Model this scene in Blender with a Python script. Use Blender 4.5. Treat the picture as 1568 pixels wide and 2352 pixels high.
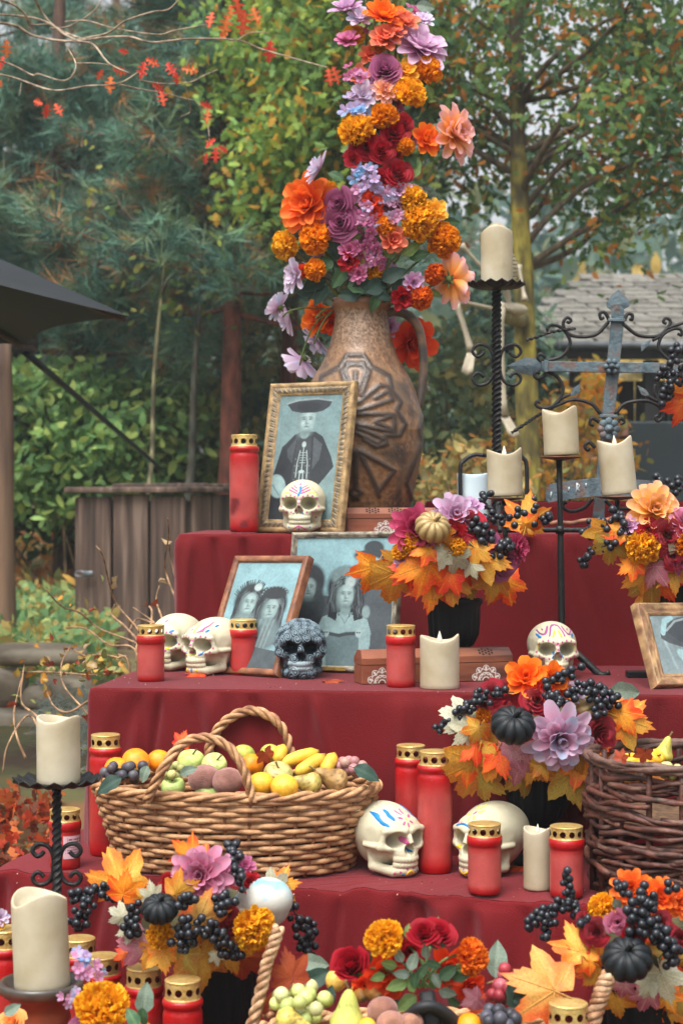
import bpy, math, random
import numpy as np
from mathutils import Vector, Matrix, Quaternion

for o in list(bpy.data.objects):
    bpy.data.objects.remove(o)
random.seed(7)
RNG = np.random.default_rng(7)
SC = bpy.context.scene
COL = SC.collection
R = math.radians
FPX, CX, HY, CAMZ = 4100.0, 784.0, 1165.0, 1.40

# ---------------------------------------------------------------- camera
cd = bpy.data.cameras.new('camera')
cam = bpy.data.objects.new('camera', cd)
COL.objects.link(cam)
cam.location = (0, 0, CAMZ)
cam.rotation_euler = (R(90), 0, 0)
cd.sensor_width = 36.0
cd.sensor_fit = 'VERTICAL'
cd.sensor_height = 36.0
cd.lens = 36.0 * FPX / 2352.0
cd.shift_y = -(1176.0 - HY) / 2352.0
cd.clip_start = 0.05
cd.clip_end = 500
cd.dof.use_dof = True
cd.dof.focus_distance = 3.75
cd.dof.aperture_fstop = 6.0
cd.dof.aperture_blades = 7
SC.camera = cam

# ---------------------------------------------------------------- sky, sun, exposure (overcast autumn day)
world = bpy.data.worlds.new('World')
SC.world = world
world.use_nodes = True
wn = world.node_tree.nodes
wl = world.node_tree.links
wn.clear()
SUN_EL, SUN_AZ = R(64), R(205)
sky = wn.new('ShaderNodeTexSky')
sky.sky_type = 'NISHITA'
sky.sun_disc = False
sky.sun_elevation = SUN_EL
sky.sun_rotation = SUN_AZ
sky.air_density = 1.0
sky.dust_density = 6.0
sky.ozone_density = 1.0
hs = wn.new('ShaderNodeHueSaturation')
hs.inputs['Saturation'].default_value = 0.22
bg = wn.new('ShaderNodeBackground')
bg.inputs['Strength'].default_value = 0.15
wo = wn.new('ShaderNodeOutputWorld')
wl.new(sky.outputs[0], hs.inputs['Color'])
wl.new(hs.outputs[0], bg.inputs['Color'])
wl.new(bg.outputs[0], wo.inputs[0])

sd = bpy.data.lights.new('sun', 'SUN')
sd.energy = 1.5
sd.angle = R(30)
sd.color = (1.0, 0.96, 0.9)
sun = bpy.data.objects.new('sun', sd)
COL.objects.link(sun)
# rotation 205 deg: behind the camera, a little to the left
sdir = Vector((math.sin(SUN_AZ) * math.cos(SUN_EL), math.cos(SUN_AZ) * math.cos(SUN_EL), math.sin(SUN_EL)))
sun.rotation_euler = sdir.to_track_quat('Z', 'Y').to_euler()
sun.location = (-2, -3, 6)

SC.view_settings.view_transform = 'Standard'
SC.view_settings.look = 'None'
SC.view_settings.exposure = 0.9
SC.view_settings.gamma = 1.0
SC.render.engine = 'CYCLES'
SC.cycles.use_denoising = True
SC.cycles.max_bounces = 6
SC.cycles.diffuse_bounces = 3
SC.cycles.glossy_bounces = 2
SC.cycles.transmission_bounces = 3
SC.cycles.transparent_max_bounces = 4
SC.cycles.caustics_reflective = False
SC.cycles.caustics_refractive = False

# ---------------------------------------------------------------- helpers
def Pt(px, py, Y):
    return np.array([(px - CX) * Y / FPX, Y, CAMZ - (py - HY) * Y / FPX])

def On(px, py, z):
    return Pt(px, py, (CAMZ - z) * FPX / (py - HY))

def S(r, g, b, k=1.0):
    f = lambda c: (c / 255 / 12.92) if c / 255 <= 0.04045 else ((c / 255 + 0.055) / 1.055) ** 2.4
    return (min(1, f(r) * k), min(1, f(g) * k), min(1, f(b) * k))

WM = {}

def _link(o, parent, Mw):
    COL.objects.link(o)
    if parent is not None:
        o.parent = parent
        o.matrix_basis = WM[parent].inverted() @ Mw
    else:
        o.matrix_basis = Mw
    WM[o] = Mw
    return o

def TRS(loc=(0, 0, 0), rot=None, s=1.0):
    m = Matrix.Translation(Vector([float(a) for a in loc]))
    if rot is not None:
        m = m @ (rot.to_matrix().to_4x4() if isinstance(rot, Quaternion) else rot.to_4x4())
    if isinstance(s, (int, float)):
        s = (s, s, s)
    return m @ Matrix.Diagonal((s[0], s[1], s[2], 1.0))

def rz(a):
    return Matrix.Rotation(a, 3, 'Z')

def aim(n, spin=0.0):
    """rotation taking +Z to n"""
    q = Vector([float(a) for a in n]).normalized().to_track_quat('Z', 'Y')
    return q @ Quaternion((0, 0, 1), spin)

def thing(name, label, cat, loc, rot=None, group=None):
    o = bpy.data.objects.new(name, None)
    o.empty_display_size = 0.05
    _link(o, None, TRS(loc, rot))
    o['label'] = label
    o['category'] = cat
    if group:
        o['group'] = group
    return o

def put(name, me, parent=None, Mw=None, label=None, cat=None, group=None, kind=None):
    o = bpy.data.objects.new(name, me)
    if Mw is None:
        Mw = WM[parent].copy() if parent is not None else Matrix.Identity(4)
    _link(o, parent, Mw)
    if label:
        o['label'] = label
    if cat:
        o['category'] = cat
    if group:
        o['group'] = group
    if kind:
        o['kind'] = kind
    return o

class MB:
    """collects triangles and quads with vertex colours, builds one mesh"""
    def __init__(s):
        s.V, s.T, s.Q, s.C, s.MT, s.MQ, s.n = [], [], [], [], [], [], 0

    def add(s, g, col=(0.5, 0.5, 0.5), mi=0, M=None):
        V, Q, T = g
        V = np.asarray(V, float).reshape(-1, 3)
        if M is not None:
            A = np.array(M)
            V = V @ A[:3, :3].T + (A[:3, 3] if A.shape[1] == 4 else 0)
        Q = np.asarray(Q, int).reshape(-1, 4)
        T = np.asarray(T, int).reshape(-1, 3)
        s.V.append(V)
        s.Q.append(Q + s.n)
        s.T.append(T + s.n)
        s.MQ.append(np.full(len(Q), mi))
        s.MT.append(np.full(len(T), mi))
        c = np.asarray(col, float)
        if c.ndim == 1:
            c = np.tile(c[:3], (len(V), 1))
        s.C.append(c)
        s.n += len(V)
        return s

    def mesh(s, name, mats, smooth=True, flip=False):
        V = np.concatenate(s.V)
        Q = np.concatenate(s.Q)
        T = np.concatenate(s.T)
        if flip:
            Q = Q[:, ::-1]
            T = T[:, ::-1]
        me = bpy.data.meshes.new(name)
        nl = Q.size + T.size
        npoly = len(Q) + len(T)
        me.vertices.add(len(V))
        me.vertices.foreach_set('co', V.astype(np.float32).ravel())
        me.loops.add(nl)
        me.polygons.add(npoly)
        me.loops.foreach_set('vertex_index', np.concatenate([Q.ravel(), T.ravel()]).astype(np.int32))
        st = np.concatenate([np.arange(len(Q)) * 4, Q.size + np.arange(len(T)) * 3]).astype(np.int32)
        me.polygons.foreach_set('loop_start', st)
        me.polygons.foreach_set('material_index', np.concatenate(s.MQ + s.MT).astype(np.int32))
        me.polygons.foreach_set('use_smooth', np.full(npoly, smooth))
        C = np.concatenate(s.C)
        at = me.color_attributes.new('Col', 'FLOAT_COLOR', 'POINT')
        at.data.foreach_set('color', np.concatenate([C, np.ones((len(C), 1))], 1).astype(np.float32).ravel())
        me.update(calc_edges=True)
        me.validate()
        for m in (mats if isinstance(mats, (list, tuple)) else [mats]):
            me.materials.append(m)
        return me

E0 = np.zeros((0, 4), int)
E3 = np.zeros((0, 3), int)

def gridq(nu, nv, closeu=False, closev=False):
    I = np.arange(nu if closeu else nu - 1)
    J = np.arange(nv if closev else nv - 1)
    i, j = [a.ravel() for a in np.meshgrid(I, J, indexing='ij')]
    i2, j2 = (i + 1) % nu, (j + 1) % nv
    return np.stack([i * nv + j, i2 * nv + j, i2 * nv + j2, i * nv + j2], 1)

def sheet(fn, nu, nv):
    u, v = np.meshgrid(np.linspace(0, 1, nu), np.linspace(0, 1, nv), indexing='ij')
    P = fn(u, v)
    return (np.stack(P, -1).reshape(-1, 3), gridq(nu, nv), E3)

def smooth_path(pts, n=8):
    """Catmull-Rom through the points"""
    P = np.asarray(pts, float)
    if len(P) < 3:
        return np.linspace(P[0], P[-1], n + 1)
    A = np.vstack([2 * P[0] - P[1], P, 2 * P[-1] - P[-2]])
    out = []
    for i in range(1, len(A) - 2):
        t = np.linspace(0, 1, n, endpoint=False)[:, None]
        p0, p1, p2, p3 = A[i - 1], A[i], A[i + 1], A[i + 2]
        out.append(0.5 * (2 * p1 + (p2 - p0) * t + (2 * p0 - 5 * p1 + 4 * p2 - p3) * t ** 2 + (3 * p1 - p0 - 3 * p2 + p3) * t ** 3))
    out.append(A[-2][None])
    return np.vstack(out)

def tube(path, r, n=8, caps=True, twist=0.0, sq=None):
    P = np.asarray(path, float)
    N = len(P)
    r = np.broadcast_to(np.asarray(r, float), (N,))
    T = np.gradient(P, axis=0)
    T /= np.linalg.norm(T, axis=1)[:, None] + 1e-12
    a = np.array([0, 0, 1.0]) if abs(T[0][2]) < 0.9 else np.array([1.0, 0, 0])
    u = np.cross(T[0], a)
    u /= np.linalg.norm(u)
    U = np.empty_like(P)
    U[0] = u
    for i in range(1, N):
        u = u - T[i] * np.dot(u, T[i])
        l = np.linalg.norm(u)
        u = u / l if l > 1e-9 else U[i - 1]
        U[i] = u
    W = np.cross(T, U)
    ang = np.linspace(0, 2 * np.pi, n, endpoint=False)[None, :] + np.linspace(0, twist, N)[:, None]
    k = np.ones(n) if sq is None else np.asarray(sq)
    V = P[:, None, :] + (np.cos(ang) * k * r[:, None])[..., None] * U[:, None, :] + (np.sin(ang) * k * r[:, None])[..., None] * W[:, None, :]
    V = V.reshape(-1, 3)
    Q = gridq(N, n, False, True)[:, ::-1]
    Tt = E3
    if caps:
        V = np.vstack([V, P[0], P[-1]])
        j = np.arange(n)
        j2 = (j + 1) % n
        Tt = np.vstack([np.stack([np.full(n, N * n), j, j2], 1)[:, ::-1] * 1, np.stack([np.full(n, N * n + 1), (N - 1) * n + j, (N - 1) * n + j2], 1)])
    return (V, Q, Tt)

def lathe(prof, n=32, mod=None):
    pr = np.asarray(prof, float)
    a = np.linspace(0, 2 * np.pi, n, endpoint=False)
    r = pr[:, 0][:, None] * np.ones(n)
    z = pr[:, 1][:, None] * np.ones(n)
    if mod is not None:
        r, z = mod(r, z, a[None, :] + 0 * r)
    V = np.stack([r * np.cos(a), r * np.sin(a), z], -1).reshape(-1, 3)
    return (V, gridq(len(pr), n, False, True)[:, ::-1], E3)

def box(sx, sy, sz, c=(0, 0, 0), b=0.0):
    h = np.array([sx, sy, sz]) / 2
    b = min(b, h.min() * 0.9)
    c = np.asarray(c, float)
    if b <= 0:
        V = np.array([[x, y, z] for x in (-1, 1) for y in (-1, 1) for z in (-1, 1)]) * h + c
        Q = [(0, 1, 3, 2), (4, 6, 7, 5), (0, 4, 5, 1), (2, 3, 7, 6), (0, 2, 6, 4), (1, 5, 7, 3)]
        return (V, np.array(Q), E3)
    V = []
    idx = {}
    for sx_ in (-1, 1):
        for sy_ in (-1, 1):
            for sz_ in (-1, 1):
                s = np.array([sx_, sy_, sz_])
                for ax in range(3):
                    p = s * (h - b)
                    p[ax] = s[ax] * h[ax]
                    idx[(sx_, sy_, sz_, ax)] = len(V)
                    V.append(p + c)
    Q, T = [], []
    V = np.array(V)
    def q(*k):
        f = [idx[a] for a in k]
        nrm = np.cross(V[f[1]] - V[f[0]], V[f[2]] - V[f[0]])
        if np.dot(nrm, V[f].mean(0) - c) < 0:
            f = f[::-1]
        (Q if len(f) == 4 else T).append(f)
    for ax in range(3):
        o1, o2 = [a for a in range(3) if a != ax]
        for s in (-1, 1):
            def key(a, b_):
                k = [0, 0, 0]
                k[ax] = s
                k[o1] = a
                k[o2] = b_
                return (k[0], k[1], k[2], ax)
            q(key(-1, -1), key(1, -1), key(1, 1), key(-1, 1))
        for a in (-1, 1):
            for b_ in (-1, 1):
                def key2(s, which):
                    k = [0, 0, 0]
                    k[ax] = s
                    k[o1] = a
                    k[o2] = b_
                    return (k[0], k[1], k[2], which)
                q(key2(-1, o1), key2(1, o1), key2(1, o2), key2(-1, o2))
    for a in (-1, 1):
        for b_ in (-1, 1):
            for d in (-1, 1):
                q((a, b_, d, 0), (a, b_, d, 1), (a, b_, d, 2))
    return (V, np.array(Q), np.array(T))

def ball(r=1.0, nu=10, nv=14, c=(0, 0, 0)):
    rr = np.broadcast_to(np.asarray(r, float), (3,))
    t = np.linspace(0, np.pi, nu)
    g = lathe([(max(math.sin(a), 1e-4), -math.cos(a)) for a in t], nv)
    return (g[0] * rr + np.asarray(c), g[1], E3)

# value noise for vertex work
_PERM = np.random.default_rng(3).random((64, 64, 64))

def vnoise(P, f=1.0):
    p = np.asarray(P, float) * f
    i = np.floor(p).astype(int)
    t = p - i
    t = t * t * (3 - 2 * t)
    i %= 64
    j = (i + 1) % 64
    x, y, z = t[..., 0], t[..., 1], t[..., 2]
    g = lambda a, b, c: _PERM[a, b, c]
    c00 = g(i[..., 0], i[..., 1], i[..., 2]) * (1 - x) + g(j[..., 0], i[..., 1], i[..., 2]) * x
    c10 = g(i[..., 0], j[..., 1], i[..., 2]) * (1 - x) + g(j[..., 0], j[..., 1], i[..., 2]) * x
    c01 = g(i[..., 0], i[..., 1], j[..., 2]) * (1 - x) + g(j[..., 0], i[..., 1], j[..., 2]) * x
    c11 = g(i[..., 0], j[..., 1], j[..., 2]) * (1 - x) + g(j[..., 0], j[..., 1], j[..., 2]) * x
    return (c00 * (1 - y) + c10 * y) * (1 - z) + (c01 * (1 - y) + c11 * y) * z

def fbm(P, f=1.0, o=3):
    s, a, w = 0, 0.5, 0
    for k in range(o):
        s = s + a * vnoise(np.asarray(P) + 17.3 * k, f * 2 ** k)
        w += a
        a *= 0.5
    return s / w

def mixc(a, b, t):
    a, b = np.asarray(a, float), np.asarray(b, float)
    t = np.asarray(t, float)
    return a * (1 - t[..., None]) + b * t[..., None]

# ---------------------------------------------------------------- materials
MATS = {}

def mat(name, col=None, col2=None, rough=0.6, scale=8.0, bump=0.0, bscale=60.0, metal=0.0, spec=0.5, sheen=0.0,
        sss=0.0, coat=0.0, trans=0.0, stretch=(1, 1, 1), col3=None, detail=6.0, lo=0.35, hi=0.65, rand=0.0, attr=False,
        attr_noise=0.0, wave=None, rvar=0.0):
    """procedural principled material: noise between two or three colours (or the painted colour attribute), relief, per-object variation"""
    if name in MATS:
        return MATS[name]
    m = bpy.data.materials.new(name)
    m.use_nodes = True
    nt = m.node_tree
    N, L = nt.nodes, nt.links
    b = N['Principled BSDF']
    tc = N.new('ShaderNodeTexCoord')
    mp = N.new('ShaderNodeMapping')
    mp.inputs['Scale'].default_value = stretch
    L.new(tc.outputs['Object'], mp.inputs['Vector'])
    oi = N.new('ShaderNodeObjectInfo')
    va = N.new('ShaderNodeVectorMath')
    va.operation = 'MULTIPLY_ADD'
    cmb = N.new('ShaderNodeCombineXYZ')
    for k in range(3):
        L.new(oi.outputs['Random'], cmb.inputs[k])
    va.inputs[1].default_value = (31.0, 17.0, 23.0)
    L.new(cmb.outputs[0], va.inputs[0])
    L.new(mp.outputs[0], va.inputs[2])
    nz = N.new('ShaderNodeTexNoise')
    nz.inputs['Scale'].default_value = scale
    nz.inputs['Detail'].default_value = detail
    L.new(va.outputs[0], nz.inputs['Vector'])
    last = None
    if attr:
        a = N.new('ShaderNodeAttribute')
        a.attribute_name = 'Col'
        last = a.outputs['Color']
        if attr_noise > 0:
            mr = N.new('ShaderNodeMapRange')
            mr.inputs['From Min'].default_value = 0.3
            mr.inputs['From Max'].default_value = 0.7
            mr.inputs['To Min'].default_value = 1 - attr_noise
            mr.inputs['To Max'].default_value = 1 + attr_noise
            L.new(nz.outputs['Fac'], mr.inputs['Value'])
            mx = N.new('ShaderNodeVectorMath')
            mx.operation = 'SCALE'
            L.new(last, mx.inputs[0])
            L.new(mr.outputs[0], mx.inputs['Scale'])
            last = mx.outputs[0]
    elif col2 is not None:
        cr = N.new('ShaderNodeValToRGB')
        cr.color_ramp.elements[0].position = lo
        cr.color_ramp.elements[1].position = hi
        cr.color_ramp.elements[0].color = (*col, 1)
        cr.color_ramp.elements[1].color = (*col2, 1)
        if col3 is not None:
            e = cr.color_ramp.elements.new((lo + hi) / 2)
            e.color = (*col3, 1)
        L.new(nz.outputs['Fac'], cr.inputs[0])
        last = cr.outputs[0]
    if last is not None and rand > 0:
        mr2 = N.new('ShaderNodeMapRange')
        mr2.inputs['To Min'].default_value = 1 - rand
        mr2.inputs['To Max'].default_value = 1 + rand
        L.new(oi.outputs['Random'], mr2.inputs['Value'])
        mx2 = N.new('ShaderNodeVectorMath')
        mx2.operation = 'SCALE'
        L.new(last, mx2.inputs[0])
        L.new(mr2.outputs[0], mx2.inputs['Scale'])
        last = mx2.outputs[0]
    if last is not None:
        L.new(last, b.inputs['Base Color'])
    else:
        b.inputs['Base Color'].default_value = (*col, 1)
    b.inputs['Roughness'].default_value = rough
    if rvar > 0:
        mr3 = N.new('ShaderNodeMapRange')
        mr3.inputs['From Min'].default_value = 0.3
        mr3.inputs['From Max'].default_value = 0.7
        mr3.inputs['To Min'].default_value = rough - rvar
        mr3.inputs['To Max'].default_value = rough + rvar
        L.new(nz.outputs['Fac'], mr3.inputs['Value'])
        L.new(mr3.outputs[0], b.inputs['Roughness'])
    b.inputs['Metallic'].default_value = metal
    b.inputs['Specular IOR Level'].default_value = spec
    if sheen:
        b.inputs['Sheen Weight'].default_value = sheen
        b.inputs['Sheen Roughness'].default_value = 0.5
        b.inputs['Sheen Tint'].default_value = (1.0, 0.6, 0.66, 1)
    if sss:
        b.inputs['Subsurface Weight'].default_value = sss
        b.inputs['Subsurface Radius'].default_value = (0.02, 0.012, 0.008)
        b.inputs['Subsurface Scale'].default_value = 0.5
    if coat:
        b.inputs['Coat Weight'].default_value = coat
        b.inputs['Coat Roughness'].default_value = 0.12
    if bump > 0:
        n2 = N.new('ShaderNodeTexNoise')
        n2.inputs['Scale'].default_value = bscale
        n2.inputs['Detail'].default_value = 5
        L.new(va.outputs[0], n2.inputs['Vector'])
        bp = N.new('ShaderNodeBump')
        bp.inputs['Strength'].default_value = min(1.0, bump)
        bp.inputs['Distance'].default_value = 0.004 * max(1.0, bump)
        L.new(n2.outputs['Fac'], bp.inputs['Height'])
        L.new(bp.outputs[0], b.inputs['Normal'])
    if trans > 0:                                    # thin leaves and petals let light through
        tr = N.new('ShaderNodeBsdfTranslucent')
        if last is not None:
            L.new(last, tr.inputs['Color'])
        else:
            tr.inputs['Color'].default_value = (*col, 1)
        ms = N.new('ShaderNodeMixShader')
        ms.inputs[0].default_value = trans
        out = N['Material Output']
        L.new(b.outputs[0], ms.inputs[1])
        L.new(tr.outputs[0], ms.inputs[2])
        L.new(ms.outputs[0], out.inputs['Surface'])
    MATS[name] = m
    return m

m_petal = mat('petal_fabric', attr=True, attr_noise=0.12, scale=60, rough=0.62, spec=0.25, trans=0.38, rand=0.07)
m_glit = mat('petal_glitter', attr=True, attr_noise=0.2, scale=240, rough=0.32, spec=0.5, trans=0.1, bump=0.8, bscale=420)
m_leaf = mat('leaf', attr=True, attr_noise=0.25, scale=22, rough=0.55, spec=0.35, trans=0.25, rand=0.12)
m_leafbg = mat('leaf_garden', attr=True, rough=0.6, spec=0.25, trans=0.48)
m_needle = mat('pine_needles', attr=True, rough=0.6, spec=0.25, trans=0.15)
m_cloth = mat('burgundy_cloth', S(90, 7, 12), S(106, 10, 17), rough=0.75, scale=3, bump=0.5, bscale=420, sheen=0.2, spec=0.16)
m_iron = mat('black_iron', S(18, 20, 22), S(38, 34, 32), rough=0.5, scale=40, bump=0.4, bscale=180, metal=0.3, col3=S(24, 25, 27))
m_iron_r = mat('weathered_iron', S(56, 64, 70), S(112, 78, 62), rough=0.6, scale=28, bump=0.6, bscale=120, metal=0.15, col3=S(88, 108, 116), lo=0.3, hi=0.72)
m_wax = mat('cream_wax', S(166, 153, 124), S(188, 179, 156), rough=0.5, scale=14, sss=0.25, bump=0.12, bscale=50)
m_red = mat('red_candle_plastic', attr=True, attr_noise=0.16, scale=25, rough=0.34, spec=0.45, bump=0.25, bscale=260, sss=0.1)
m_gold = mat('gold_lid_metal', S(226, 198, 128), S(190, 150, 84), rough=0.42, scale=30, metal=0.6, bump=0.5, bscale=160, rvar=0.1)
m_paint = mat('painted', attr=True, attr_noise=0.06, scale=30, rough=0.6, spec=0.35, bump=0.15, bscale=300)
m_print = mat('photo_print', attr=True, attr_noise=0.1, scale=140, rough=0.5, spec=0.3, coat=0.12)
m_wood = mat('wood', attr=True, attr_noise=0.35, scale=14, rough=0.55, stretch=(1, 1, 1), bump=0.4, bscale=90)

# ================================================================ SETTING
def rand_rot(n, rng=RNG):
    q = rng.normal(size=(n, 4))
    q /= np.linalg.norm(q, axis=1)[:, None]
    w, x, y, z = q.T
    return np.stack([1 - 2 * (y * y + z * z), 2 * (x * y - z * w), 2 * (x * z + y * w),
                     2 * (x * y + z * w), 1 - 2 * (x * x + z * z), 2 * (y * z - x * w),
                     2 * (x * z - y * w), 2 * (y * z + x * w), 1 - 2 * (x * x + y * y)], 1).reshape(-1, 3, 3)

def dir_rot(D, rng=RNG):
    """rotations taking +X to each direction, random roll"""
    X = D / (np.linalg.norm(D, axis=1)[:, None] + 1e-9)
    A = rng.normal(size=X.shape)
    Y = A - X * (A * X).sum(1)[:, None]
    Y /= np.linalg.norm(Y, axis=1)[:, None]
    return np.stack([X, Y, np.cross(X, Y)], 2)

def scatter(tpl, pos, Rm, s, cols):
    tv, tt = tpl
    n, k = len(pos), len(tv)
    s = np.broadcast_to(np.asarray(s, float), (n,))
    V = np.einsum('nij,kj->nki', Rm, tv) * s[:, None, None] + pos[:, None, :]
    T = tt[None] + (np.arange(n) * k)[:, None, None]
    return (V.reshape(-1, 3), E0, T.reshape(-1, 3)), np.repeat(cols, k, 0)

def fan(outline):
    o = np.asarray(outline, float)
    n = len(o)
    V = np.vstack([[o[:, 0].mean() * 1.0, 0, 0.02], np.c_[o, 0.1 * np.abs(o[:, 1]) - 0.12 * o[:, 0] ** 2]])
    return V, np.array([(0, 1 + i, 1 + (i + 1) % n) for i in range(n)])

_h = [(0.0, 0.0), (0.16, 0.08), (0.28, 0.22), (0.4, 0.1), (0.52, 0.3), (0.66, 0.12), (0.8, 0.2)]
T_OAK = fan(_h + [(1.0, 0.0)] + [(a, -b) for a, b in _h[:0:-1]])
_h = [(0.0, 0.0), (0.3, 0.25), (0.65, 0.22)]
T_LEAF = fan(_h + [(1.0, 0.0)] + [(a, -b) for a, b in _h[:0:-1]])

def needle_tuft(n=18, rng=np.random.default_rng(5)):
    V, T = [], []
    for i in range(n):
        a, e = rng.uniform(0, 2 * np.pi), rng.uniform(0.15, 1.1)
        d = np.array([math.cos(e), math.sin(e) * math.cos(a), math.sin(e) * math.sin(a)])
        w = np.cross(d, rng.normal(size=3))
        w /= np.linalg.norm(w)
        b = np.array([rng.uniform(-0.5, 0.2), 0, 0])
        V += [b - w * 0.018, b + w * 0.018, b + d * rng.uniform(0.7, 1.0)]
        T.append((3 * i, 3 * i + 1, 3 * i + 2))
    return np.array(V), np.array(T)

T_TUFT = needle_tuft()

def pal(n, cols, jit=0.2, rng=RNG, p=None):
    c = np.array(cols)[rng.choice(len(cols), n, p=p)]
    return np.clip(c * 1.22 * rng.uniform(1 - jit, 1 + jit, (n, 1)), 0, 1)

# ---------------------------------------------------------------- ground
GY = [-5, 3.6, 4.6, 5.2, 6.5, 9, 14, 25, 60, 200]
GZ = [0, 0, 0.22, 0.46, 0.58, 0.66, 0.95, 1.2, 1.5, 2.0]

def gz(x, y):
    return np.interp(y, GY, GZ)

def _ground(u, v):
    x = (u - 0.5) * 2
    x = np.sign(x) * np.abs(x) ** 2 * 60
    y = -5 + v ** 2.2 * 80
    z = gz(x, y) + (fbm(np.stack([x, y, 0 * x], -1), 1.3) - 0.5) * 0.1
    return x, y, z

m_soil = mat('soil', S(84, 66, 48), S(128, 92, 58), rough=0.95, scale=3, bump=0.8, bscale=14, col3=S(96, 96, 56))
put('ground', MB().add(sheet(_ground, 130, 130)).mesh('ground', m_soil, flip=False), kind='structure')

# ---------------------------------------------------------------- trees
m_bark = mat('bark', attr=True, attr_noise=0.7, scale=26, rough=0.9, bump=1.0, bscale=40, stretch=(1, 1, 0.3))

def bez(a, b, sag=0.0, n=8, out=None):
    a, b = np.asarray(a, float), np.asarray(b, float)
    t = np.linspace(0, 1, n)[:, None]
    c = (a + b) / 2 + np.array([0, 0, sag]) if out is None else np.asarray(out, float)
    return (1 - t) ** 2 * a + 2 * t * (1 - t) * c + t ** 2 * b

def broad_tree(name, label, trunk_pts, tr, bark, crown, clusters, nleaf, lsize, palette, spread=(0.34, 0.34, 0.2), tpl=T_OAK, group=None, cat='tree', seed=1, keep=None):
    rng = np.random.default_rng(seed)
    tp = smooth_path(trunk_pts, 8)
    base = tp[0]
    t = thing(name, label, cat, base, group=group)
    B = np.array(base)
    mb = MB()
    rr = np.linspace(tr, tr * 0.4, len(tp))
    tg = tube(smooth_path(tp[::4], 14) - B, np.interp(np.linspace(0, 1, len(smooth_path(tp[::4], 14))), np.linspace(0, 1, len(tp)), rr * (1 + 0.12 * (rng.random(len(tp)) - 0.5))), 20)
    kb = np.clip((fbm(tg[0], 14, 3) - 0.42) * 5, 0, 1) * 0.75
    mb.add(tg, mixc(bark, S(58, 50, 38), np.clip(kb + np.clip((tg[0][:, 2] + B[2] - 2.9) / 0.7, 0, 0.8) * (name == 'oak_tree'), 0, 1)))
    cs = []
    c0, rad = crown
    while len(cs) < clusters:
        p = rng.normal(size=3)
        p = p / np.linalg.norm(p) * rng.uniform(0.2, 1) ** (1 / 2.2)
        p = np.asarray(c0) + p * np.asarray(rad)
        if keep is None or keep(p):
            cs.append(p)
    cs = np.array(cs)
    limbs = []
    for i, p in enumerate(cs):
        k = np.argmin(np.abs(tp[:, 2] - (p[2] - 0.6 * np.hypot(*(tp[len(tp) // 2] - p)[:2]))))
        if i % 4 == 0:
            limbs.append(tube(bez(tp[k], p, 0, 8, (tp[k] * 0.45 + p * 0.55) + rng.normal(size=3) * 0.15) - B, np.linspace(max(0.012, rr[k] * 0.45), 0.006, 8), 6))
    n = nleaf // clusters
    pos = np.repeat(cs, n, 0) + rng.normal(size=(n * clusters, 3)) * np.asarray(spread) - B
    pos[:, 2] -= np.abs(rng.normal(size=len(pos))) * 0.08
    pc = np.repeat(rng.uniform(0.75, 1.25, (clusters, 1)), n, 0)
    g, c = scatter(tpl, pos, rand_rot(len(pos), rng), lsize * rng.uniform(0.7, 1.2, len(pos)), np.clip(pal(len(pos), palette, 0.2, rng) * pc, 0, 1))
    put('trunk', mb.mesh('trunk', m_bark), t)
    for g_ in limbs:
        put('limb', MB().add(g_, S(78, 66, 50)).mesh('limb', m_bark), t)
    put('crown', MB().add(g, c).mesh('crown', m_leafbg, smooth=False), t)
    return t

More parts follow.
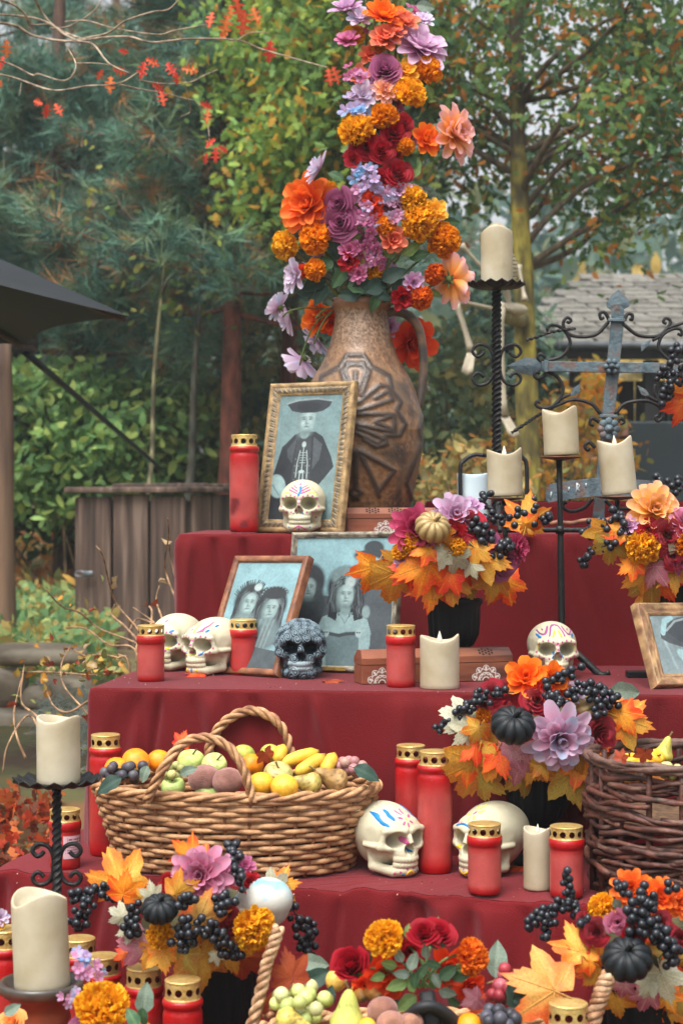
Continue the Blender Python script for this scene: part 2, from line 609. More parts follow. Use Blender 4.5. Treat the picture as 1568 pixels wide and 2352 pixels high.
def pine_tree(label, px, Y, tr, z0, z1, rad, tufts=2600, bark=S(122, 70, 52), seed=1, lean=0.0, cols=None, tsize=0.15):
    rng = np.random.default_rng(seed)
    x = (px - CX) * Y / FPX
    base = np.array([x, Y, gz(x, Y) - 0.1])
    t = thing('pine_tree', label, 'tree', base, group='pine trees at the back of the garden')
    H = z1 + 0.5
    tp = smooth_path([(x, Y, base[2]), (x + 0.05 + lean * 0.4, Y, base[2] + H * 0.35), (x + lean * 0.7 - 0.04, Y, base[2] + H * 0.7), (x + lean, Y, base[2] + H)], 8)
    rr = np.linspace(tr, tr * 0.25, len(tp))
    put('trunk', MB().add(tube(tp - base, rr * rng.uniform(0.92, 1.08, len(tp)), 12), bark).mesh('trunk', m_bark), t)
    br = MB()
    P, D = [], []
    nb = 64
    for i in range(nb):
        f = (i + rng.random()) / nb
        z = z0 + (z1 - z0) * f
        L = rad * (1.05 - 0.6 * f) * rng.uniform(0.65, 1.15)
        a = i * 2.4 + rng.uniform(-0.5, 0.5)
        k = np.argmin(np.abs(tp[:, 2] - z))
        s = tp[k] * [1, 1, 0] + [0, 0, z]
        d = np.array([math.cos(a), math.sin(a), 0])
        e = s + d * L + [0, 0, rng.uniform(-0.1, 0.35) * L]
        pth = bez(s, e, -0.1 * L, 10)
        br.add(tube(pth - base, np.linspace(0.02, 0.005, 10) * (0.6 + 0.5 * rng.random()), 5), bark)
        nt = tufts // nb
        f2 = rng.uniform(0.25, 1, nt) ** 0.7
        pp = np.stack([np.interp(f2, np.linspace(0, 1, 10), pth[:, j]) for j in range(3)], 1)
        side = np.array([-d[1], d[0], 0])
        w = rng.normal(size=(nt, 1)) * 0.2 * L * (1.15 - f2[:, None])
        pp = pp + side * w + rng.normal(size=(nt, 3)) * [0.05, 0.05, 0.06]
        P.append(pp)
        D.append(d * 0.6 + side * np.sign(w) * 0.5 + [0, 0, 0.35] + rng.normal(size=(nt, 3)) * 0.35)
    P, D = np.concatenate(P), np.concatenate(D)
    cols = cols or [S(78, 114, 98), S(94, 128, 106), S(64, 98, 90), S(110, 130, 98), S(150, 106, 66)]
    g, c = scatter(T_TUFT, P - base, dir_rot(D, rng), tsize * rng.uniform(0.75, 1.25, len(P)), pal(len(P), cols, 0.25, rng, p=[0.28, 0.24, 0.24, 0.14, 0.1]))
    put('branches', br.mesh('branches', m_bark), t)
    put('crown', MB().add(g, c).mesh('crown', m_needle, smooth=False), t)
    return t

pine_tree('pine tree with bare red-brown trunk behind the wooden bin', 513, 10.3, 0.07, 2.5, 5.4, 1.15, 4200, S(112, 62, 48), 3)
pine_tree('reddish pine trunk just left of the jug', 636, 10.9, 0.06, 3.0, 6.0, 1.3, 2600, S(110, 58, 44), 4, 0.1)
pine_tree('blue-green pine with low branches above the black parasol', 150, 11.5, 0.1, 1.9, 4.3, 1.6, 6000, S(84, 60, 48), 5, tsize=0.18)
pine_tree('blue-green pine at the left edge of the picture', -60, 13.0, 0.12, 1.8, 5.0, 1.9, 5000, S(84, 60, 48), 6, tsize=0.19)
pine_tree('pine standing between the two red-brown pine trunks, farther back', 420, 16, 0.12, 2.2, 6.4, 2.0, 4800, S(90, 62, 48), 7, tsize=0.2)
pine_tree('distant pine rising behind the bare oak branch', 270, 20, 0.14, 2.2, 6.0, 2.2, 2800, S(90, 62, 48), 8)
pine_tree('pine mostly hidden behind the bouquet', 800, 19, 0.12, 2.6, 7.6, 2.2, 2600, S(96, 64, 48), 9)

OAKC = [S(110, 140, 70), S(130, 154, 72), S(92, 124, 70), S(146, 156, 66), S(176, 136, 54), S(112, 144, 84), S(120, 148, 76)]
broad_tree('oak_tree', 'yellow-green oak with its crown behind the bouquet', [(0.1, 9.9, 0.7), (0.12, 9.9, 2.0), (0.02, 9.9, 3.2), (0.0, 9.8, 4.6)], 0.08, S(96, 84, 62),
           ((-0.12, 9.5, 3.75), (0.6, 0.55, 1.0)), 60, 12000, 0.07, OAKC, (0.12, 0.2, 0.11), seed=11, keep=lambda p: p[2] > 2.95 and CX + FPX * p[0] / p[1] > 540)
_tx = Pt(1197, 700, 9)[0]
def _keep(p):
    px = CX + FPX * p[0] / p[1]
    py = HY - FPX * (p[2] - CAMZ) / p[1]
    if p[1] < 9.05 and abs(px - 1195) < 110 and py > 130:
        return False
    return py < 430 + 140 * (px > 1330)
broad_tree('oak_tree', 'mossy oak tree with yellow-green trunk behind the tall candlestick', [(_tx + 0.01, 9, 0.6), (_tx + 0.03, 9, 1.6), (_tx + 0.01, 9, 2.5), (_tx - 0.02, 9, 3.3), (_tx - 0.03, 9, 4.6)], 0.074, S(138, 126, 50),
           ((1.12, 9.15, 3.55), (0.95, 0.9, 0.98)), 88, 10500, 0.064, [S(76, 106, 64), S(92, 120, 64), S(68, 98, 72), S(112, 126, 64), S(160, 104, 46), S(84, 112, 66)], (0.14, 0.22, 0.11), seed=12, keep=_keep)
for i, (px, Y, tr, top, c) in enumerate([(352, 10.0, 0.019, 3.0, S(136, 130, 96)), (444, 10.1, 0.032, 3.2, S(70, 72, 62))]):
    x = (px - CX) * Y / FPX
    broad_tree('sapling', ['slim pale-barked sapling above the wooden bin', 'slim dark-barked sapling beside the red-brown pine trunk'][i], [(x - 0.03, Y, 0.7), (x - 0.035, Y, 1.3), (x - 0.005, Y, 1.7), (x + 0.01, Y, 2.2), (x + 0.09, Y, top)], tr, c,
               ((x + 0.1, Y, 3.0), (0.5, 0.4, 0.5)), 10, 160, 0.06, [S(104, 128, 70), S(140, 140, 70)], (0.14, 0.14, 0.1), tpl=T_LEAF, seed=20 + i)

# far wood as one mass
def forest(n, seed):
    rng = np.random.default_rng(seed)
    x = rng.uniform(-11, 15, n)
    y = rng.uniform(24, 38, n)
    px = CX + FPX * x / y
    top = np.where(px < 700, 7.4 + 1.2 * np.sin(x * 1.7), 6.2 + 0.9 * np.sin(x * 1.1 + 2) + 0.5 * np.sin(x * 3.1))
    f = rng.random(n) ** 0.85
    z = 0.8 + f * top + rng.normal(size=n) * 0.25
    P = np.stack([x, y, z], 1)
    cl = fbm(P, 0.9)
    P = P[(cl > 0.36)]
    cl = cl[cl > 0.36]
    c = pal(len(P), [S(86, 112, 102), S(104, 126, 110), S(74, 98, 92), S(132, 138, 98)], 0.2, rng) * (0.6 + 0.8 * cl[:, None])
    yel = (np.abs(CX + FPX * P[:, 0] / P[:, 1] - 1420) < 120) & (P[:, 2] < 4.6)
    c[yel] = pal(int(yel.sum()), [S(190, 160, 84), S(170, 150, 90)], 0.2, rng)
    return scatter(T_LEAF, P, rand_rot(len(P), rng), 0.42 * rng.uniform(0.6, 1.3, len(P)), np.clip(c, 0, 1))
g, c = forest(17000, 31)
fo = put('far_wood', MB().add(g, c).mesh('far_wood', m_leafbg, smooth=False), kind='stuff', label='distant blue-green wood beyond the garden', cat='wood')

# ---------------------------------------------------------------- shrubs
def shrub(name, label, px, py, Y, rx, rzz, n, size, palette, seed, depth=0.4, tpl=T_LEAF, group='garden shrubs behind the altar', stems=9):
    rng = np.random.default_rng(seed)
    c = Pt(px, py, Y)
    base = np.array([c[0], Y, float(gz(c[0], Y))])
    t = thing(name, label, 'shrub', base, group=group)
    mb = MB()
    k = max(10, n // 45)
    u = rng.normal(size=(k, 3))
    u = u / np.linalg.norm(u, axis=1)[:, None] * rng.uniform(0.3, 1, (k, 1)) ** 0.5
    cs = c + u * [rx, depth, rzz]
    cs[:, 2] = np.maximum(cs[:, 2], base[2] + 0.05)
    for j in range(stems):
        e = cs[rng.integers(0, k)]
        mb.add(tube(bez(base + rng.normal(size=3) * [0.08, 0.05, 0], e, 0.1, 7) - base, np.linspace(0.012, 0.004, 7), 5), S(110, 90, 66))
    m = n // k
    pos = np.repeat(cs, m, 0) + rng.normal(size=(m * k, 3)) * [rx * 0.16, depth * 0.2, rzz * 0.13] - base
    pos[:, 2] = np.maximum(pos[:, 2], 0.02)
    pc = np.repeat(rng.uniform(0.7, 1.25, (k, 1)), m, 0)
    g, cc = scatter(tpl, pos, rand_rot(len(pos), rng), size * rng.uniform(0.6, 1.25, len(pos)), np.clip(pal(len(pos), palette, 0.2, rng) * pc, 0, 1))
    put('stems', mb.mesh('stems', m_bark), t)
    put('foliage', MB().add(g, cc).mesh('foliage', m_leafbg, smooth=False), t)
    return t

GRN = [S(104, 140, 84), S(88, 122, 76), S(126, 156, 92), S(144, 160, 88)]
shrub('shrub', 'dense green shrub beside the wooden bin, under the dark guy strap', 190, 1010, 10.6, 0.62, 0.5, 3800, 0.085, GRN, 41)
shrub('shrub', 'dark green shrub at left behind the wooden post', 40, 1060, 11.2, 0.6, 0.55, 2600, 0.085, [S(70, 98, 66), S(88, 112, 70), S(60, 86, 62)], 42)
shrub('shrub', 'yellow-green shrub between the slim saplings and the red pine trunk', 400, 1010, 11.0, 0.42, 0.42, 2400, 0.08, [S(110, 130, 72), S(134, 140, 76), S(90, 116, 72)], 43)
shrub('shrub', 'loose pale shrub between the red pine trunk and the jug', 610, 960, 11.5, 0.4, 0.85, 3200, 0.08, [S(146, 146, 98), S(112, 126, 80), S(160, 140, 92), S(124, 134, 90)], 44)
shrub('shrub', 'olive shrub behind the right side of the jug', 1010, 960, 10.2, 0.36, 0.62, 2400, 0.075, [S(122, 134, 92), S(104, 122, 90), S(150, 140, 90), S(92, 112, 88)], 45)
shrub('shrub', 'autumn shrub with orange-brown leaves below the hanging skeleton', 1080, 1110, 8.4, 0.3, 0.24, 1100, 0.06, [S(170, 120, 66), S(140, 130, 78), S(160, 150, 96), S(122, 116, 78)], 46)
shrub('shrub', 'orange and yellow leafed shrub behind the iron cross', 1290, 1060, 9.4, 0.4, 0.34, 1900, 0.055, [S(206, 146, 54), S(180, 150, 66), S(130, 130, 76), S(150, 110, 70)], 47)
shrub('shrub', 'bluish-green shrub under the shed roof', 1130, 850, 11.8, 0.4, 0.6, 2000, 0.085, [S(96, 124, 108), S(112, 134, 104), S(84, 110, 98)], 48)

# yellow climbing vine on the shed post
def vine():
    rng = np.random.default_rng(52)
    p0, p1 = Pt(1362, 850, 10.6), Pt(1372, 1130, 10.6)
    base = np.array([p1[0], p1[1], p1[2] - 0.45])
    t = thing('vine', 'yellow-leafed vine hanging down behind the iron cross', 'vine', base)
    put('stem', MB().add(tube(bez(p0, base, 0, 10, (p0 + p1) / 2 + [0.06, 0, 0]) - base, 0.007, 5), S(120, 96, 66)).mesh('stem', m_bark), t)
    f = rng.random(420)
    pos = p0 + (p1 - p0) * f[:, None] + rng.normal(size=(420, 3)) * [0.055, 0.05, 0.04] - base
    g, c = scatter(T_LEAF, pos, rand_rot(420, rng), 0.085 * rng.uniform(0.6, 1.2, 420), pal(420, [S(216, 170, 62), S(196, 176, 82), S(222, 150, 46)], 0.15, rng))
    put('foliage', MB().add(g, c).mesh('foliage', m_leafbg, smooth=False), t)
vine()

# ---------------------------------------------------------------- ground cover and litter
def cover(name, label, pxr, yr, n, size, palette, seed, hgt=0.15, tpl=T_LEAF, flat=False):
    rng = np.random.default_rng(seed)
    Y = rng.uniform(*yr, n)
    px = rng.uniform(*pxr, n)
    x = (px - CX) * Y / FPX
    P = np.stack([x, Y, gz(x, Y) + 0.02 + rng.random(n) * hgt], 1)
    Rm = rand_rot(n, rng)
    g, c = scatter(tpl, P, Rm, size * rng.uniform(0.6, 1.2, n), pal(n, palette, 0.25, rng))
    put(name, MB().add(g, c).mesh(name, m_leafbg, smooth=False), kind='stuff', label=label, cat='ground cover')
cover('ground_cover', 'low green leafy ground cover beyond the stone slabs', (-80, 260), (7.6, 10.5), 3000, 0.07, [S(122, 152, 104), S(98, 134, 88), S(146, 160, 100), S(160, 140, 80)], 61, 0.2)
cover('leaf_litter', 'brown and yellow fallen leaves on the far garden ground', (-120, 1500), (10.0, 17), 5200, 0.1, [S(176, 116, 62), S(150, 100, 62), S(190, 150, 78), S(120, 124, 76)], 62, 0.22)
cover('red_leaves', 'red fallen oak leaves on the ground left of the altar', (-60, 130), (4.6, 5.4), 700, 0.06, [S(190, 84, 48), S(170, 66, 42), S(196, 110, 60), S(120, 70, 50), S(130, 110, 80)], 63, 0.05, T_OAK)
cover('grey_herb', 'silvery grey needle-leaved herb beside the stones', (90, 215), (5.6, 6.3), 130, 0.07, [S(156, 164, 152), S(132, 146, 138), S(120, 124, 110)], 64, 0.22, T_TUFT)

# ---------------------------------------------------------------- stones
m_stone = mat('stone', S(120, 108, 92), S(178, 166, 144), rough=0.9, scale=5, bump=1.0, bscale=22, col3=S(140, 126, 106))
def stone(label, px, py, Y, wx, wz, wy, seed, sharp=0.5):
    c = Pt(px, py, Y)
    V, Q, T = ball(1, 22, 30)
    k = np.abs(V) ** (2 / 2.8) * np.sign(V) if sharp else V
    V = k / np.abs(k).max() * np.array([wx, wy, wz]) / 2
    n = V / np.linalg.norm(V, axis=1)[:, None]
    V = V + n * (fbm(V + seed * 3.1, 7, 4)[:, None] - 0.5) * min(wx, wz) * 0.7
    put('stone', MB().add((V, Q, T)).mesh('stone', m_stone), None, TRS(c), label=label, cat='stone', group='stones of the low garden wall')
stone('long flat stone slab on top, beside the wooden bin', 82, 1503, 7.3, 0.44, 0.085, 0.4, 1)
stone('rounded dark stone low at the left edge under the slab', 22, 1580, 7.1, 0.16, 0.16, 0.3, 2)
stone('pale squarish stone beneath the slab, half behind the twigs', 140, 1592, 7.1, 0.22, 0.14, 0.3, 3)
stone('broad flat stone step below the other stones', 60, 1652, 6.9, 0.46, 0.085, 0.4, 4)
stone('small brown stone wedged between the slab and the step', 82, 1600, 7.0, 0.11, 0.1, 0.2, 6)
stone('tilted buff stone at the right end of the step behind the twigs', 178, 1668, 6.7, 0.18, 0.12, 0.25, 7)
stone('weathered grey stone lowest in the wall behind the white candle', 50, 1735, 6.6, 0.3, 0.16, 0.3, 5)

# ---------------------------------------------------------------- wooden bin
def wood_bin():
    z0, z1 = 0.55, 1.462
    A, B, C = Pt(180, 0, 9.2)[:2], Pt(432, 0, 9.0)[:2], Pt(720, 0, 9.7)[:2]
    t = thing('wooden_bin', 'weathered grey-brown plank bin standing behind the red candles', 'bin', (B[0], B[1], z0))
    mw = mat('weathered_planks', S(112, 94, 82), S(48, 37, 31), rough=0.85, scale=26, stretch=(1, 1, 0.06), bump=1.0, bscale=60, col3=S(80, 62, 52), rand=0.3)
    rng = np.random.default_rng(3)
    def wall(P, Q_, edges):
        d = (Q_ - P)
        L = np.linalg.norm(d)
        ang = math.atan2(d[1], d[0])
        for a, b in zip(edges[:-1], edges[1:]):
            w = (b - a) * L - 0.016
            h = z1 - z0 + rng.uniform(-0.01, 0.01)
            c = P + d * (a + b) / 2
            me = MB().add(box(w, 0.03, h, (0, 0, h / 2), 0.005)).mesh('plank', mw, smooth=False)
            put('plank', me, t, TRS((c[0], c[1] + rng.uniform(-0.008, 0.008), z0), rz(ang)))
        return ang, L
    aA, lA = wall(A, B, [0, 0.32, 0.66, 0.985])
    aB, lB = wall(B, C, [0.02, 0.17, 0.33, 0.55, 0.78, 1.0])
    dm = mat('dark_wood', S(52, 44, 38), S(76, 64, 54), rough=0.9, scale=12)
    for P, Q_, ang, L in ((A, B, aA, lA), (B, C, aB, lB)):
        c = (P + Q_) / 2
        put('inner_panel', MB().add(box(L, 0.02, z1 - z0 - 0.03, (0, 0.04, (z1 - z0 - 0.03) / 2))).mesh('inner_panel', dm, smooth=False), t, TRS((c[0], c[1], z0), rz(ang)))
        put('rim_board', MB().add(box(L + 0.09, 0.11, 0.03, (-0.01, 0.0, 0.017), 0.006)).mesh('rim_board', mw, smooth=False), t, TRS((c[0], c[1], z1 + 0.008 + 0.002 * (P is B)), rz(ang)))
        put('rim_board', MB().add(box(L * 0.85, 0.06, 0.03, (0.05, 0.22, 0.017), 0.006)).mesh('rim_board', mw, smooth=False), t, TRS((c[0], c[1], z1 + 0.03), rz(ang)))
    # side going back from the left corner
    put('side_panel', MB().add(box(0.03, 0.6, z1 - z0 - 0.02, (0, 0.33, (z1 - z0) / 2), 0.004)).mesh('side_panel', mw, smooth=False), t, TRS((A[0] - 0.018, A[1], z0), rz(aA)))
    la = MB().add(box(0.05, 0.012, 0.03, (0.02, 0, 0), 0.004))
    a = np.linspace(0, 2 * np.pi, 14)
    la.add(tube(np.c_[-0.03 + 0.028 * np.cos(a), 0 * a, 0.014 * np.sin(a)], 0.004, 5))
    p = Pt(196, 1318, 9.13)
    put('latch', la.mesh('latch', mat('zinc', S(128, 136, 140), S(96, 102, 106), rough=0.4, metal=0.7, scale=30)), t, TRS((p[0], p[1], p[2]), rz(aA)))
wood_bin()

# ---------------------------------------------------------------- wooden post, parasol, guy strap
def post():
    b = Pt(14, 1300, 8.6)
    b[2] = gz(0, 8.6) - 0.05
    top = Pt(8, 780, 8.6)
    mb = MB().add(tube(np.linspace([0, 0, 0], top - b, 12) + np.c_[np.sin(np.arange(12)) * 0.004, np.zeros((12, 2))], np.linspace(0.052, 0.043, 12), 10))
    put('wooden_post', mb.mesh('wooden_post', mat('post_wood', S(120, 94, 72), S(66, 48, 38), rough=0.85, scale=12, stretch=(1, 1, 0.1), bump=0.8, bscale=40)), None, TRS(b),
        label='weathered round wooden post at the left edge under the parasol', cat='post')
post()

def parasol():
    V0 = np.array([-0.708, 6.0])
    C0 = np.array([-2.19, 5.86])
    r = np.linalg.norm(V0 - C0)
    a0 = math.atan2(V0[1] - C0[1], V0[0] - C0[0])
    zr, za = 2.04, 2.62
    t = thing('parasol', 'black fabric garden parasol with one corner reaching in at left', 'parasol', (C0[0], C0[1], gz(0, 5.9)))
    L0 = np.array([C0[0], C0[1], float(gz(0, 5.9))])
    m = mat('parasol_fabric', S(19, 24, 29), S(26, 32, 38), rough=0.7, scale=4, bump=0.3, bscale=300, spec=0.4)
    for k in range(8):
        def fn(u, v, k=k):
            a1, a2 = a0 + k * math.pi / 4, a0 + (k + 1) * math.pi / 4
            ex = np.cos(a1) * (1 - v) + np.cos(a2) * v
            ey = np.sin(a1) * (1 - v) + np.sin(a2) * v
            rr = r * u * (1 - 0.05 * np.sin(np.pi * v) * u)
            z = za + (zr - za) * u ** 1.15 - 0.05 * np.sin(np.pi * v) * np.sin(np.pi * u) + 0.015 * np.sin(np.pi * v) * u
            return C0[0] - L0[0] + ex * rr, C0[1] - L0[1] + ey * rr, z - L0[2]
        put('panel', MB().add(sheet(fn, 14, 12)).mesh('panel', m), t)
        e = np.array([C0[0] + r * 0.99 * math.cos(a0 + k * math.pi / 4), C0[1] + r * 0.99 * math.sin(a0 + k * math.pi / 4), zr - 0.012])
        put('rib', MB().add(tube(np.linspace([C0[0], C0[1], za - 0.03], e, 6) - L0, 0.009, 6)).mesh('rib', mat('parasol_rib', S(92, 62, 44), S(70, 48, 36), rough=0.6, scale=20)), t)
    put('pole', MB().add(tube([(0, 0, 0), (0, 0, za - L0[2])], 0.025, 10)).mesh('pole', m_iron), t)
    base = MB().add(lathe([(0.001, 0.0), (0.3, 0.0), (0.3, 0.05), (0.08, 0.09), (0.04, 0.2), (0.001, 0.2)], 24))
    put('base', base.mesh('base', m_iron), t)
parasol()
pa, pb = Pt(62, 812, 6.6), Pt(372, 1078, 9.05)
pb = Pt(372, 1078, 8.9)
put('guy_strap', MB().add(tube(np.linspace(pa, pb, 10) - pa, np.linspace(0.021, 0.014, 10), 6, sq=[1, 0.5, 0.4, 1, 0.5, 0.4])).mesh('guy_strap', mat('strap', S(44, 58, 72), S(36, 46, 58), rough=0.8, scale=60)), None, TRS(pa),
    label='dark blue guy strap running from the parasol down to the wooden bin', cat='strap')

# ---------------------------------------------------------------- garden shed with shingled roof
def shed():
    xl, xr, ye, yt = Pt(1075, 0, 11.8)[0], 5.2, 11.8, 14.6
    zg, ze = 0.75, 2.46
    t = thing('garden_shed', 'open dark timber shed with grey shingled hip roof at right', 'shed', ((xl + xr) / 2, ye, zg))
    O = np.array([(xl + xr) / 2, ye, zg])
    dk = mat('shed_timber', S(20, 25, 27), S(36, 36, 34), rough=0.8, scale=14, stretch=(1, 1, 0.2), bump=0.5)
    sl = 0.29                                           # rise of roof per metre back
    hip = 0.4                                          # left end slopes in
    ms = mat('shingle', S(98, 93, 85), S(64, 61, 56), rough=0.85, scale=10, bump=0.8, bscale=40, col3=S(114, 112, 104), rand=0.22)
    deck = MB()
    z2 = ze + sl * (yt - ye)
    V = np.array([[xl, ye, ze], [xr, ye, ze], [xr, yt, z2], [xl + hip * (yt - ye), yt, z2]]) - O
    deck.add((np.vstack([V, V - [0, 0, 0.05]]), np.array([(0, 1, 2, 3), (7, 6, 5, 4), (0, 4, 5, 1), (1, 5, 6, 2), (2, 6, 7, 3), (3, 7, 4, 0)]), E3))
    back = np.array([[xl, ye, ze], [xl + hip * (yt - ye), yt, z2], [xl + 0.1, yt + 2.5, ze]]) - O
    deck.add((back, E0, np.array([(0, 1, 2)])))
    put('roof', deck.mesh('roof', dk, smooth=False), t)
    roof = [o for o in t.children][0]
    rng = np.random.default_rng(9)
    tile = MB().add(box(0.26, 0.34, 0.02, (0, 0, 0), 0.004)).mesh('shingle', ms, smooth=False)
    tilt = Matrix.Rotation(math.atan(sl) - 0.045, 3, 'X')
    rows = 15
    for i in range(rows):
        y = ye + 0.08 + i * (yt - ye) / rows
        x0 = xl + hip * (y - ye) + 0.02
        x = x0 + (0.13 if i % 2 else 0)
        while x < 3.3:
            put('shingle', tile, roof, TRS((x + 0.13, y + 0.03, ze + sl * (y - ye) + 0.028 + rng.uniform(0, 0.008)), tilt @ rz(rng.uniform(-0.02, 0.02)), (rng.uniform(0.9, 1.0), 1, 1)))
            x += 0.265
    put('fascia', MB().add(box(xr - xl, 0.04, 0.11, (0, -0.03, ze - zg - 0.03), 0.006)).mesh('fascia', dk, smooth=False), t)
    put('gutter', MB().add(tube([(-(xr - xl) / 2, -0.09, ze - zg + 0.0), ((xr - xl) / 2, -0.09, ze - zg + 0.0)], 0.03, 10)).mesh('gutter', mat('zinc_dull', S(96, 100, 104), S(76, 80, 84), rough=0.5, metal=0.4, scale=10)), t)
    for px in (1235, 1330, 1405, 1500):
        x = Pt(px, 0, ye)[0]
        put('post', MB().add(box(0.1, 0.1, ze - zg - 0.08, (x - O[0], 0.12, (ze - zg - 0.08) / 2), 0.008)).mesh('post', dk, smooth=False), t)
    for i in range(18):
        x = xl + 0.5 + i * 0.26
        put('wall_board', MB().add(box(0.25, 0.025, 1.62, (x - O[0], 1.9 + 0.006 * (i % 2), 0.81), 0.004)).mesh('wall_board', dk, smooth=False), t)
    for zz in (0.35, 1.05):
        put('rail', MB().add(box(1.9, 0.05, 0.07, (Pt(1330, 0, ye)[0] - O[0], 0.2, zz), 0.005)).mesh('rail', dk, smooth=False), t)
shed()
bx = Pt(1512, 1010, 11.2)
bb = MB().add(box(0.62, 0.05, 1.15, (0, 0, 0.575), 0.01))
put('dark_board', bb.mesh('dark_board', mat('tarp_board', S(20, 32, 38), S(28, 42, 48), rough=0.7, scale=3, bump=0.3), smooth=False), None, TRS((bx[0] + 0.12, 11.2, gz(0, 11.2))), label='tall dark slate-blue board leaning by the shed at the right edge', cat='board')
for k, (py, c) in enumerate([(990, S(150, 104, 86)), (1030, S(140, 98, 84)), (1068, S(160, 112, 92))]):
    p = Pt(1425, py, 11.5)
    put('brick', MB().add(box(0.13, 0.1, 0.075, (0, 0, 0), 0.006)).mesh('brick', mat('brick_%d' % k, c, tuple(x * 0.8 for x in c), rough=0.9, scale=20, bump=0.6), smooth=False), None, TRS(p, rz(0.1 * k)),
        label=['topmost reddish brick stacked left of the dark board', 'middle reddish brick stacked left of the dark board', 'lowest reddish brick stacked left of the dark board'][k], cat='brick')

# ---------------------------------------------------------------- seated skeleton decoration by the oak
def skeleton():
    Y = 8.25
    P = lambda px, py, dy=0: Pt(px, py, Y + dy)
    mbone = mat('bone', S(172, 162, 140), S(142, 132, 112), rough=0.6, scale=12, bump=0.2)
    base = P(1172, 720, 0.3)
    t = thing('skeleton_figure', 'cream plastic skeleton sitting with dangling legs behind the tall candlestick', 'skeleton', base)
    def bone(name, a, b, r=0.011):
        a, b = np.asarray(a), np.asarray(b)
        f = np.linspace(0, 1, 9)
        rr = r * (0.75 + 0.9 * np.abs(2 * f - 1) ** 4)
        put(name, MB().add(tube(a + (b - a) * f[:, None] - base, rr, 8)).mesh(name, mbone), t)
    bone('thigh_bone', P(1165, 716, 0.25), P(1049, 692), 0.014)
    bone('shin_bone', P(1047, 698), P(1080, 806), 0.013)
    bone('shin_bone', P(1053, 700, 0.02), P(1086, 806, 0.02), 0.007)
    bone('thigh_bone', P(1178, 716, 0.25), P(1150, 704, -0.1), 0.014)
    bone('shin_bone', P(1149, 706, -0.1), P(1157, 955, -0.08), 0.014)
    bone('arm_bone', P(1110, 618, 0.1), P(1059, 563, 0.05), 0.011)
    bone('arm_bone', P(1190, 610, 0.1), P(1205, 690, 0.05), 0.011)
    for (x0, y0, x1, y1, dy) in ((1083, 808, 1072, 862, 0.0), (1158, 958, 1180, 1006, -0.08)):
        mb = MB()
        for k in range(5):
            a, b = P(x0 - 6 + 3 * k, y0, dy), P(x1 - 10 + 5 * k, y1 - 3 * abs(k - 2), dy - 0.05)
            mb.add(tube(bez(a, b, 0.01, 6) - base, np.linspace(0.01, 0.007, 6), 6))
        put('foot', mb.mesh('foot', mbone), t)
    sp = smooth_path([P(1172, 712, 0.25), P(1160, 660, 0.24), P(1148, 600, 0.2), P(1140, 555, 0.18)], 5)
    put('spine', MB().add(tube(sp - base, 0.016 * (1 + 0.25 * np.sin(np.arange(len(sp)) * 2.2)), 8)).mesh('spine', mbone), t)
    mb = MB()
    for k in range(7):
        c = P(1150, 595 + k * 9, 0.12)
        a = np.linspace(-0.4, 2 * np.pi - 0.9, 18)
        w = 0.085 - 0.004 * abs(k - 3) ** 1.5
        mb.add(tube(np.c_[c[0] + w * np.cos(a + 0.65), c[1] + 0.065 * np.sin(a + 0.65), c[2] - 0.012 * np.sin(a)] - base, 0.005, 5))
    put('rib_cage', mb.mesh('rib_cage', mbone), t)
    put('pelvis', MB().add(ball((0.085, 0.05, 0.035), 8, 14, P(1172, 712, 0.25) - base)).mesh('pelvis', mbone), t)
    h = P(1140, 545, 0.15)
    V, Q, T = ball((0.058, 0.068, 0.07), 12, 16, (0, 0, 0))
    put('head', MB().add((V * [1, 1, 1] + h - base, Q, T)).add(ball((0.035, 0.035, 0.03), 8, 10, h - base + [0, -0.035, -0.055])).mesh('head', mbone), t)
skeleton()
# the stub of branch it sits on
sb = Pt(1197, 735, 8.95)
put('seat_branch', MB().add(tube(np.linspace([0, 0, 0], Pt(1150, 727, 8.3) - sb, 6), np.linspace(0.04, 0.03, 6), 8), S(110, 100, 60)).mesh('seat_branch', m_bark), None, TRS(sb), label='short mossy branch stub under the seated skeleton', cat='branch')

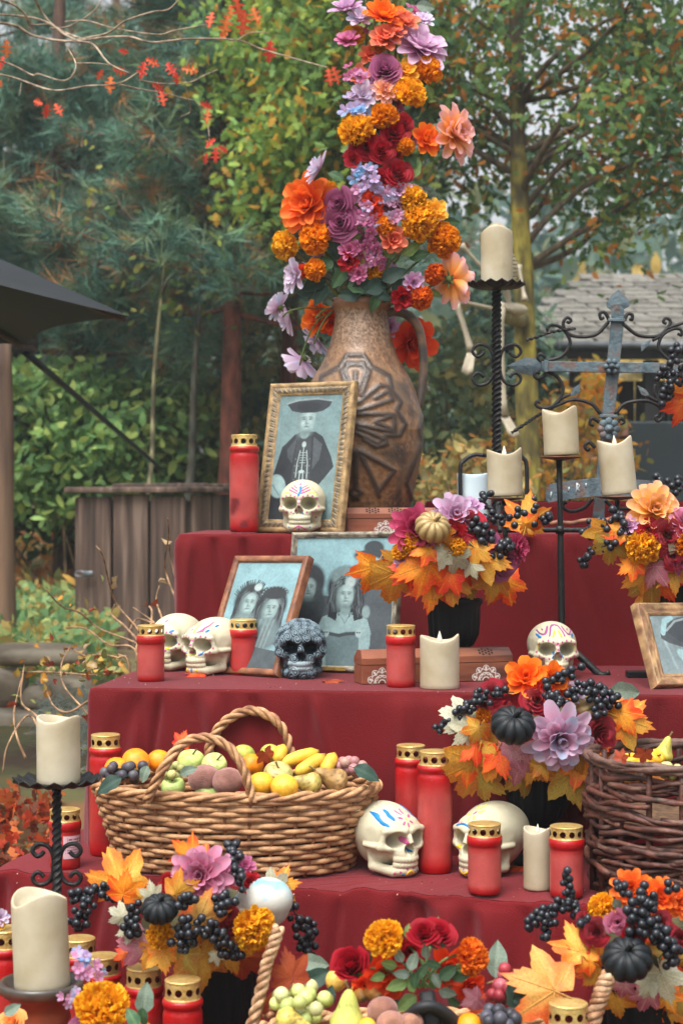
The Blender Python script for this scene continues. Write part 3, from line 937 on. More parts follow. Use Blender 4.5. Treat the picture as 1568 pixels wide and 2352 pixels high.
# ---------------------------------------------------------------- bare red-oak branches reaching in at top left
def oak_branch():
    Y = 5.6
    rng = np.random.default_rng(77)
    Z = lambda zx, zy: Pt(zx * 0.5, zy * 0.5, Y + 0.25 * math.sin(zx * 0.006 + zy * 0.004))
    lines = [([(-80, 100), (60, 115), (160, 165), (320, 190), (480, 172), (600, 170), (700, 195), (880, 178), (1090, 185), (1200, 225), (1340, 265), (1500, 310)], 8, 3),
             ([(-80, 60), (100, 75), (200, 95), (300, 150), (400, 185)], 6, 5), ([(130, -80), (190, 50), (260, 130), (350, 185), (430, 205), (500, 290), (600, 340)], 8, 4),
             ([(320, 190), (420, 170), (500, 150), (580, 95), (700, 55), (780, 40), (850, -40)], 6, 3), ([(300, 100), (400, 95), (520, 128), (720, 158), (800, 140), (950, 112)], 4, 2.5),
             ([(-80, 330), (60, 355), (200, 405), (280, 415), (400, 395), (540, 385), (640, 330)], 6, 3), ([(540, 385), (640, 408), (760, 430), (860, 455), (900, 470), (950, 560), (962, 630)], 4, 2),
             ([(-60, 260), (60, 300), (150, 345), (180, 340), (300, 370), (350, 300), (300, 200)], 5, 3), ([(640, 370), (760, 385), (870, 378), (940, 345), (1000, 320)], 4, 2),
             ([(850, 380), (860, 440), (875, 510), (830, 535)], 3, 2), ([(1090, 185), (1150, 150), (1240, 150)], 3, 2), ([(-60, -20), (60, 20), (120, 70), (140, 110), (230, 110)], 7, 3),
             ([(350, 290), (440, 290), (520, 300)], 3, 2), ([(40, 345), (40, 375)], 3, 2), ([(100, 380), (90, 440)], 2, 2), ([(230, 130), (320, 120), (420, 60), (470, 0)], 4, 3)]
    base = Z(-80, 100)
    t = thing('oak_branch', 'bare arching oak branches with a few red leaves hanging in at top left', 'branch', base)
    bk = S(150, 132, 112)
    for pts, r0, r1 in lines:
        p = smooth_path([Z(*q) for q in pts], 7)
        k = Y / FPX * 0.46
        put('twig', MB().add(tube(p - base, np.linspace(r0, r1, len(p)) * k, 6), bk).mesh('twig', m_bark), t)
    leaf = {}
    def oakmesh(c1, c2):
        h = [(0, 0), (.1, .02), (.16, .1), (.2, .2), (.26, .08), (.34, .08), (.4, .28), (.46, .3), (.48, .1), (.58, .1), (.64, .3), (.72, .26), (.72, .09), (.82, .08), (.88, .16), (.9, .06)]
        o = np.array(h + [(1, 0)] + [(a, -b) for a, b in h[:0:-1]])
        mid = np.c_[o[:, 0], 0 * o[:, 1]]
        n = len(o)
        z = lambda q, w: np.c_[q, 0.25 * np.abs(q[:, 1]) - 0.25 * q[:, 0] ** 2 + w]
        V = np.vstack([z(o, 0), z(mid, 0)])
        Q = np.array([(i, (i + 1) % n, n + (i + 1) % n, n + i) for i in range(n)])
        c = np.vstack([np.tile(c2, (n, 1)), np.tile(c1, (n, 1))])
        return MB().add((V, Q, E3), c).mesh('red_leaf', m_leaf)
    kinds = [oakmesh(S(232, 110, 70), S(222, 70, 48)), oakmesh(S(226, 130, 64), S(216, 96, 48)), oakmesh(S(206, 60, 46), S(226, 84, 62))]
    L = [(30, 210, 90, 1, 95), (10, 280, 70, 2, 110), (180, 470, 60, 0, 200), (215, 500, 70, 2, 100), (265, 495, 70, 0, 60), (462, 335, 60, 0, 120), (540, 320, 70, 0, 20), (508, 375, 80, 1, 95),
         (660, 310, 80, 2, 100), (690, 280, 70, 0, 30), (780, 310, 80, 2, 60), (860, 318, 80, 1, 10), (810, 350, 60, 2, 90), (720, 395, 70, 2, 30), (745, 440, 80, 0, 80), (940, 480, 70, 2, 20), (955, 530, 70, 1, 100),
         (970, 650, 70, 2, 150), (990, 700, 80, 2, 95), (1020, 680, 60, 2, 30), (945, 720, 60, 2, 110), (970, 80, 80, 0, 110), (1040, 100, 110, 1, 100), (1030, 160, 60, 1, 150), (1090, 20, 110, 0, 80), (1120, 90, 120, 0, 95), (1170, 60, 90, 1, 70),
         (1240, 220, 110, 2, 95), (1510, 340, 80, 0, 80), (1540, 330, 90, 0, 60), (560, 232, 50, 2, 10), (5, 380, 40, 1, 90), (880, 320, 50, 1, 20), (1060, 40, 60, 1, 95)]
    for zx, zy, sz, k, ang in L:
        p = Z(zx - 0.4 * sz * math.cos(R(ang)), zy - 0.4 * sz * math.sin(R(ang)))
        a = R(ang)
        X = Vector((math.cos(a), rng.uniform(-0.4, 0.4), -math.sin(a))).normalized()
        N_ = Vector((rng.uniform(-0.5, 0.5), -1, rng.uniform(-0.3, 0.5)))
        Yv = N_.cross(X).normalized()
        Zv = X.cross(Yv)
        m3 = Matrix((X, Yv, Zv)).transposed()
        put('oak_leaf', kinds[k], t, TRS(p, m3, sz * 0.5 * Y / FPX * 1.05))
oak_branch()

# ---------------------------------------------------------------- twiggy currant bush at left
def currant():
    Y0 = 5.1
    rng = np.random.default_rng(88)
    Z = lambda zx, zy: Pt(zx * 0.3296, 1148 + zy * 0.3296, Y0 + 0.2 * math.sin(zx * 0.004 + zy * 0.006))
    root = np.array([*Pt(300, 1800, 5.05)[:2], float(gz(0, 5.05))])
    t = thing('currant_bush', 'bare twiggy bush with a few yellowing leaves between bin and altar', 'bush', root)
    lines = [[(980, 1000), (960, 900), (800, 700), (720, 400), (670, 320)], [(950, 1080), (950, 1000), (700, 900), (560, 790), (430, 740), (320, 625)], [(1200, 900), (1240, 750), (1170, 550), (1150, 430), (1175, 260), (1170, 130)],
             [(960, 1080), (760, 1010), (600, 900), (460, 890)], [(950, 1260), (600, 1220), (330, 1200), (140, 1200)], [(620, 1560), (600, 1480), (450, 1300), (430, 1150), (490, 1030)], [(400, 1700), (260, 1510), (150, 1400), (170, 1150)],
             [(1130, 900), (1130, 830), (1090, 700), (1110, 600)], [(1240, 800), (1240, 640), (1190, 400), (1180, 300)], [(980, 1000), (870, 880), (780, 800), (800, 730)], [(900, 1150), (820, 1100), (700, 1080), (590, 1085), (480, 1020)],
             [(300, 1650), (200, 1500), (60, 1700), (20, 1900)], [(180, 1800), (120, 1650), (100, 1480), (150, 1250)], [(620, 1400), (480, 1480), (380, 1440), (330, 1340)], [(1050, 900), (1060, 780), (1040, 740)], [(900, 920), (960, 830), (1080, 860), (930, 750)]]
    for i, L in enumerate(lines):
        pts = [Z(*q) for q in L]
        if i in (0, 1, 2, 3, 4, 5, 7, 8, 10):
            pts = [root + rng.normal(size=3) * [0.05, 0.03, 0], (root + pts[0]) / 2 + [0.02, 0, 0.05]] + pts
        p = smooth_path(pts, 7)
        r = np.linspace(2.9, 1.6, len(p)) * Y0 / FPX * (1 + 0.3 * (rng.random(len(p)) > 0.8))
        put('twig', MB().add(tube(p - root, r, 6), S(150, 118, 88)).mesh('twig', m_bark), t)
    # leaves (countable ones as parts, sharing meshes)
    def lm(c1, c2, curl):
        o = np.array([(0, 0), (.15, .2), (.3, .34), (.45, .3), (.55, .36), (.75, .2), (1, 0), (.75, -.2), (.55, -.36), (.45, -.3), (.3, -.34), (.15, -.2)])
        n = len(o)
        V = np.vstack([np.c_[o, curl * np.abs(o[:, 1]) - 0.3 * o[:, 0] ** 2], [[.45, 0, -.06]]])
        return MB().add((V, E0, np.array([(n, i, (i + 1) % n) for i in range(n)])), np.vstack([np.tile(c2, (n, 1)), [c1]])).mesh('bush_leaf', m_leaf)
    ks = [lm(S(196, 170, 84), S(176, 140, 70), .4), lm(S(150, 150, 84), S(120, 134, 72), .3), lm(S(176, 88, 56), S(150, 62, 44), .6), lm(S(190, 170, 120), S(160, 130, 100), .9), lm(S(206, 160, 60), S(190, 120, 50), .3)]
    def leaf(zx, zy, s, k):
        q = Quaternion(Vector(rng.normal(size=3)).normalized(), rng.uniform(0, 6.28))
        put('leaf', ks[k], t, TRS(Z(zx, zy), q, s * 0.3296 * Y0 / FPX))
    for zx, zy, s, k in [(820, 610, 120, 3), (1100, 570, 90, 3), (1200, 290, 80, 3), (1020, 740, 80, 2), (1070, 740, 80, 2), (700, 520, 60, 1), (430, 660, 60, 4), (610, 800, 80, 1), (620, 780, 70, 2), (500, 720, 50, 4), (290, 1140, 100, 2), (580, 1370, 70, 4), (890, 830, 40, 4)]:
        leaf(zx, zy, s, k)
    for i in range(120):
        if i < 80:
            zx, zy = rng.normal(640, 170), rng.normal(1170, 70)
        else:
            zx, zy = rng.uniform(60, 620), rng.uniform(950, 1750)
        leaf(zx, zy, rng.uniform(45, 95), rng.choice([0, 0, 1, 1, 2, 3, 4]))
currant()

# ================================================================ ALTAR STEPS
Z1, Z2, Z3, Z4 = 1.335, 1.016, 0.681, 0.37

def drape(label, FL, FR, depth, zt, zb, seed, amp=0.012, freq=9.0, wr=0.0, corner=0.008):
    FL, FR = np.array(FL, float), np.array(FR, float)
    ex = (FR - FL) / np.linalg.norm(FR - FL)
    ey = np.array([-ex[1], ex[0]])
    W = np.linalg.norm(FR - FL)
    base = np.array([*((FL + FR) / 2 + ey * depth / 2), zb])
    loop, nrm = [], []
    sides = [((0, depth), (0, 0), (-1, 0)), ((0, 0), (W, 0), (0, -1)), ((W, 0), (W, depth), (1, 0)), ((W, depth), (0, depth), (0, 1))]
    for k, (a, b, n) in enumerate(sides):
        a, b, n = np.array(a, float), np.array(b, float), np.array(n, float)
        cnt = [60, 420, 60, 24][k]
        L = np.linalg.norm(b - a)
        t = np.linspace(corner / L, 1 - corner / L, cnt)
        for q in t:
            loop.append(a + (b - a) * q)
            nrm.append(n)
        n2 = np.array(sides[(k + 1) % 4][2], float)
        c = b - n * corner - n2 * corner
        for q in np.linspace(0.12, 0.88, 6):
            an = n * math.cos(q * math.pi / 2) + n2 * math.sin(q * math.pi / 2)
            loop.append(c + an * corner)
            nrm.append(an)
    loop, nrm = np.array(loop), np.array(nrm)
    s = np.concatenate([[0], np.cumsum(np.linalg.norm(np.diff(loop, axis=0), axis=1))])
    cen = np.array([W / 2, depth / 2])
    rows, zs = [], []
    rng = np.random.default_rng(seed)
    ph = rng.uniform(0, 6.28, 8)
    fold = sum(np.sin(s * f_ * freq + p) * a for f_, p, a in zip((0.6, 1.0, 1.7, 2.9, 4.3), ph, (0.6, 1.0, 0.6, 0.35, 0.2)))
    fold = np.tanh(fold * 1.3)
    dc = np.min(np.abs(s[:, None] - np.array([depth, depth + W])[None]), 1)      # gathers beside the front corners
    fold = fold + 0.6 * np.sin(s * 90 + ph[6]) * np.exp(-(dc / 0.1) ** 2)
    for f in (0.0005, 0.2, 0.4, 0.6, 0.75, 0.86, 0.92, 0.95, 0.97, 0.985):
        rows.append(cen + (loop - cen) * f)
        zs.append(np.full(len(loop), zt))
    for ins, dz in ((0.006, 0.0), (0.0025, -0.0012), (0.0006, -0.0038), (0.0, -0.008)):
        rows.append(loop - nrm * ins)
        zs.append(np.full(len(loop), zt + dz))
    H = zt - zb
    crease = [(rng.choice([-1, 1]) * rng.uniform(0.35, 1.1) * amp, rng.uniform(0, s[-1]), rng.uniform(-0.35, 0.35), rng.uniform(0.006, 0.026), rng.uniform(0, 1), rng.uniform(0, 5)) for _ in range(70)]
    for dz in np.linspace(0.016, H, 34):
        d = (dz / 0.3) ** 0.8
        slow = np.sin(s * 3.1 + dz * 5 + ph[5]) * 0.4
        d = min(d, 1.15)
        cr = sum(a_ * np.exp(-((s - c_ - sl_ * dz) / w_) ** 2) * min(1, dz / 0.05) ** (0.3 + g_) * math.exp(-dz * f_) for a_, c_, sl_, w_, g_, f_ in crease)
        rows.append(loop + nrm * (0.002 + (0.55 * fold * np.clip(1 + slow, 0.3, 1.6) + 0.5) * amp * d + cr)[:, None])
        zs.append(np.full(len(loop), zt - dz))
    P = np.array(rows)
    Zv = np.array(zs)
    X = FL[0] + P[..., 0] * ex[0] + P[..., 1] * ey[0]
    Y = FL[1] + P[..., 0] * ex[1] + P[..., 1] * ey[1]
    if wr > 0:                                           # wrinkles gathering at the front edge
        A = np.stack([P[..., 0] * 14 + P[..., 1] * 3, P[..., 1] * 4, 0 * X], -1)
        k = np.clip(1 - P[..., 1] / (0.35 * depth), 0, 1) * (np.arange(len(P))[:, None] < 15)
        Zv = Zv + wr * (fbm(A, 1.6, 3) - 0.62) * k
        fine = np.tanh(np.sin(P[..., 0] * 46 + 6 * np.sin(P[..., 0] * 7)) * 2) * (np.arange(len(P))[:, None] >= 12)
        dep = np.clip((zt - Zv) / 0.1, 0, 1) * np.exp(-((zt - Zv) / 0.14))
        Y = Y - fine * dep * wr * 0.35
    V = np.stack([X, Y, Zv], -1).reshape(-1, 3) - base
    t = thing('altar_step', label, 'altar step', base)
    Q = gridq(len(P), P.shape[1], False, True)
    put('cloth', MB().add((V, Q, E3)).mesh('cloth', m_cloth), t)
    return t

drape('top step of the altar under burgundy cloth, carrying the jug', (-0.398, 4.34), (1.6, 4.31), 0.7, Z1, 0.5, 1, 0.015, 7)
_f = lambda px, py, z: On(px, py, z)[:2]
a, b = _f(204, 1580, Z2), _f(1568, 1597, Z2)
d = (b - a) / np.linalg.norm(b - a)
drape('second step of the altar under burgundy cloth, carrying framed photos and skulls', a, b + d * 0.5, 0.75, Z2, 0.3, 2, 0.014, 8)
a3, b3 = _f(0, 1997, Z3), _f(1347, 2072, Z3)
d3 = (b3 - a3) / np.linalg.norm(b3 - a3)
drape('third step of the altar under wrinkled burgundy cloth, carrying the fruit baskets', a3 - d3 * 0.02, b3 + d3 * 0.8, 0.5, Z3, 0.2, 3, 0.022, 13, 0.02)
drape('lowest step of the altar under burgundy cloth, mostly hidden by candles and flowers', (-1.0, 2.62), (1.3, 2.62), 0.9, Z4, 0.02, 4, 0.012, 9, 0.004)
drape('low burgundy cloth riser at the back of the top step behind the iron cross', (0.225, 4.76), (1.5, 4.72), 0.22, 1.4165, Z1 + 0.001, 5, 0.002, 6, corner=0.01)

# ================================================================ GRAVE CANDLES
RED, FOG, DRED = S(164, 8, 14), S(170, 74, 70), S(176, 14, 20)
LIDS = {}

def lid_mesh(r, h, holes=11, dome=0.15):
    key = (round(r, 4), round(h, 4), holes)
    if key in LIDS:
        return LIDS[key]
    mb = MB()
    hr = min(h * 0.27, math.pi * r / holes * 0.66)
    zc = h * 0.45
    n = 16
    th = 2 * math.pi / holes
    for k in range(holes):
        a = np.linspace(0, 2 * np.pi, n, endpoint=False) + np.pi / 4
        # square outline matched to circle
        sx = np.clip(np.cos(a) * 1.5, -1, 1)
        sy = np.clip(np.sin(a) * 1.5, -1, 1)
        for rr in (r, r - 0.0012):
            outer = np.c_[sx * th / 2, zc + np.where(sy > 0, sy * (h * 0.86 - zc), sy * zc)]
            inner = np.c_[np.cos(a) * hr / r, zc + np.sin(a) * hr]
            P2 = np.vstack([outer, inner])
            ang = P2[:, 0] + k * th
            V = np.c_[rr * np.cos(ang), rr * np.sin(ang), P2[:, 1]]
            i = np.arange(n)
            Q = np.stack([i, (i + 1) % n, n + (i + 1) % n, n + i], 1)
            mb.add((V, Q if rr == r else Q[:, ::-1], E3), mi=0 if rr == r else 1)
    mb.add(lathe([(r, h * 0.86), (r * 1.02, h * 0.9), (r * 1.01, h * 0.96), (r * 0.94, h), (r * 0.8, h * (1 - dome * 0.3)), (r * 0.4, h * (1 + dome * 0.25)), (0.0005, h * (1 + dome * 0.35))], 33))
    mb.add(lathe([(r * 1.03, -0.002), (r * 1.035, 0.0015), (r, 0.003)], 33))
    me = mb.mesh('lid', [m_gold, mat('lid_inside', S(150, 80, 54), S(140, 40, 34), rough=0.5, metal=0.4, scale=20)])
    LIDS[key] = me
    return me

def grave_candle(label, loc, H, r, style='short', fog=0.6, seed=0, lh=None, tilt=(0, 0), wear=0.0):
    rng = np.random.default_rng(seed + 100)
    q = Quaternion((1, 0, 0), tilt[0]) @ Quaternion((0, 1, 0), tilt[1])
    t = thing('grave_candle', label, 'candle', loc, q, group='red grave candles with gold lids')
    lh = lh or (0.024 if style == 'short' else 0.028)
    B = H - lh
    if style == 'short':
        pr = [(0.0005, 0), (r * 0.9, 0), (r * 0.97, 0.003), (r * 0.985, 0.012), (r * 0.985, B - 0.02), (r * 0.99, B - 0.018), (r * 1.04, B - 0.0165), (r * 1.05, B - 0.009), (r * 1.04, B - 0.001), (r * 0.98, B), (r * 0.8, B + 0.001), (r * 0.75, B - 0.02), (0.0005, B - 0.022)]
        lr = r * 0.96
    else:
        pr = [(0.0005, 0), (r * 0.9, 0), (r * 0.97, 0.004), (r, 0.014), (r, B - 0.034), (r * 1.0, B - 0.026), (r * 0.97, B - 0.021), (r * 0.93, B - 0.018), (r * 0.93, B - 0.014), (r * 1.02, B - 0.011), (r * 1.03, B - 0.006), (r * 0.98, B - 0.001), (r * 0.88, B), (r * 0.7, B), (r * 0.68, B - 0.02), (0.0005, B - 0.022)]
        lr = r * 0.89
    # refine the long wall
    out = []
    for (r0, z0), (r1, z1) in zip(pr[:-1], pr[1:]):
        m = max(1, int(abs(z1 - z0) / 0.006))
        for k in range(m):
            f = k / m
            out.append((r0 + (r1 - r0) * f, z0 + (z1 - z0) * f))
    out.append(pr[-1])
    g = lathe(out, 36)
    V = g[0]
    zf = V[:, 2] / B
    nz = fbm(V * [1, 1, 0.5] + seed * 5.7, 55, 3)
    k = np.clip((zf - 0.06) / 0.12, 0, 1) * np.clip((0.86 - zf) / 0.16, 0, 1) * fog
    k = np.clip(k * (0.55 + 0.9 * nz), 0, 1)
    col = mixc(RED, FOG, k)
    if wear:
        kk = np.clip((fbm(V + 3, 40, 3) - 0.52) * 8, 0, 1) * (zf < 0.4) * wear
        col = mixc(col, S(110, 20, 28), kk)
    put('container', MB().add((V, g[1], E3), col).mesh('container', m_red), t)
    put('lid', lid_mesh(lr, lh, 11 if style == 'short' else 10), t, WM[t] @ TRS((0, 0, B - 0.001), rz(rng.uniform(0, 1))))
    return t

grave_candle('tall red grave candle at the left end of the top step', Pt(561, 1222, 4.44), 0.243, 0.0365, 'tall', 0.75, 1, 0.03, wear=1.0)
grave_candle('short red grave candle farthest left on the second step', On(347, 1564, Z2), 0.125, 0.0305, 'short', 0.95, 2)
grave_candle('short red grave candle between cream skull and small wooden photo frame', On(559, 1549, Z2), 0.128, 0.0315, 'short', 0.5, 3)
grave_candle('short red grave candle in front of the carved wooden box', On(920, 1577, Z2), 0.133, 0.0315, 'short', 0.95, 4)
grave_candle('tall red grave candle behind the wicker basket, left end', On(243, 1962, Z3), 0.25, 0.0335, 'tall', 0.3, 5)
_lab = grave_candle('red grave candle with a white paper label on the third step', On(150, 1992, Z3), 0.118, 0.031, 'short', 0.35, 6)
grave_candle('tall red grave candle standing behind another tall one on third step', On(943, 1975, Z3), 0.236, 0.0325, 'tall', 0.4, 7)
grave_candle('front one of two tall red grave candles beside the wicker basket', On(998, 2002, Z3), 0.24, 0.0345, 'tall', 0.7, 8)
grave_candle('short red grave candle in front of the left-facing cream skull', On(1112, 2050, Z3), 0.131, 0.0315, 'short', 1.0, 9)
grave_candle('short red grave candle between white candle and brown twig basket', On(1300, 2057, Z3), 0.131, 0.0315, 'short', 0.9, 10)
for i, (px, ytop, Y, lab) in enumerate([(14, 2130, 3.02, 'red grave candle cut by the left edge beside the thick white candle'), (182, 2152, 3.2, 'red grave candle almost hidden behind the thick white candle'), (236, 2192, 3.12, 'red grave candle half covered by lavender petals at bottom left'),
                                        (331, 2218, 3.0, 'red grave candle standing left of the front-most lidded candle'), (420, 2246, 2.9, 'front-most red grave candle beside the black urn at bottom'), (1304, 2300, 2.68, 'red grave candle at the bottom edge in front of the fruit basket')]):
    top = Pt(px, ytop, Y)
    grave_candle(lab, (top[0], Y, Z4), top[2] - Z4, 0.0325, 'tall', 0.3, 20 + i, 0.032)

def paper_label():
    t = _lab
    r = 0.031 * 0.985 + 0.0007
    n, m = 70, 60
    a, z = np.meshgrid(np.linspace(R(-88), R(14), n), np.linspace(0.022, 0.067, m), indexing='ij')
    u, v = (a - R(-88)) / R(102), (z - 0.022) / 0.045
    col = np.tile(S(206, 168, 176), (n, m, 1))
    ink = np.zeros((n, m), bool)
    rng = np.random.default_rng(4)
    bars = rng.random(80)
    for k, (v0, v1) in enumerate(((0.8, 0.87), (0.68, 0.76))):
        ink |= (v > v0) & (v < v1) & (u > 0.2) & (u < 0.82) & (bars[(u * 46).astype(int) % 80] > 0.42)
    for v0 in (0.5, 0.44, 0.38, 0.32, 0.26):
        ink |= (np.abs(v - v0) < 0.012) & (u > 0.08) & (u < 0.8) & (bars[(u * 30).astype(int)] > 0.15)
    ink |= (np.abs(v - 0.18) < 0.012) & (u > 0.38) & (u < 0.56)
    ink |= (np.abs(v - 0.61) < 0.008) & (u < 0.9)
    ink |= (np.abs(u - 0.16) < 0.008) & (v > 0.61) & (v < 0.92)
    col[ink] = S(96, 70, 84)
    V = np.stack([r * np.cos(a), r * np.sin(a), z], -1).reshape(-1, 3)
    put('paper_label', MB().add((V, gridq(n, m), E3), col.reshape(-1, 3)).mesh('paper_label', m_paint), t, label='pinkish white paper label with printed lines')
paper_label()

# ================================================================ WHITE CANDLES
def wax_candle(label, loc, H, r, amp=0.12, ph=0.0, flame=True, k=2, tilt=(0, 0), m=None, dip=0.35, name='white_candle'):
    q = Quaternion((1, 0, 0), tilt[0]) @ Quaternion((0, 1, 0), tilt[1])
    t = thing(name, label, 'candle', loc, q, group='white wax candles')
    pr = [(0.0005, 0), (r * 0.96, 0), (r, 0.003)] + [(r, z) for z in np.linspace(0.01, H * 0.97, 12)] + [(r * 0.985, H * 0.99), (r * 0.95, H), (r * 0.9, H * 0.995), (r * 0.84, H - r * dip * 0.5), (r * 0.6, H - r * dip), (0.0005, H - r * dip)]
    def mod(rr, z, a):
        f = np.clip((z - H * 0.6) / (H * 0.4), 0, 1)
        w = amp * r * (np.cos(k * a + ph) + 0.25 * np.cos(3 * a + ph * 2))
        return rr * (1 + 0.008 * np.sin(3 * a + z * 40)), z + w * f * (rr > 0.55 * r)
    put('wax', MB().add(lathe(pr, 44, mod)).mesh('wax', m or m_wax), t)
    if flame:
        f = lathe([(0.0005, 0), (r * 0.12, r * 0.1), (r * 0.14, r * 0.25), (r * 0.07, r * 0.5), (0.0005, r * 0.68)], 12)
        put('flame_tip', MB().add(f).mesh('flame_tip', mat('flame_plastic', S(226, 220, 206), S(216, 208, 190), rough=0.4, scale=10, sss=0.3)), t, WM[t] @ TRS((0, 0, H - r * dip)))
    return t

wax_candle('short white candle in front of the carved wooden box', On(1009, 1581, Z2), 0.108, 0.0415, 0.16, 0.2)
wax_candle('white candle between skull and right-hand red candle on third step', On(1234, 2041, Z3), 0.113, 0.027, 0.16, 1.1)
m_wax2 = mat('pale_blue_wax', S(196, 214, 220), S(184, 204, 212), rough=0.5, scale=5, sss=0.2)
wax_candle('pale blue-white candle half hidden behind the candelabra candle', Pt(1088, 1190, 4.5), 0.112, 0.042, 0.06, 0.4, False, m=m_wax2)

# ================================================================ CANDLESTICKS AND CANDELABRA
def dish(r, rim=0.012, wav=0.004, n=64, lobes=16):
    def mod(rr, z, a):
        f = np.clip(rr / r - 0.6, 0, 1) / 0.4
        return rr * (1 + 0.03 * f * np.cos(lobes * a)), z + wav * f * np.sin(lobes * a)
    pr = [(0.0005, 0), (r * 0.4, 0.001), (r * 0.75, 0.004), (r * 0.95, rim), (r, rim + 0.001), (r * 0.99, rim - 0.0015), (r * 0.76, 0.0015), (r * 0.4, -0.0018), (0.0005, -0.003)]
    return lathe(pr, n, mod)

def spiral2(c, r0, r1, a0, turns, n=26):
    """flat spiral in the x-z plane"""
    t = np.linspace(0, 1, n)
    a = a0 + turns * 2 * np.pi * t
    rr = r0 + (r1 - r0) * t
    return np.c_[c[0] + rr * np.cos(a), np.full(n, c[1]), c[2] + rr * np.sin(a)]

def iron_path(name, parent, pts, r, n=7, origin=None, m=None, sq=None):
    O = np.array(WM[parent].translation)
    put(name, MB().add(tube(np.asarray(pts) - O, r, n, sq=sq)).mesh(name, m or m_iron), parent)

def twisted_stick(label, px, py_plate, Y, zbase, plate_r, stem_r, candle, scroll_py):
    top = Pt(px, py_plate, Y)
    k = Y / FPX
    t = thing('candlestick', label, 'candlestick', (top[0], Y, zbase))
    h = top[2] - zbase
    put('stem', MB().add(tube(np.linspace([0, 0, 0.02], [0, 0, h - 0.004], 280), stem_r, 4, twist=h * 115, sq=[1.1, 1.1, 1.1, 1.1])).mesh('stem', m_iron, smooth=False), t)
    put('drip_dish', MB().add(dish(plate_r)).mesh('drip_dish', m_iron), t, TRS((top[0], Y, top[2])))
    for s in (-1, 1):
        for zz in (0.0,):
            c = np.array([top[0], Y, CAMZ - (scroll_py - HY) * k])
            pts = []
            # C-scroll: curls away top and bottom
            up = [(29, -29), (37, -21), (46, -19), (55, -29), (51, -41), (38, -47), (20, -41), (10, -25), (7, 0)]
            dn = [(x, -y) for x, y in up[::-1][1:]]
            pts = [c + np.array([s * x * k, 0, -y * k]) for x, y in up + dn]
            iron_path('scroll', t, smooth_path(pts, 5), 0.0042)
    for a in range(3):
        an = a * 2.094 + 0.5
        d = np.array([math.cos(an), math.sin(an), 0])
        O = np.array([top[0], Y, zbase])
        iron_path('foot', t, smooth_path([O + [0, 0, 0.06], O + d * 0.05 + [0, 0, 0.065], O + d * 0.1 + [0, 0, 0.03], O + d * 0.13 + [0, 0, 0.006]], 5), 0.006)
    return top

tp = twisted_stick('tall black twisted-iron candlestick with scrolls on the top step', 1140, 662, 4.46, Z1, 0.071, 0.0115, None, 838)
wax_candle('white candle on the tallest twisted-iron candlestick', tp + [0.0, 0, 0.004], 0.142, 0.0395, 0.16, math.pi * 0 + 3.14, False)
tp = twisted_stick('black twisted-iron candlestick at the left in front of the third step', 131, 1803, 3.25, Z4, 0.079, 0.0085, None, 1985)
wax_candle('white candle on the left twisted-iron candlestick', tp + [0.003, 0, 0.004], 0.119, 0.0395, 0.12, 0.9, False, dip=0.6)

def candelabra():
    Y = 4.13
    P = lambda px, py, dy=0: Pt(px, py, Y + dy)
    k = Y / FPX
    foot = P(1285, 1545)
    foot[2] = Z2
    t = thing('candelabra', 'black iron three-armed candelabra standing on the second step', 'candelabra', foot)
    iron_path('pole', t, [P(1283, 1052), P(1285, 1150), P(1287, 1300), P(1290, 1470), P(1291, 1500)], [0.0075, 0.0062, 0.008, 0.008, 0.009], 10)
    iron_path('crossbar', t, smooth_path([P(1157, 1218), P(1285, 1217), P(1430, 1219)], 6), 0.0062, 10)
    iron_path('arm', t, [P(1158, 1145), P(1159, 1180), P(1160, 1222), P(1161, 1270)], [0.0075, 0.006, 0.0065, 0.005], 10)
    iron_path('arm', t, [P(1417, 1142), P(1416, 1180), P(1417, 1222), P(1418, 1262)], [0.005, 0.0065, 0.006, 0.005], 10)
    iron_path('collar', t, [P(1285, 1208), P(1285, 1226)], 0.0105, 10)
    c = P(1291, 1498)
    for (dx, dy, dz) in ((100, -0.05, 56), (-90, -0.05, 56), (5, 0.17, 40)):
        e = np.array([c[0] + dx * k, c[1] + dy, Z2 + 0.006])
        pts = [c, c + (e - c) * 0.25 + [0, 0, 0.012], c + (e - c) * 0.6 + [0, 0, -0.004], c + (e - c) * 0.82 + [0, 0, -0.014], e]
        iron_path('leg', t, smooth_path(pts, 6), [0.0085] * 20 + [0.0065] * 5, 10)
    for px, py, r in ((1158, 1145, 44), (1286, 1051, 48), (1418, 1142, 50)):
        pr = [(0.0005, -0.008), (r * k * 0.5, -0.004), (r * k, 0), (r * k * 0.98, 0.002), (0.0005, 0.0012)]
        put('candle_plate', MB().add(lathe(pr, 32)).mesh('candle_plate', mat('rusty_plate', S(52, 44, 40), S(110, 72, 50), rough=0.6, scale=25, metal=0.3, bump=0.4)), t, TRS(P(px, py)))
    wax_candle('white candle on the left arm of the candelabra', P(1159, 1141) + [0, 0, 0.001], 0.104, 0.0405, 0.17, 0.3, True, tilt=(0, -0.02))
    wax_candle('white candle on the centre post of the candelabra', P(1289, 1046), 0.104, 0.0405, 0.18, 1.0, False, tilt=(0, -0.05))
    wax_candle('tilted white candle on the right arm of the candelabra', P(1422, 1137) + [0, 0, 0.001], 0.125, 0.0405, 0.18, 0.6, True, tilt=(0, -0.1))
candelabra()

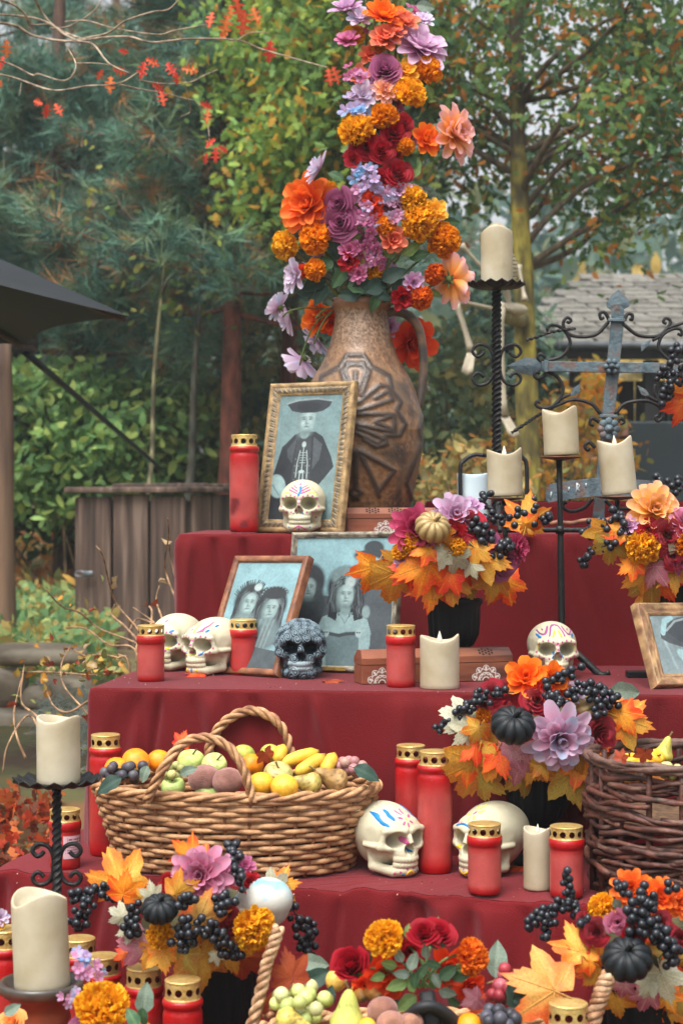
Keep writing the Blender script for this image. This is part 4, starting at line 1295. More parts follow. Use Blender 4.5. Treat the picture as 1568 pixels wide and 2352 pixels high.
def lantern_hoop():
    Y = 4.46
    P = lambda px, py: Pt(px, py, Y)
    b = P(1133, 1220)
    b[2] = Z1
    t = thing('iron_hoop', 'black iron hoop stand arching behind the left candelabra candle', 'hoop', b)
    pts = [P(1060, 1230), P(1056, 1085), P(1066, 1058), P(1088, 1045), P(1110, 1046)]
    pts[0][2] = Z1
    iron_path('hoop', t, smooth_path(pts, 6), 0.0055, 8)
    pts = [P(1209, 1230), P(1209, 1080), P(1200, 1052), P(1182, 1042), P(1160, 1042)]
    pts[0][2] = Z1
    iron_path('hoop', t, smooth_path(pts, 6), 0.0055, 8)
    iron_path('top_bar', t, [P(1110, 1046), P(1135, 1044), P(1160, 1042)], 0.0055, 8)
lantern_hoop()

# wooden turned candlestick at the bottom left
def turned_stick():
    Y = 2.86
    k = Y / FPX
    top = Pt(96, 2262, Y)
    t = thing('turned_candlestick', 'turned reddish wooden candlestick with dark rim at bottom left', 'candlestick', (top[0], Y, Z4))
    h = top[2] - Z4
    R_ = 98 * k
    pr = [(0.0005, h - 0.004), (R_ * 0.8, h - 0.004), (R_ * 0.86, h + 0.006), (R_ * 0.96, h + 0.008), (R_, h + 0.002), (R_ * 0.99, h - 0.008), (R_ * 0.9, h - 0.013), (R_ * 0.74, h - 0.022), (R_ * 0.66, h - 0.034), (R_ * 0.64, h - 0.042), (R_ * 0.68, h - 0.05), (R_ * 0.66, h - 0.06), (R_ * 0.58, h - 0.064), (R_ * 0.66, h - 0.075),
          (R_ * 0.7, h - 0.09), (R_ * 0.6, h - 0.11), (R_ * 0.45, h - 0.13), (R_ * 0.4, h - 0.17), (R_ * 0.5, 0.04), (R_ * 0.8, 0.025), (R_ * 0.9, 0.0), (0.0005, 0.0)][::-1]
    g = lathe(pr, 48, lambda r, z, a: (r * (1 + 0.012 * np.sin(12 * a) * (z < h - 0.02)), z))
    V = g[0]
    col = mixc(S(150, 62, 34), S(84, 36, 24), np.clip((fbm(V * [1, 1, 0.4], 30) - 0.35) * 2.2, 0, 1))
    dark = np.clip((V[:, 2] - (h - 0.012)) / 0.006, 0, 1)
    col = mixc(col, S(64, 56, 50), dark)
    put('stick', MB().add((V, g[1], E3), col).mesh('stick', mat('turned_wood', attr=True, attr_noise=0.25, scale=40, rough=0.4, coat=0.3, bump=0.2)), t)
    wax_candle('thick white candle on the turned wooden candlestick at bottom left', top + [0.001, 0, -0.003], 0.146, 0.0445, 0.2, 2.0, False, tilt=(0, -0.035), dip=0.5)
turned_stick()

# ================================================================ SKULLS
def surface_nets(F, o, h):
    nx, ny, nz = F.shape
    s = F < 0
    corners = [(i, j, k) for i in (0, 1) for j in (0, 1) for k in (0, 1)]
    cnt = np.zeros((nx - 1, ny - 1, nz - 1), int)
    for i, j, k in corners:
        cnt += s[i:nx - 1 + i, j:ny - 1 + j, k:nz - 1 + k]
    act = (cnt > 0) & (cnt < 8)
    idx = np.argwhere(act)
    vid = -np.ones(act.shape, int)
    vid[act] = np.arange(len(idx))
    acc = np.zeros((len(idx), 3))
    num = np.zeros(len(idx))
    for a in corners:
        for ax in range(3):
            if a[ax]:
                continue
            b = list(a)
            b[ax] = 1
            fa = F[idx[:, 0] + a[0], idx[:, 1] + a[1], idx[:, 2] + a[2]]
            fb = F[idx[:, 0] + b[0], idx[:, 1] + b[1], idx[:, 2] + b[2]]
            x = (fa < 0) != (fb < 0)
            t = np.where(x, fa / np.where(x, fa - fb, 1), 0)
            p = np.tile(np.array(a, float), (len(idx), 1))
            p[:, ax] += t
            acc += p * x[:, None]
            num += x
    V = (idx + acc / num[:, None]) * h + o
    Qs = []
    for ax in range(3):
        sl0 = [slice(1, -1)] * 3
        sl0[ax] = slice(0, -1)
        sl1 = list(sl0)
        sl1[ax] = slice(1, None)
        A, B = s[tuple(sl0)], s[tuple(sl1)]
        e = np.argwhere(A != B)
        ins = A[tuple(e.T)]
        off = np.ones(3, int)
        off[ax] = 0
        e = e + off
        u, v = (ax + 1) % 3, (ax + 2) % 3
        def cell(du, dv):
            c = e.copy()
            c[:, u] -= du
            c[:, v] -= dv
            return vid[c[:, 0], c[:, 1], c[:, 2]]
        q = np.stack([cell(1, 1), cell(0, 1), cell(0, 0), cell(1, 0)], 1)
        q[~ins] = q[~ins][:, ::-1]
        Qs.append(q)
    return V, np.concatenate(Qs)

def skull_sdf():
    h = 0.012
    X = np.arange(0 - 0.53, 0.54, h)
    Y = np.arange(-0.62, 0.78, h)
    Zc = np.arange(-0.06, 1.08, h)
    x, y, z = np.meshgrid(X, Y, Zc, indexing='ij')
    ax = np.abs(x)
    def ell(cx, cy, cz, rx, ry, rzz):
        k0 = np.sqrt(((ax - cx) / rx) ** 2 + ((y - cy) / ry) ** 2 + ((z - cz) / rzz) ** 2)
        k1 = np.sqrt(((ax - cx) / rx ** 2) ** 2 + ((y - cy) / ry ** 2) ** 2 + ((z - cz) / rzz ** 2) ** 2) + 1e-9
        return k0 * (k0 - 1) / k1
    def cap(a, b, ra, rb):
        a, b = np.array(a), np.array(b)
        d = b - a
        t = np.clip(((ax - a[0]) * d[0] + (y - a[1]) * d[1] + (z - a[2]) * d[2]) / (d @ d), 0, 1)
        return np.sqrt((ax - a[0] - t * d[0]) ** 2 + (y - a[1] - t * d[1]) ** 2 + (z - a[2] - t * d[2]) ** 2) - (ra + (rb - ra) * t)
    def su(a, b, k):
        q = np.clip(0.5 + 0.5 * (b - a) / k, 0, 1)
        return b * (1 - q) + a * q - k * q * (1 - q)
    def ss(a, b, k):           # a minus b
        return -su(-a, b, k)
    d = ell(0, 0.14, 0.585, 0.435, 0.575, 0.41)                # cranium
    d = su(d, ell(0, 0.12, 0.34, 0.33, 0.40, 0.27), 0.10)
    d = su(d, ell(0, -0.30, 0.66, 0.30, 0.17, 0.20), 0.08)     # forehead
    d = su(d, ell(0, -0.28, 0.42, 0.26, 0.22, 0.22), 0.06)     # mid face
    d = su(d, cap((0.05, -0.455, 0.655), (0.30, -0.36, 0.66), 0.05, 0.045), 0.05)   # brow
    d = su(d, cap((0.31, -0.33, 0.63), (0.34, -0.29, 0.45), 0.04, 0.05), 0.04)      # outer orbit
    d = su(d, cap((0.24, -0.37, 0.42), (0.345, -0.28, 0.43), 0.055, 0.06), 0.05)    # cheekbone
    d = su(d, cap((0.35, -0.26, 0.43), (0.40, 0.02, 0.44), 0.042, 0.04), 0.03)      # arch
    d = su(d, ell(0, -0.36, 0.325, 0.20, 0.17, 0.12), 0.05)    # upper jaw
    d = su(d, cap((0.0, -0.50, 0.57), (0.0, -0.53, 0.50), 0.035, 0.04), 0.04)       # nose bone
    jaw = ell(0, -0.36, 0.105, 0.205, 0.16, 0.105)
    jaw = su(jaw, cap((0.17, -0.34, 0.085), (0.285, -0.02, 0.13), 0.075, 0.07), 0.05)
    jaw = su(jaw, cap((0.29, -0.02, 0.13), (0.325, 0.02, 0.40), 0.06, 0.045), 0.04)
    d = su(d, jaw, 0.025)
    d = ss(d, ell(0.175, -0.46, 0.535, 0.138, 0.3, 0.118), 0.022)     # eye sockets
    d = ss(d, ell(0.034, -0.56, 0.395, 0.05, 0.2, 0.075), 0.016)      # nose opening
    d = ss(d, ell(0.0, -0.58, 0.44, 0.034, 0.2, 0.06), 0.016)
    d = ss(d, ell(0.50, -0.20, 0.60, 0.12, 0.20, 0.17), 0.05)         # temple
    d = ss(d, ell(0.33, -0.30, 0.29, 0.085, 0.26, 0.075), 0.04)       # hollow cheek
    d = ss(d, ell(0.22, -0.52, 0.30, 0.05, 0.10, 0.06), 0.03)
    # mouth slot then teeth
    d = ss(d, ell(0.0, -0.50, 0.232, 0.225, 0.16, 0.052), 0.02)
    for row, zc, rt, rh in ((0, 0.262, 0.034, 0.05), (1, 0.19, 0.031, 0.046)):
        for i in range(6):
            an = (i + 0.5) * 0.215
            tx = 0.20 * math.sin(an)
            ty = -0.325 - 0.19 * math.cos(an) + (0.012 if row else 0)
            d = su(d, ell(tx, ty, zc + 0.012 * (row == 0) * an, rt * (1 - 0.05 * i), 0.036, rh), 0.006)
    d = np.maximum(d, -z)
    V, Q = surface_nets(d, np.array([X[0], Y[0], Zc[0]]), h)
    return V, Q

SKV, SKQ = skull_sdf()
_fn = np.cross(SKV[SKQ[:, 1]] - SKV[SKQ[:, 0]], SKV[SKQ[:, 2]] - SKV[SKQ[:, 0]])
SKN = np.zeros_like(SKV)
for _k in range(4):
    np.add.at(SKN, SKQ[:, _k], _fn)
SKN /= np.linalg.norm(SKN, axis=1)[:, None] + 1e-12

def seg_dist(px, pz, a, b):
    a, b = np.array(a, float), np.array(b, float)
    d = b - a
    t = np.clip(((px - a[0]) * d[0] + (pz - a[1]) * d[1]) / (d @ d + 1e-9), 0, 1)
    return np.hypot(px - a[0] - t * d[0], pz - a[1] - t * d[1])

PK, BL, YE, LM, VI = S(182, 84, 134), S(0, 112, 178), S(228, 180, 30), S(194, 198, 92), S(144, 74, 128)

from mathutils.bvhtree import BVHTree
SKB = BVHTree.FromPolygons([Vector(v) for v in SKV], [tuple(int(i) for i in q) for q in SKQ])
PAINTM = {}

def _hit(x, z, up):
    h = SKB.ray_cast(Vector((x, -2, z)), Vector((0, 1, 0)))
    return None if h[0] is None or h[0].y > 0.2 else np.array(h[0] + h[1] * up)

def paint_strokes(parent, H, strokes, dots, ring):
    """brushed-on paint: thin raised ribbons and dabs that follow the bone"""
    Mw = WM[parent]
    def link(V, Q, T, c):
        k = tuple(round(a, 3) for a in c)
        if k not in PAINTM:
            PAINTM[k] = mat('skull_paint_%d' % len(PAINTM), c, tuple(min(1, a * 1.12) for a in c), rough=0.5, scale=60, spec=0.4)
        put('paint_stroke', MB().add((np.array(V) * H, Q, T)).mesh('paint_stroke', PAINTM[k]), parent, Mw.copy())
    rng = np.random.default_rng(int(H * 1e5))
    for pts, w, c in strokes:
        p = smooth_path(np.array([(a, b, 0.0) for a, b in pts]), 6)[:, :2]
        L = np.concatenate([[0], np.cumsum(np.linalg.norm(np.diff(p, axis=0), axis=1))])
        n = max(5, int(L[-1] / 0.016))
        f = np.linspace(0, L[-1], n)
        q = np.stack([np.interp(f, L, p[:, 0]), np.interp(f, L, p[:, 1])], 1)
        d = np.gradient(q, axis=0)
        d /= np.linalg.norm(d, axis=1)[:, None] + 1e-9
        rows = []
        for i in range(n):
            ww = w * (0.55 if i in (0, n - 1) else 1.0) * rng.uniform(0.85, 1.12)
            r = [_hit(q[i, 0] - d[i, 1] * ww * k, q[i, 1] + d[i, 0] * ww * k, u) for k, u in ((-1, 0.001), (-0.6, 0.007), (0, 0.009), (0.6, 0.007), (1, 0.001))]
            if all(x is not None for x in r):
                if rows and np.linalg.norm(r[2] - rows[-1][2]) > 0.12:
                    break
                rows.append(r)
        if len(rows) > 1:
            link(np.array(rows).reshape(-1, 3), gridq(len(rows), 5), E3, c)
    ds = list(dots)
    if ring:
        for s in (-1, 1):
            for k in range(13):
                a = k / 13 * 2 * math.pi + 0.2
                ds.append((s * 0.175 + s * 0.182 * math.cos(a), 0.535 + 0.16 * math.sin(a), 0.017, PK))
    for cx, cz, r, c in ds:
        V = [_hit(cx, cz, 0.009)] + [_hit(cx + r * m * math.cos(a), cz + r * 1.25 * m * math.sin(a), u) for m, u in ((0.65, 0.007), (1.0, 0.001)) for a in np.linspace(0, 2 * np.pi, 9)[:-1]]
        if any(v is None for v in V) or max(np.linalg.norm(v - V[0]) for v in V) > 0.1:
            continue
        T = [(0, 1 + i, 1 + (i + 1) % 8) for i in range(8)]
        Q = [(1 + i, 9 + i, 9 + (i + 1) % 8, 1 + (i + 1) % 8) for i in range(8)]
        link(V, np.array(Q), np.array(T), c)

def paint_skull(strokes, dots, ring=True, base=S(194, 188, 160)):
    col = np.tile(base, (len(SKV), 1)) * (0.9 + 0.2 * fbm(SKV, 7, 4))[:, None]
    x, z = SKV[:, 0], SKV[:, 2]
    # old wash of grey-blue paint left inside the sockets
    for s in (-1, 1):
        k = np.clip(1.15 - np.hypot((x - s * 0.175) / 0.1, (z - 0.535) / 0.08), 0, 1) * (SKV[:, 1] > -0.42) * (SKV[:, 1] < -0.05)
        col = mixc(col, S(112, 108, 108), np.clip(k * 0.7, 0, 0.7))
    return col, strokes, dots, ring

def skull(label, loc, H, yaw, col, m=None, V=None, tilt=0.0, name='sugar_skull', group='painted sugar skulls'):
    V = SKV if V is None else V
    pa = None
    if isinstance(col, tuple):
        col, *pa = col
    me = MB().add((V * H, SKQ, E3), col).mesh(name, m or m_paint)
    q = Quaternion((0, 0, 1), yaw) @ Quaternion((1, 0, 0), tilt)
    o = put(name, me, None, TRS(loc, q), label=label, cat='skull', group=group)
    if pa:
        paint_strokes(o, H, *pa)
    return o

mir = lambda L: L + [([(-x, z) for x, z in p], w, c) for p, w, c in L]
A_str = mir([([(0.03, 0.72), (0.2, 0.80)], 0.014, PK), ([(0.03, 0.765), (0.17, 0.845)], 0.014, PK), ([(0.04, 0.82), (0.13, 0.88)], 0.011, PK), ([(0.15, 0.725), (0.26, 0.735), (0.31, 0.69)], 0.016, LM),
              ([(0.0, 0.13), (0.12, 0.06)], 0.013, PK)]) + [([(0.01, 0.86), (0.025, 0.78), (-0.02, 0.68)], 0.024, BL), ([(0.0, 0.12), (0.0, 0.03)], 0.014, PK), ([(0.06, 0.345), (0.09, 0.36)], 0.02, BL), ([(-0.1, 0.34), (-0.1, 0.365)], 0.018, BL)]
A_dot = [(0.08, 0.05, 0.02, YE), (-0.08, 0.05, 0.02, YE), (0.2, 0.1, 0.012, BL), (-0.2, 0.1, 0.012, BL), (0.27, 0.28, 0.016, VI), (0.26, 0.17, 0.014, YE), (0.0, 0.9, 0.02, PK), (0.22, 0.83, 0.014, LM), (-0.22, 0.83, 0.014, LM)]
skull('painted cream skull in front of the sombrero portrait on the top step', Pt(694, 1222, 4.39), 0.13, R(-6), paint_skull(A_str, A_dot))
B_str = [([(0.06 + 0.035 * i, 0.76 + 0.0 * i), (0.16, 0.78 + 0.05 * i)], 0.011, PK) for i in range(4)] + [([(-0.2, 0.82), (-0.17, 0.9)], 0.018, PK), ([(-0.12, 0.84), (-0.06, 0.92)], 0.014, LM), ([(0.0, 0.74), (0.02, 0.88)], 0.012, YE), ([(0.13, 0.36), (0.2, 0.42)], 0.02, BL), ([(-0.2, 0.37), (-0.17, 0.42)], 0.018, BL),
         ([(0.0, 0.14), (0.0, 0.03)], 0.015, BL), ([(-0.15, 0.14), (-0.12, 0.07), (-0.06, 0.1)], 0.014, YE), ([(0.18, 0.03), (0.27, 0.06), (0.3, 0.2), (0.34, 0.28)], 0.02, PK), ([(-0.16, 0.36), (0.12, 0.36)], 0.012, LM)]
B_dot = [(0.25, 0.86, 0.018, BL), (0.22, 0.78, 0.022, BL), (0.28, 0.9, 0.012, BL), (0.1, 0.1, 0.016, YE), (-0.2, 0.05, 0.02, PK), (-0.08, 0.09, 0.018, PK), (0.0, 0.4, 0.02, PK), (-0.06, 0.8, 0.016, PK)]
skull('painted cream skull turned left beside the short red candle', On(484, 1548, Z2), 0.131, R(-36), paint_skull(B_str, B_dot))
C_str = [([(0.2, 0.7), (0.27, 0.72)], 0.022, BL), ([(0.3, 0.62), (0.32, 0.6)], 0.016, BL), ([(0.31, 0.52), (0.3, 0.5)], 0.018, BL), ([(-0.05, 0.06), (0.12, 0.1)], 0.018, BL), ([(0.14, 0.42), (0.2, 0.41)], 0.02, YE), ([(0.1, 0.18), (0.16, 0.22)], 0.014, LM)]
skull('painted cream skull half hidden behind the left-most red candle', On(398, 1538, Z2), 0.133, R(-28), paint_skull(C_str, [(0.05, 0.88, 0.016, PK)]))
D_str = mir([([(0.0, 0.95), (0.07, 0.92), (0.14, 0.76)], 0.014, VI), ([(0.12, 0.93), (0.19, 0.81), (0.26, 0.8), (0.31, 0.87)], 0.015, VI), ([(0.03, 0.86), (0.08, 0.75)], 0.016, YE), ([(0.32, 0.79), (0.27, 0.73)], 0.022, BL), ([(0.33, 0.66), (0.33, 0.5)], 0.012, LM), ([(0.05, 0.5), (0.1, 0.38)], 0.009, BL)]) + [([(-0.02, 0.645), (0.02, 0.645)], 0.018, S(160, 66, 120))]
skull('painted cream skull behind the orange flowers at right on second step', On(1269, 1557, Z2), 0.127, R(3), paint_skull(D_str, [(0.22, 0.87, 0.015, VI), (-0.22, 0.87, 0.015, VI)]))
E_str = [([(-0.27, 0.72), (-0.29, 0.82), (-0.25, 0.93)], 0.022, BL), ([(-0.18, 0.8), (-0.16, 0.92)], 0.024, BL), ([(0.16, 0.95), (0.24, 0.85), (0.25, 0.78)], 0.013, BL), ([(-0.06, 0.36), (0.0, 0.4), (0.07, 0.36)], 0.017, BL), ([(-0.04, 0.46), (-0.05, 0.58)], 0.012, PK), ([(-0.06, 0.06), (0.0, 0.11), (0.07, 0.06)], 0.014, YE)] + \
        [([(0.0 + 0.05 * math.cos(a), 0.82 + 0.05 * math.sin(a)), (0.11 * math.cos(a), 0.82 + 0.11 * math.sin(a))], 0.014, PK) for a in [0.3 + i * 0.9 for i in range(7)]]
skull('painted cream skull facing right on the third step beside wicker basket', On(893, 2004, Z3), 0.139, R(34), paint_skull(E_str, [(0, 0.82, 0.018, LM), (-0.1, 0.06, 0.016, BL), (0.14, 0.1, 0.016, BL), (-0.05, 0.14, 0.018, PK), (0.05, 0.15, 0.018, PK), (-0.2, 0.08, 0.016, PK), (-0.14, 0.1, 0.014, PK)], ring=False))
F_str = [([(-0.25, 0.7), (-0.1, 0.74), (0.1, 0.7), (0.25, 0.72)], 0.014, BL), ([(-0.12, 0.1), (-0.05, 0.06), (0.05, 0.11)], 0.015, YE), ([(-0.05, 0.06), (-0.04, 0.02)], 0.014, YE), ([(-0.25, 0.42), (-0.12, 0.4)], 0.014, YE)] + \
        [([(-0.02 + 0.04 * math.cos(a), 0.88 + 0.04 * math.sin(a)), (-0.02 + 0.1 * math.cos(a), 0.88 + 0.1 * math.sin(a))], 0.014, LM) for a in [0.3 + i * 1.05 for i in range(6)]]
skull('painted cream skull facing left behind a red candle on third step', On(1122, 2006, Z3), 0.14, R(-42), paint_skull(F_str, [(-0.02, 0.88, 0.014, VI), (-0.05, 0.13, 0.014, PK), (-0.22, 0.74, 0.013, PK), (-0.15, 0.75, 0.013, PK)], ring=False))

def rose_skull():
    rng = np.random.default_rng(12)
    n = 120
    sel = rng.choice(len(SKV), 4000, replace=False)
    ok = [i for i in sel if not (abs(abs(SKV[i, 0]) - 0.175) < 0.15 and abs(SKV[i, 2] - 0.535) < 0.125 and SKV[i, 1] < -0.1) and not (0.14 < SKV[i, 2] < 0.32 and abs(SKV[i, 0]) < 0.2 and SKV[i, 1] < -0.2) and not (abs(SKV[i, 0]) < 0.09 and 0.3 < SKV[i, 2] < 0.5 and SKV[i, 1] < -0.3)]
    cs = []
    for i in ok:
        if all(np.linalg.norm(SKV[i] - SKV[j]) > 0.12 for j in cs):
            cs.append(i)
    disp = np.zeros(len(SKV))
    best = np.full(len(SKV), 9.0)
    for i in cs:
        p, nn = SKV[i], SKN[i]
        v = SKV - p
        r = np.linalg.norm(v, axis=1)
        m = (r < 0.095) & (r < best)
        u = np.cross(nn, [0.3, 0.2, 0.9])
        u /= np.linalg.norm(u)
        w = np.cross(nn, u)
        a = np.arctan2(v[m] @ w, v[m] @ u)
        rr = r[m]
        best[m] = rr
        disp[m] = 0.018 * np.cos(np.clip(rr / 0.095, 0, 1) * 1.5) + 0.015 * np.sin(rr * 170 - a * 1.0 + 1.2 * np.sin(2 * a))
    V = SKV + SKN * disp[:, None] * 0.8
    hi = np.clip((disp - 0.006) / 0.02, 0, 1)
    col = mixc(S(34, 44, 52), S(122, 142, 152), hi)               # blue-grey highlights put into the colour where the roses stand proud
    teeth = (np.abs(SKV[:, 2] - 0.228) < 0.085) & (np.abs(SKV[:, 0]) < 0.2) & (SKV[:, 1] < -0.4)
    col[teeth] = S(136, 154, 160)
    skull('dark grey skull carved all over with roses, in front of the photos', On(690, 1555, Z2), 0.13, R(2), col, V=V, name='rose_skull', group=None)
rose_skull()

# ================================================================ STONEWARE JUG
def jug():
    Y = 4.64
    k = Y / FPX
    cx = (830 - CX) * k
    prof = [(688, 60), (686, 64), (690, 68.5), (700, 69), (708, 66), (716, 61), (740, 62), (770, 68), (800, 75), (830, 88), (850, 100), (870, 112), (900, 125), (940, 136), (985, 141), (1040, 138), (1090, 129), (1155, 112), (1200, 99), (1226, 92)]
    ys = np.array([p[0] for p in prof][2:])
    rs = np.array([p[1] for p in prof][2:])
    yy = np.linspace(690, 1226, 210)
    rr = np.interp(yy, ys, rs)
    rr = np.convolve(np.r_[rr[0] * np.ones(3), rr, rr[-1] * np.ones(3)], np.ones(7) / 7, 'valid')
    rr[:8] = np.interp(yy[:8], ys, rs)
    zt = CAMZ - (yy - HY) * k
    n = 230
    a = np.linspace(0, 2 * np.pi, n, endpoint=False) - np.pi / 2
    X = rr[:, None] * np.cos(a)[None]
    Yd = rr[:, None] * np.sin(a)[None]
    PY = yy[:, None] * np.ones(n)
    # relief drawing on the front, in picture-plane units of the unrolled body
    zx = ((830 + X) - 517) / 0.3296
    zy = (PY - 632) / 0.3296
    front = Yd < 0
    lines = [[(870, 580), (960, 575), (1010, 660), (1130, 720), (1150, 830), (1210, 900), (1180, 960), (1240, 1050), (1200, 1130), (1100, 1130), (1110, 1190), (1040, 1210), (960, 1160)],
             [(950, 860), (1000, 690), (950, 650), (850, 630), (835, 700), (900, 850)], [(930, 910), (1070, 790), (1120, 800), (1150, 890), (920, 970)], [(910, 990), (1160, 990), (1165, 1110), (910, 1060)],
             [(910, 1080), (1080, 1150), (1060, 1190), (900, 1110)], [(930, 1240), (1165, 1370), (1060, 1510), (930, 1250)], [(900, 1240), (900, 1480), (945, 1520), (890, 1560)], [(960, 1290), (1060, 1540)], [(1040, 880), (1140, 820)], [(1040, 1040), (1150, 1000)], [(1050, 1050), (1150, 1090)], [(905, 700), (910, 800)],
             [(1370, 980), (1340, 1080), (1360, 1180), (1290, 1330), (1250, 1450), (1290, 1560)], [(1360, 1150), (1310, 1300), (1270, 1400)]]
    D = np.full(X.shape, 999.0)
    for L in lines:
        for p, q in zip(L[:-1], L[1:]):
            D = np.minimum(D, seg_dist(zx, zy, p, q))
            D = np.minimum(D, seg_dist(zx, zy, (1810 - p[0] - 0, p[1]), (1810 - q[0], q[1])))
    D = np.where(front, D, 999)
    ridge = np.exp(-(D / 17.0) ** 2)
    halo = np.exp(-(D / 50.0) ** 2)
    P3 = np.stack([X, Yd, PY], -1)
    sp = fbm(P3, 0.16, 3)
    sp2 = fbm(P3 * [1, 1, 0.6], 0.035, 3)
    brown = mixc(S(88, 62, 44), S(140, 104, 74), np.clip((sp - 0.35) * 2.6, 0, 1))
    tan = mixc(S(96, 70, 52), S(150, 122, 96), np.clip((fbm(P3, 0.3, 3) - 0.36) * 4, 0, 1))
    up = np.clip((830 - PY) / 60, 0, 1) + np.clip((0.3 - np.abs((PY - 860) / 120)), 0, 0.4)
    col = mixc(brown, tan, np.clip(up, 0, 1))
    rim = np.clip((716 - PY) / 6, 0, 1)
    col = mixc(col, S(140, 100, 76), rim)
    dk = np.clip((sp2 - 0.47) * 5, 0, 1) * (PY > 840) * 0.9
    col = mixc(col, S(58, 50, 45), dk)
    R0 = np.hypot(zx - 905, (zy - 950) * 0.95)
    body = np.clip((1 - np.abs(R0 - 300) / 60), 0, 1) * front * (zy < 1250)
    col = mixc(col, S(64, 58, 54), body * 0.85)
    col = mixc(col, S(170, 128, 84), np.clip(halo - ridge * 1.4, 0, 1) * 0.45)
    col = mixc(col, S(62, 50, 42), np.clip(ridge * 1.25, 0, 1))
    r2 = (rr[:, None] + 3.2 * ridge + 1.0 * halo + 0.7 * (sp - 0.5)) * k
    V = np.stack([r2 * np.cos(a), r2 * np.sin(a), zt[:, None] * np.ones(n) - Z1], -1)
    V[..., 2] = np.maximum(V[..., 2], 0)
    base = np.array([cx, Y, Z1])
    t = thing('jug', 'big brown stoneware jug with carved leaf relief holding the bouquet', 'jug', base)
    mj = mat('stoneware', attr=True, attr_noise=0.14, scale=60, rough=0.4, spec=0.5, bump=0.4, bscale=160)
    Q = gridq(len(yy), n, False, True)
    mb = MB().add((V.reshape(-1, 3), Q, E3), col.reshape(-1, 3))
    put('body', mb.mesh('body', mj), t)
    z0 = zt[0] - Z1
    put('rim', MB().add(lathe([(69 * k, z0), (67.5 * k, z0 + 0.0045), (62 * k, z0 + 0.0045), (58 * k, z0), (55 * k, z0 - 0.03), (60 * k, z0 - 0.1)][::-1], 60), S(130, 92, 70)).mesh('rim', mj), t)
    W = lambda px, py, dy=0.0: np.array([(px - CX) * k - cx, dy, CAMZ - (py - HY) * k - Z1])
    hp = smooth_path([W(878, 722), W(905, 716), W(936, 724), W(960, 752), W(970, 800), W(972, 850), W(968, 892), W(962, 925), W(957, 950)], 7)
    g = tube(hp, np.interp(np.linspace(0, 1, len(hp)), [0, 0.1, 0.5, 0.9, 1], [0.014, 0.0125, 0.0115, 0.012, 0.004]), 14)
    ph = fbm(g[0], 30)
    put('handle', MB().add(g, mixc(S(76, 68, 62), S(136, 106, 82), np.clip((ph - 0.4) * 3, 0, 1))).mesh('handle', mj), t)
jug()

# ================================================================ FRAMED PHOTOGRAPHS
class Paint:
    def __init__(s, w, h, bg, n=150):
        m = int(n * h / w)
        s.n, s.m, s.w, s.h = n, m, w, h
        s.u, s.v = np.meshgrid(np.linspace(0, 1, n), np.linspace(0, h / w, m), indexing='ij')
        s.c = np.tile(np.array(bg, float), (n, m, 1))
        s.A = h / w
        P = np.stack([s.u, s.v, 0 * s.u], -1)
        s.P = P
        s.c *= (0.86 + 0.28 * fbm(P, 4, 4))[..., None]

    def _lay(s, k, c):
        s.c = mixc(s.c, c, np.clip(k, 0, 1))

    def ell(s, cx, cy, rx, ry, c, soft=0.12, rot=0.0):
        x, y = s.u - cx, s.v - cy
        x, y = x * math.cos(rot) + y * math.sin(rot), -x * math.sin(rot) + y * math.cos(rot)
        s._lay((1 - np.hypot(x / rx, y / ry)) / soft + 0.5, c)

    def line(s, pts, w, c):
        for p, q in zip(pts[:-1], pts[1:]):
            s._lay((w - seg_dist(s.u, s.v, p, q)) / 0.006 + 0.5, c)

    def poly(s, pts, c):
        P = np.array(pts)
        ins = np.zeros(s.u.shape, bool)
        j = len(P) - 1
        for i in range(len(P)):
            cnd = (P[i, 1] > s.v) != (P[j, 1] > s.v)
            with np.errstate(divide='ignore', invalid='ignore'):
                xi = (P[j, 0] - P[i, 0]) * (s.v - P[i, 1]) / (P[j, 1] - P[i, 1]) + P[i, 0]
            ins ^= cnd & (s.u < xi)
            j = i
        s._lay(ins.astype(float), c)

    def geom(s, y):
        s.c = s.c * (0.72 + 0.56 * fbm(s.P + 5, 7, 5))[..., None] * (0.9 + 0.2 * fbm(s.P, 60, 2))[..., None]
        s.c = mixc(s.c, s.c.mean(-1, keepdims=True) * np.ones(3), np.full(s.u.shape, 0.3)) * 0.6
        V = np.stack([(s.u - 0.5) * s.w, np.full(s.u.shape, y), s.v * s.w], -1).reshape(-1, 3)
        return (V, gridq(s.n, s.m), E3), np.clip(s.c, 0, 1).reshape(-1, 3)

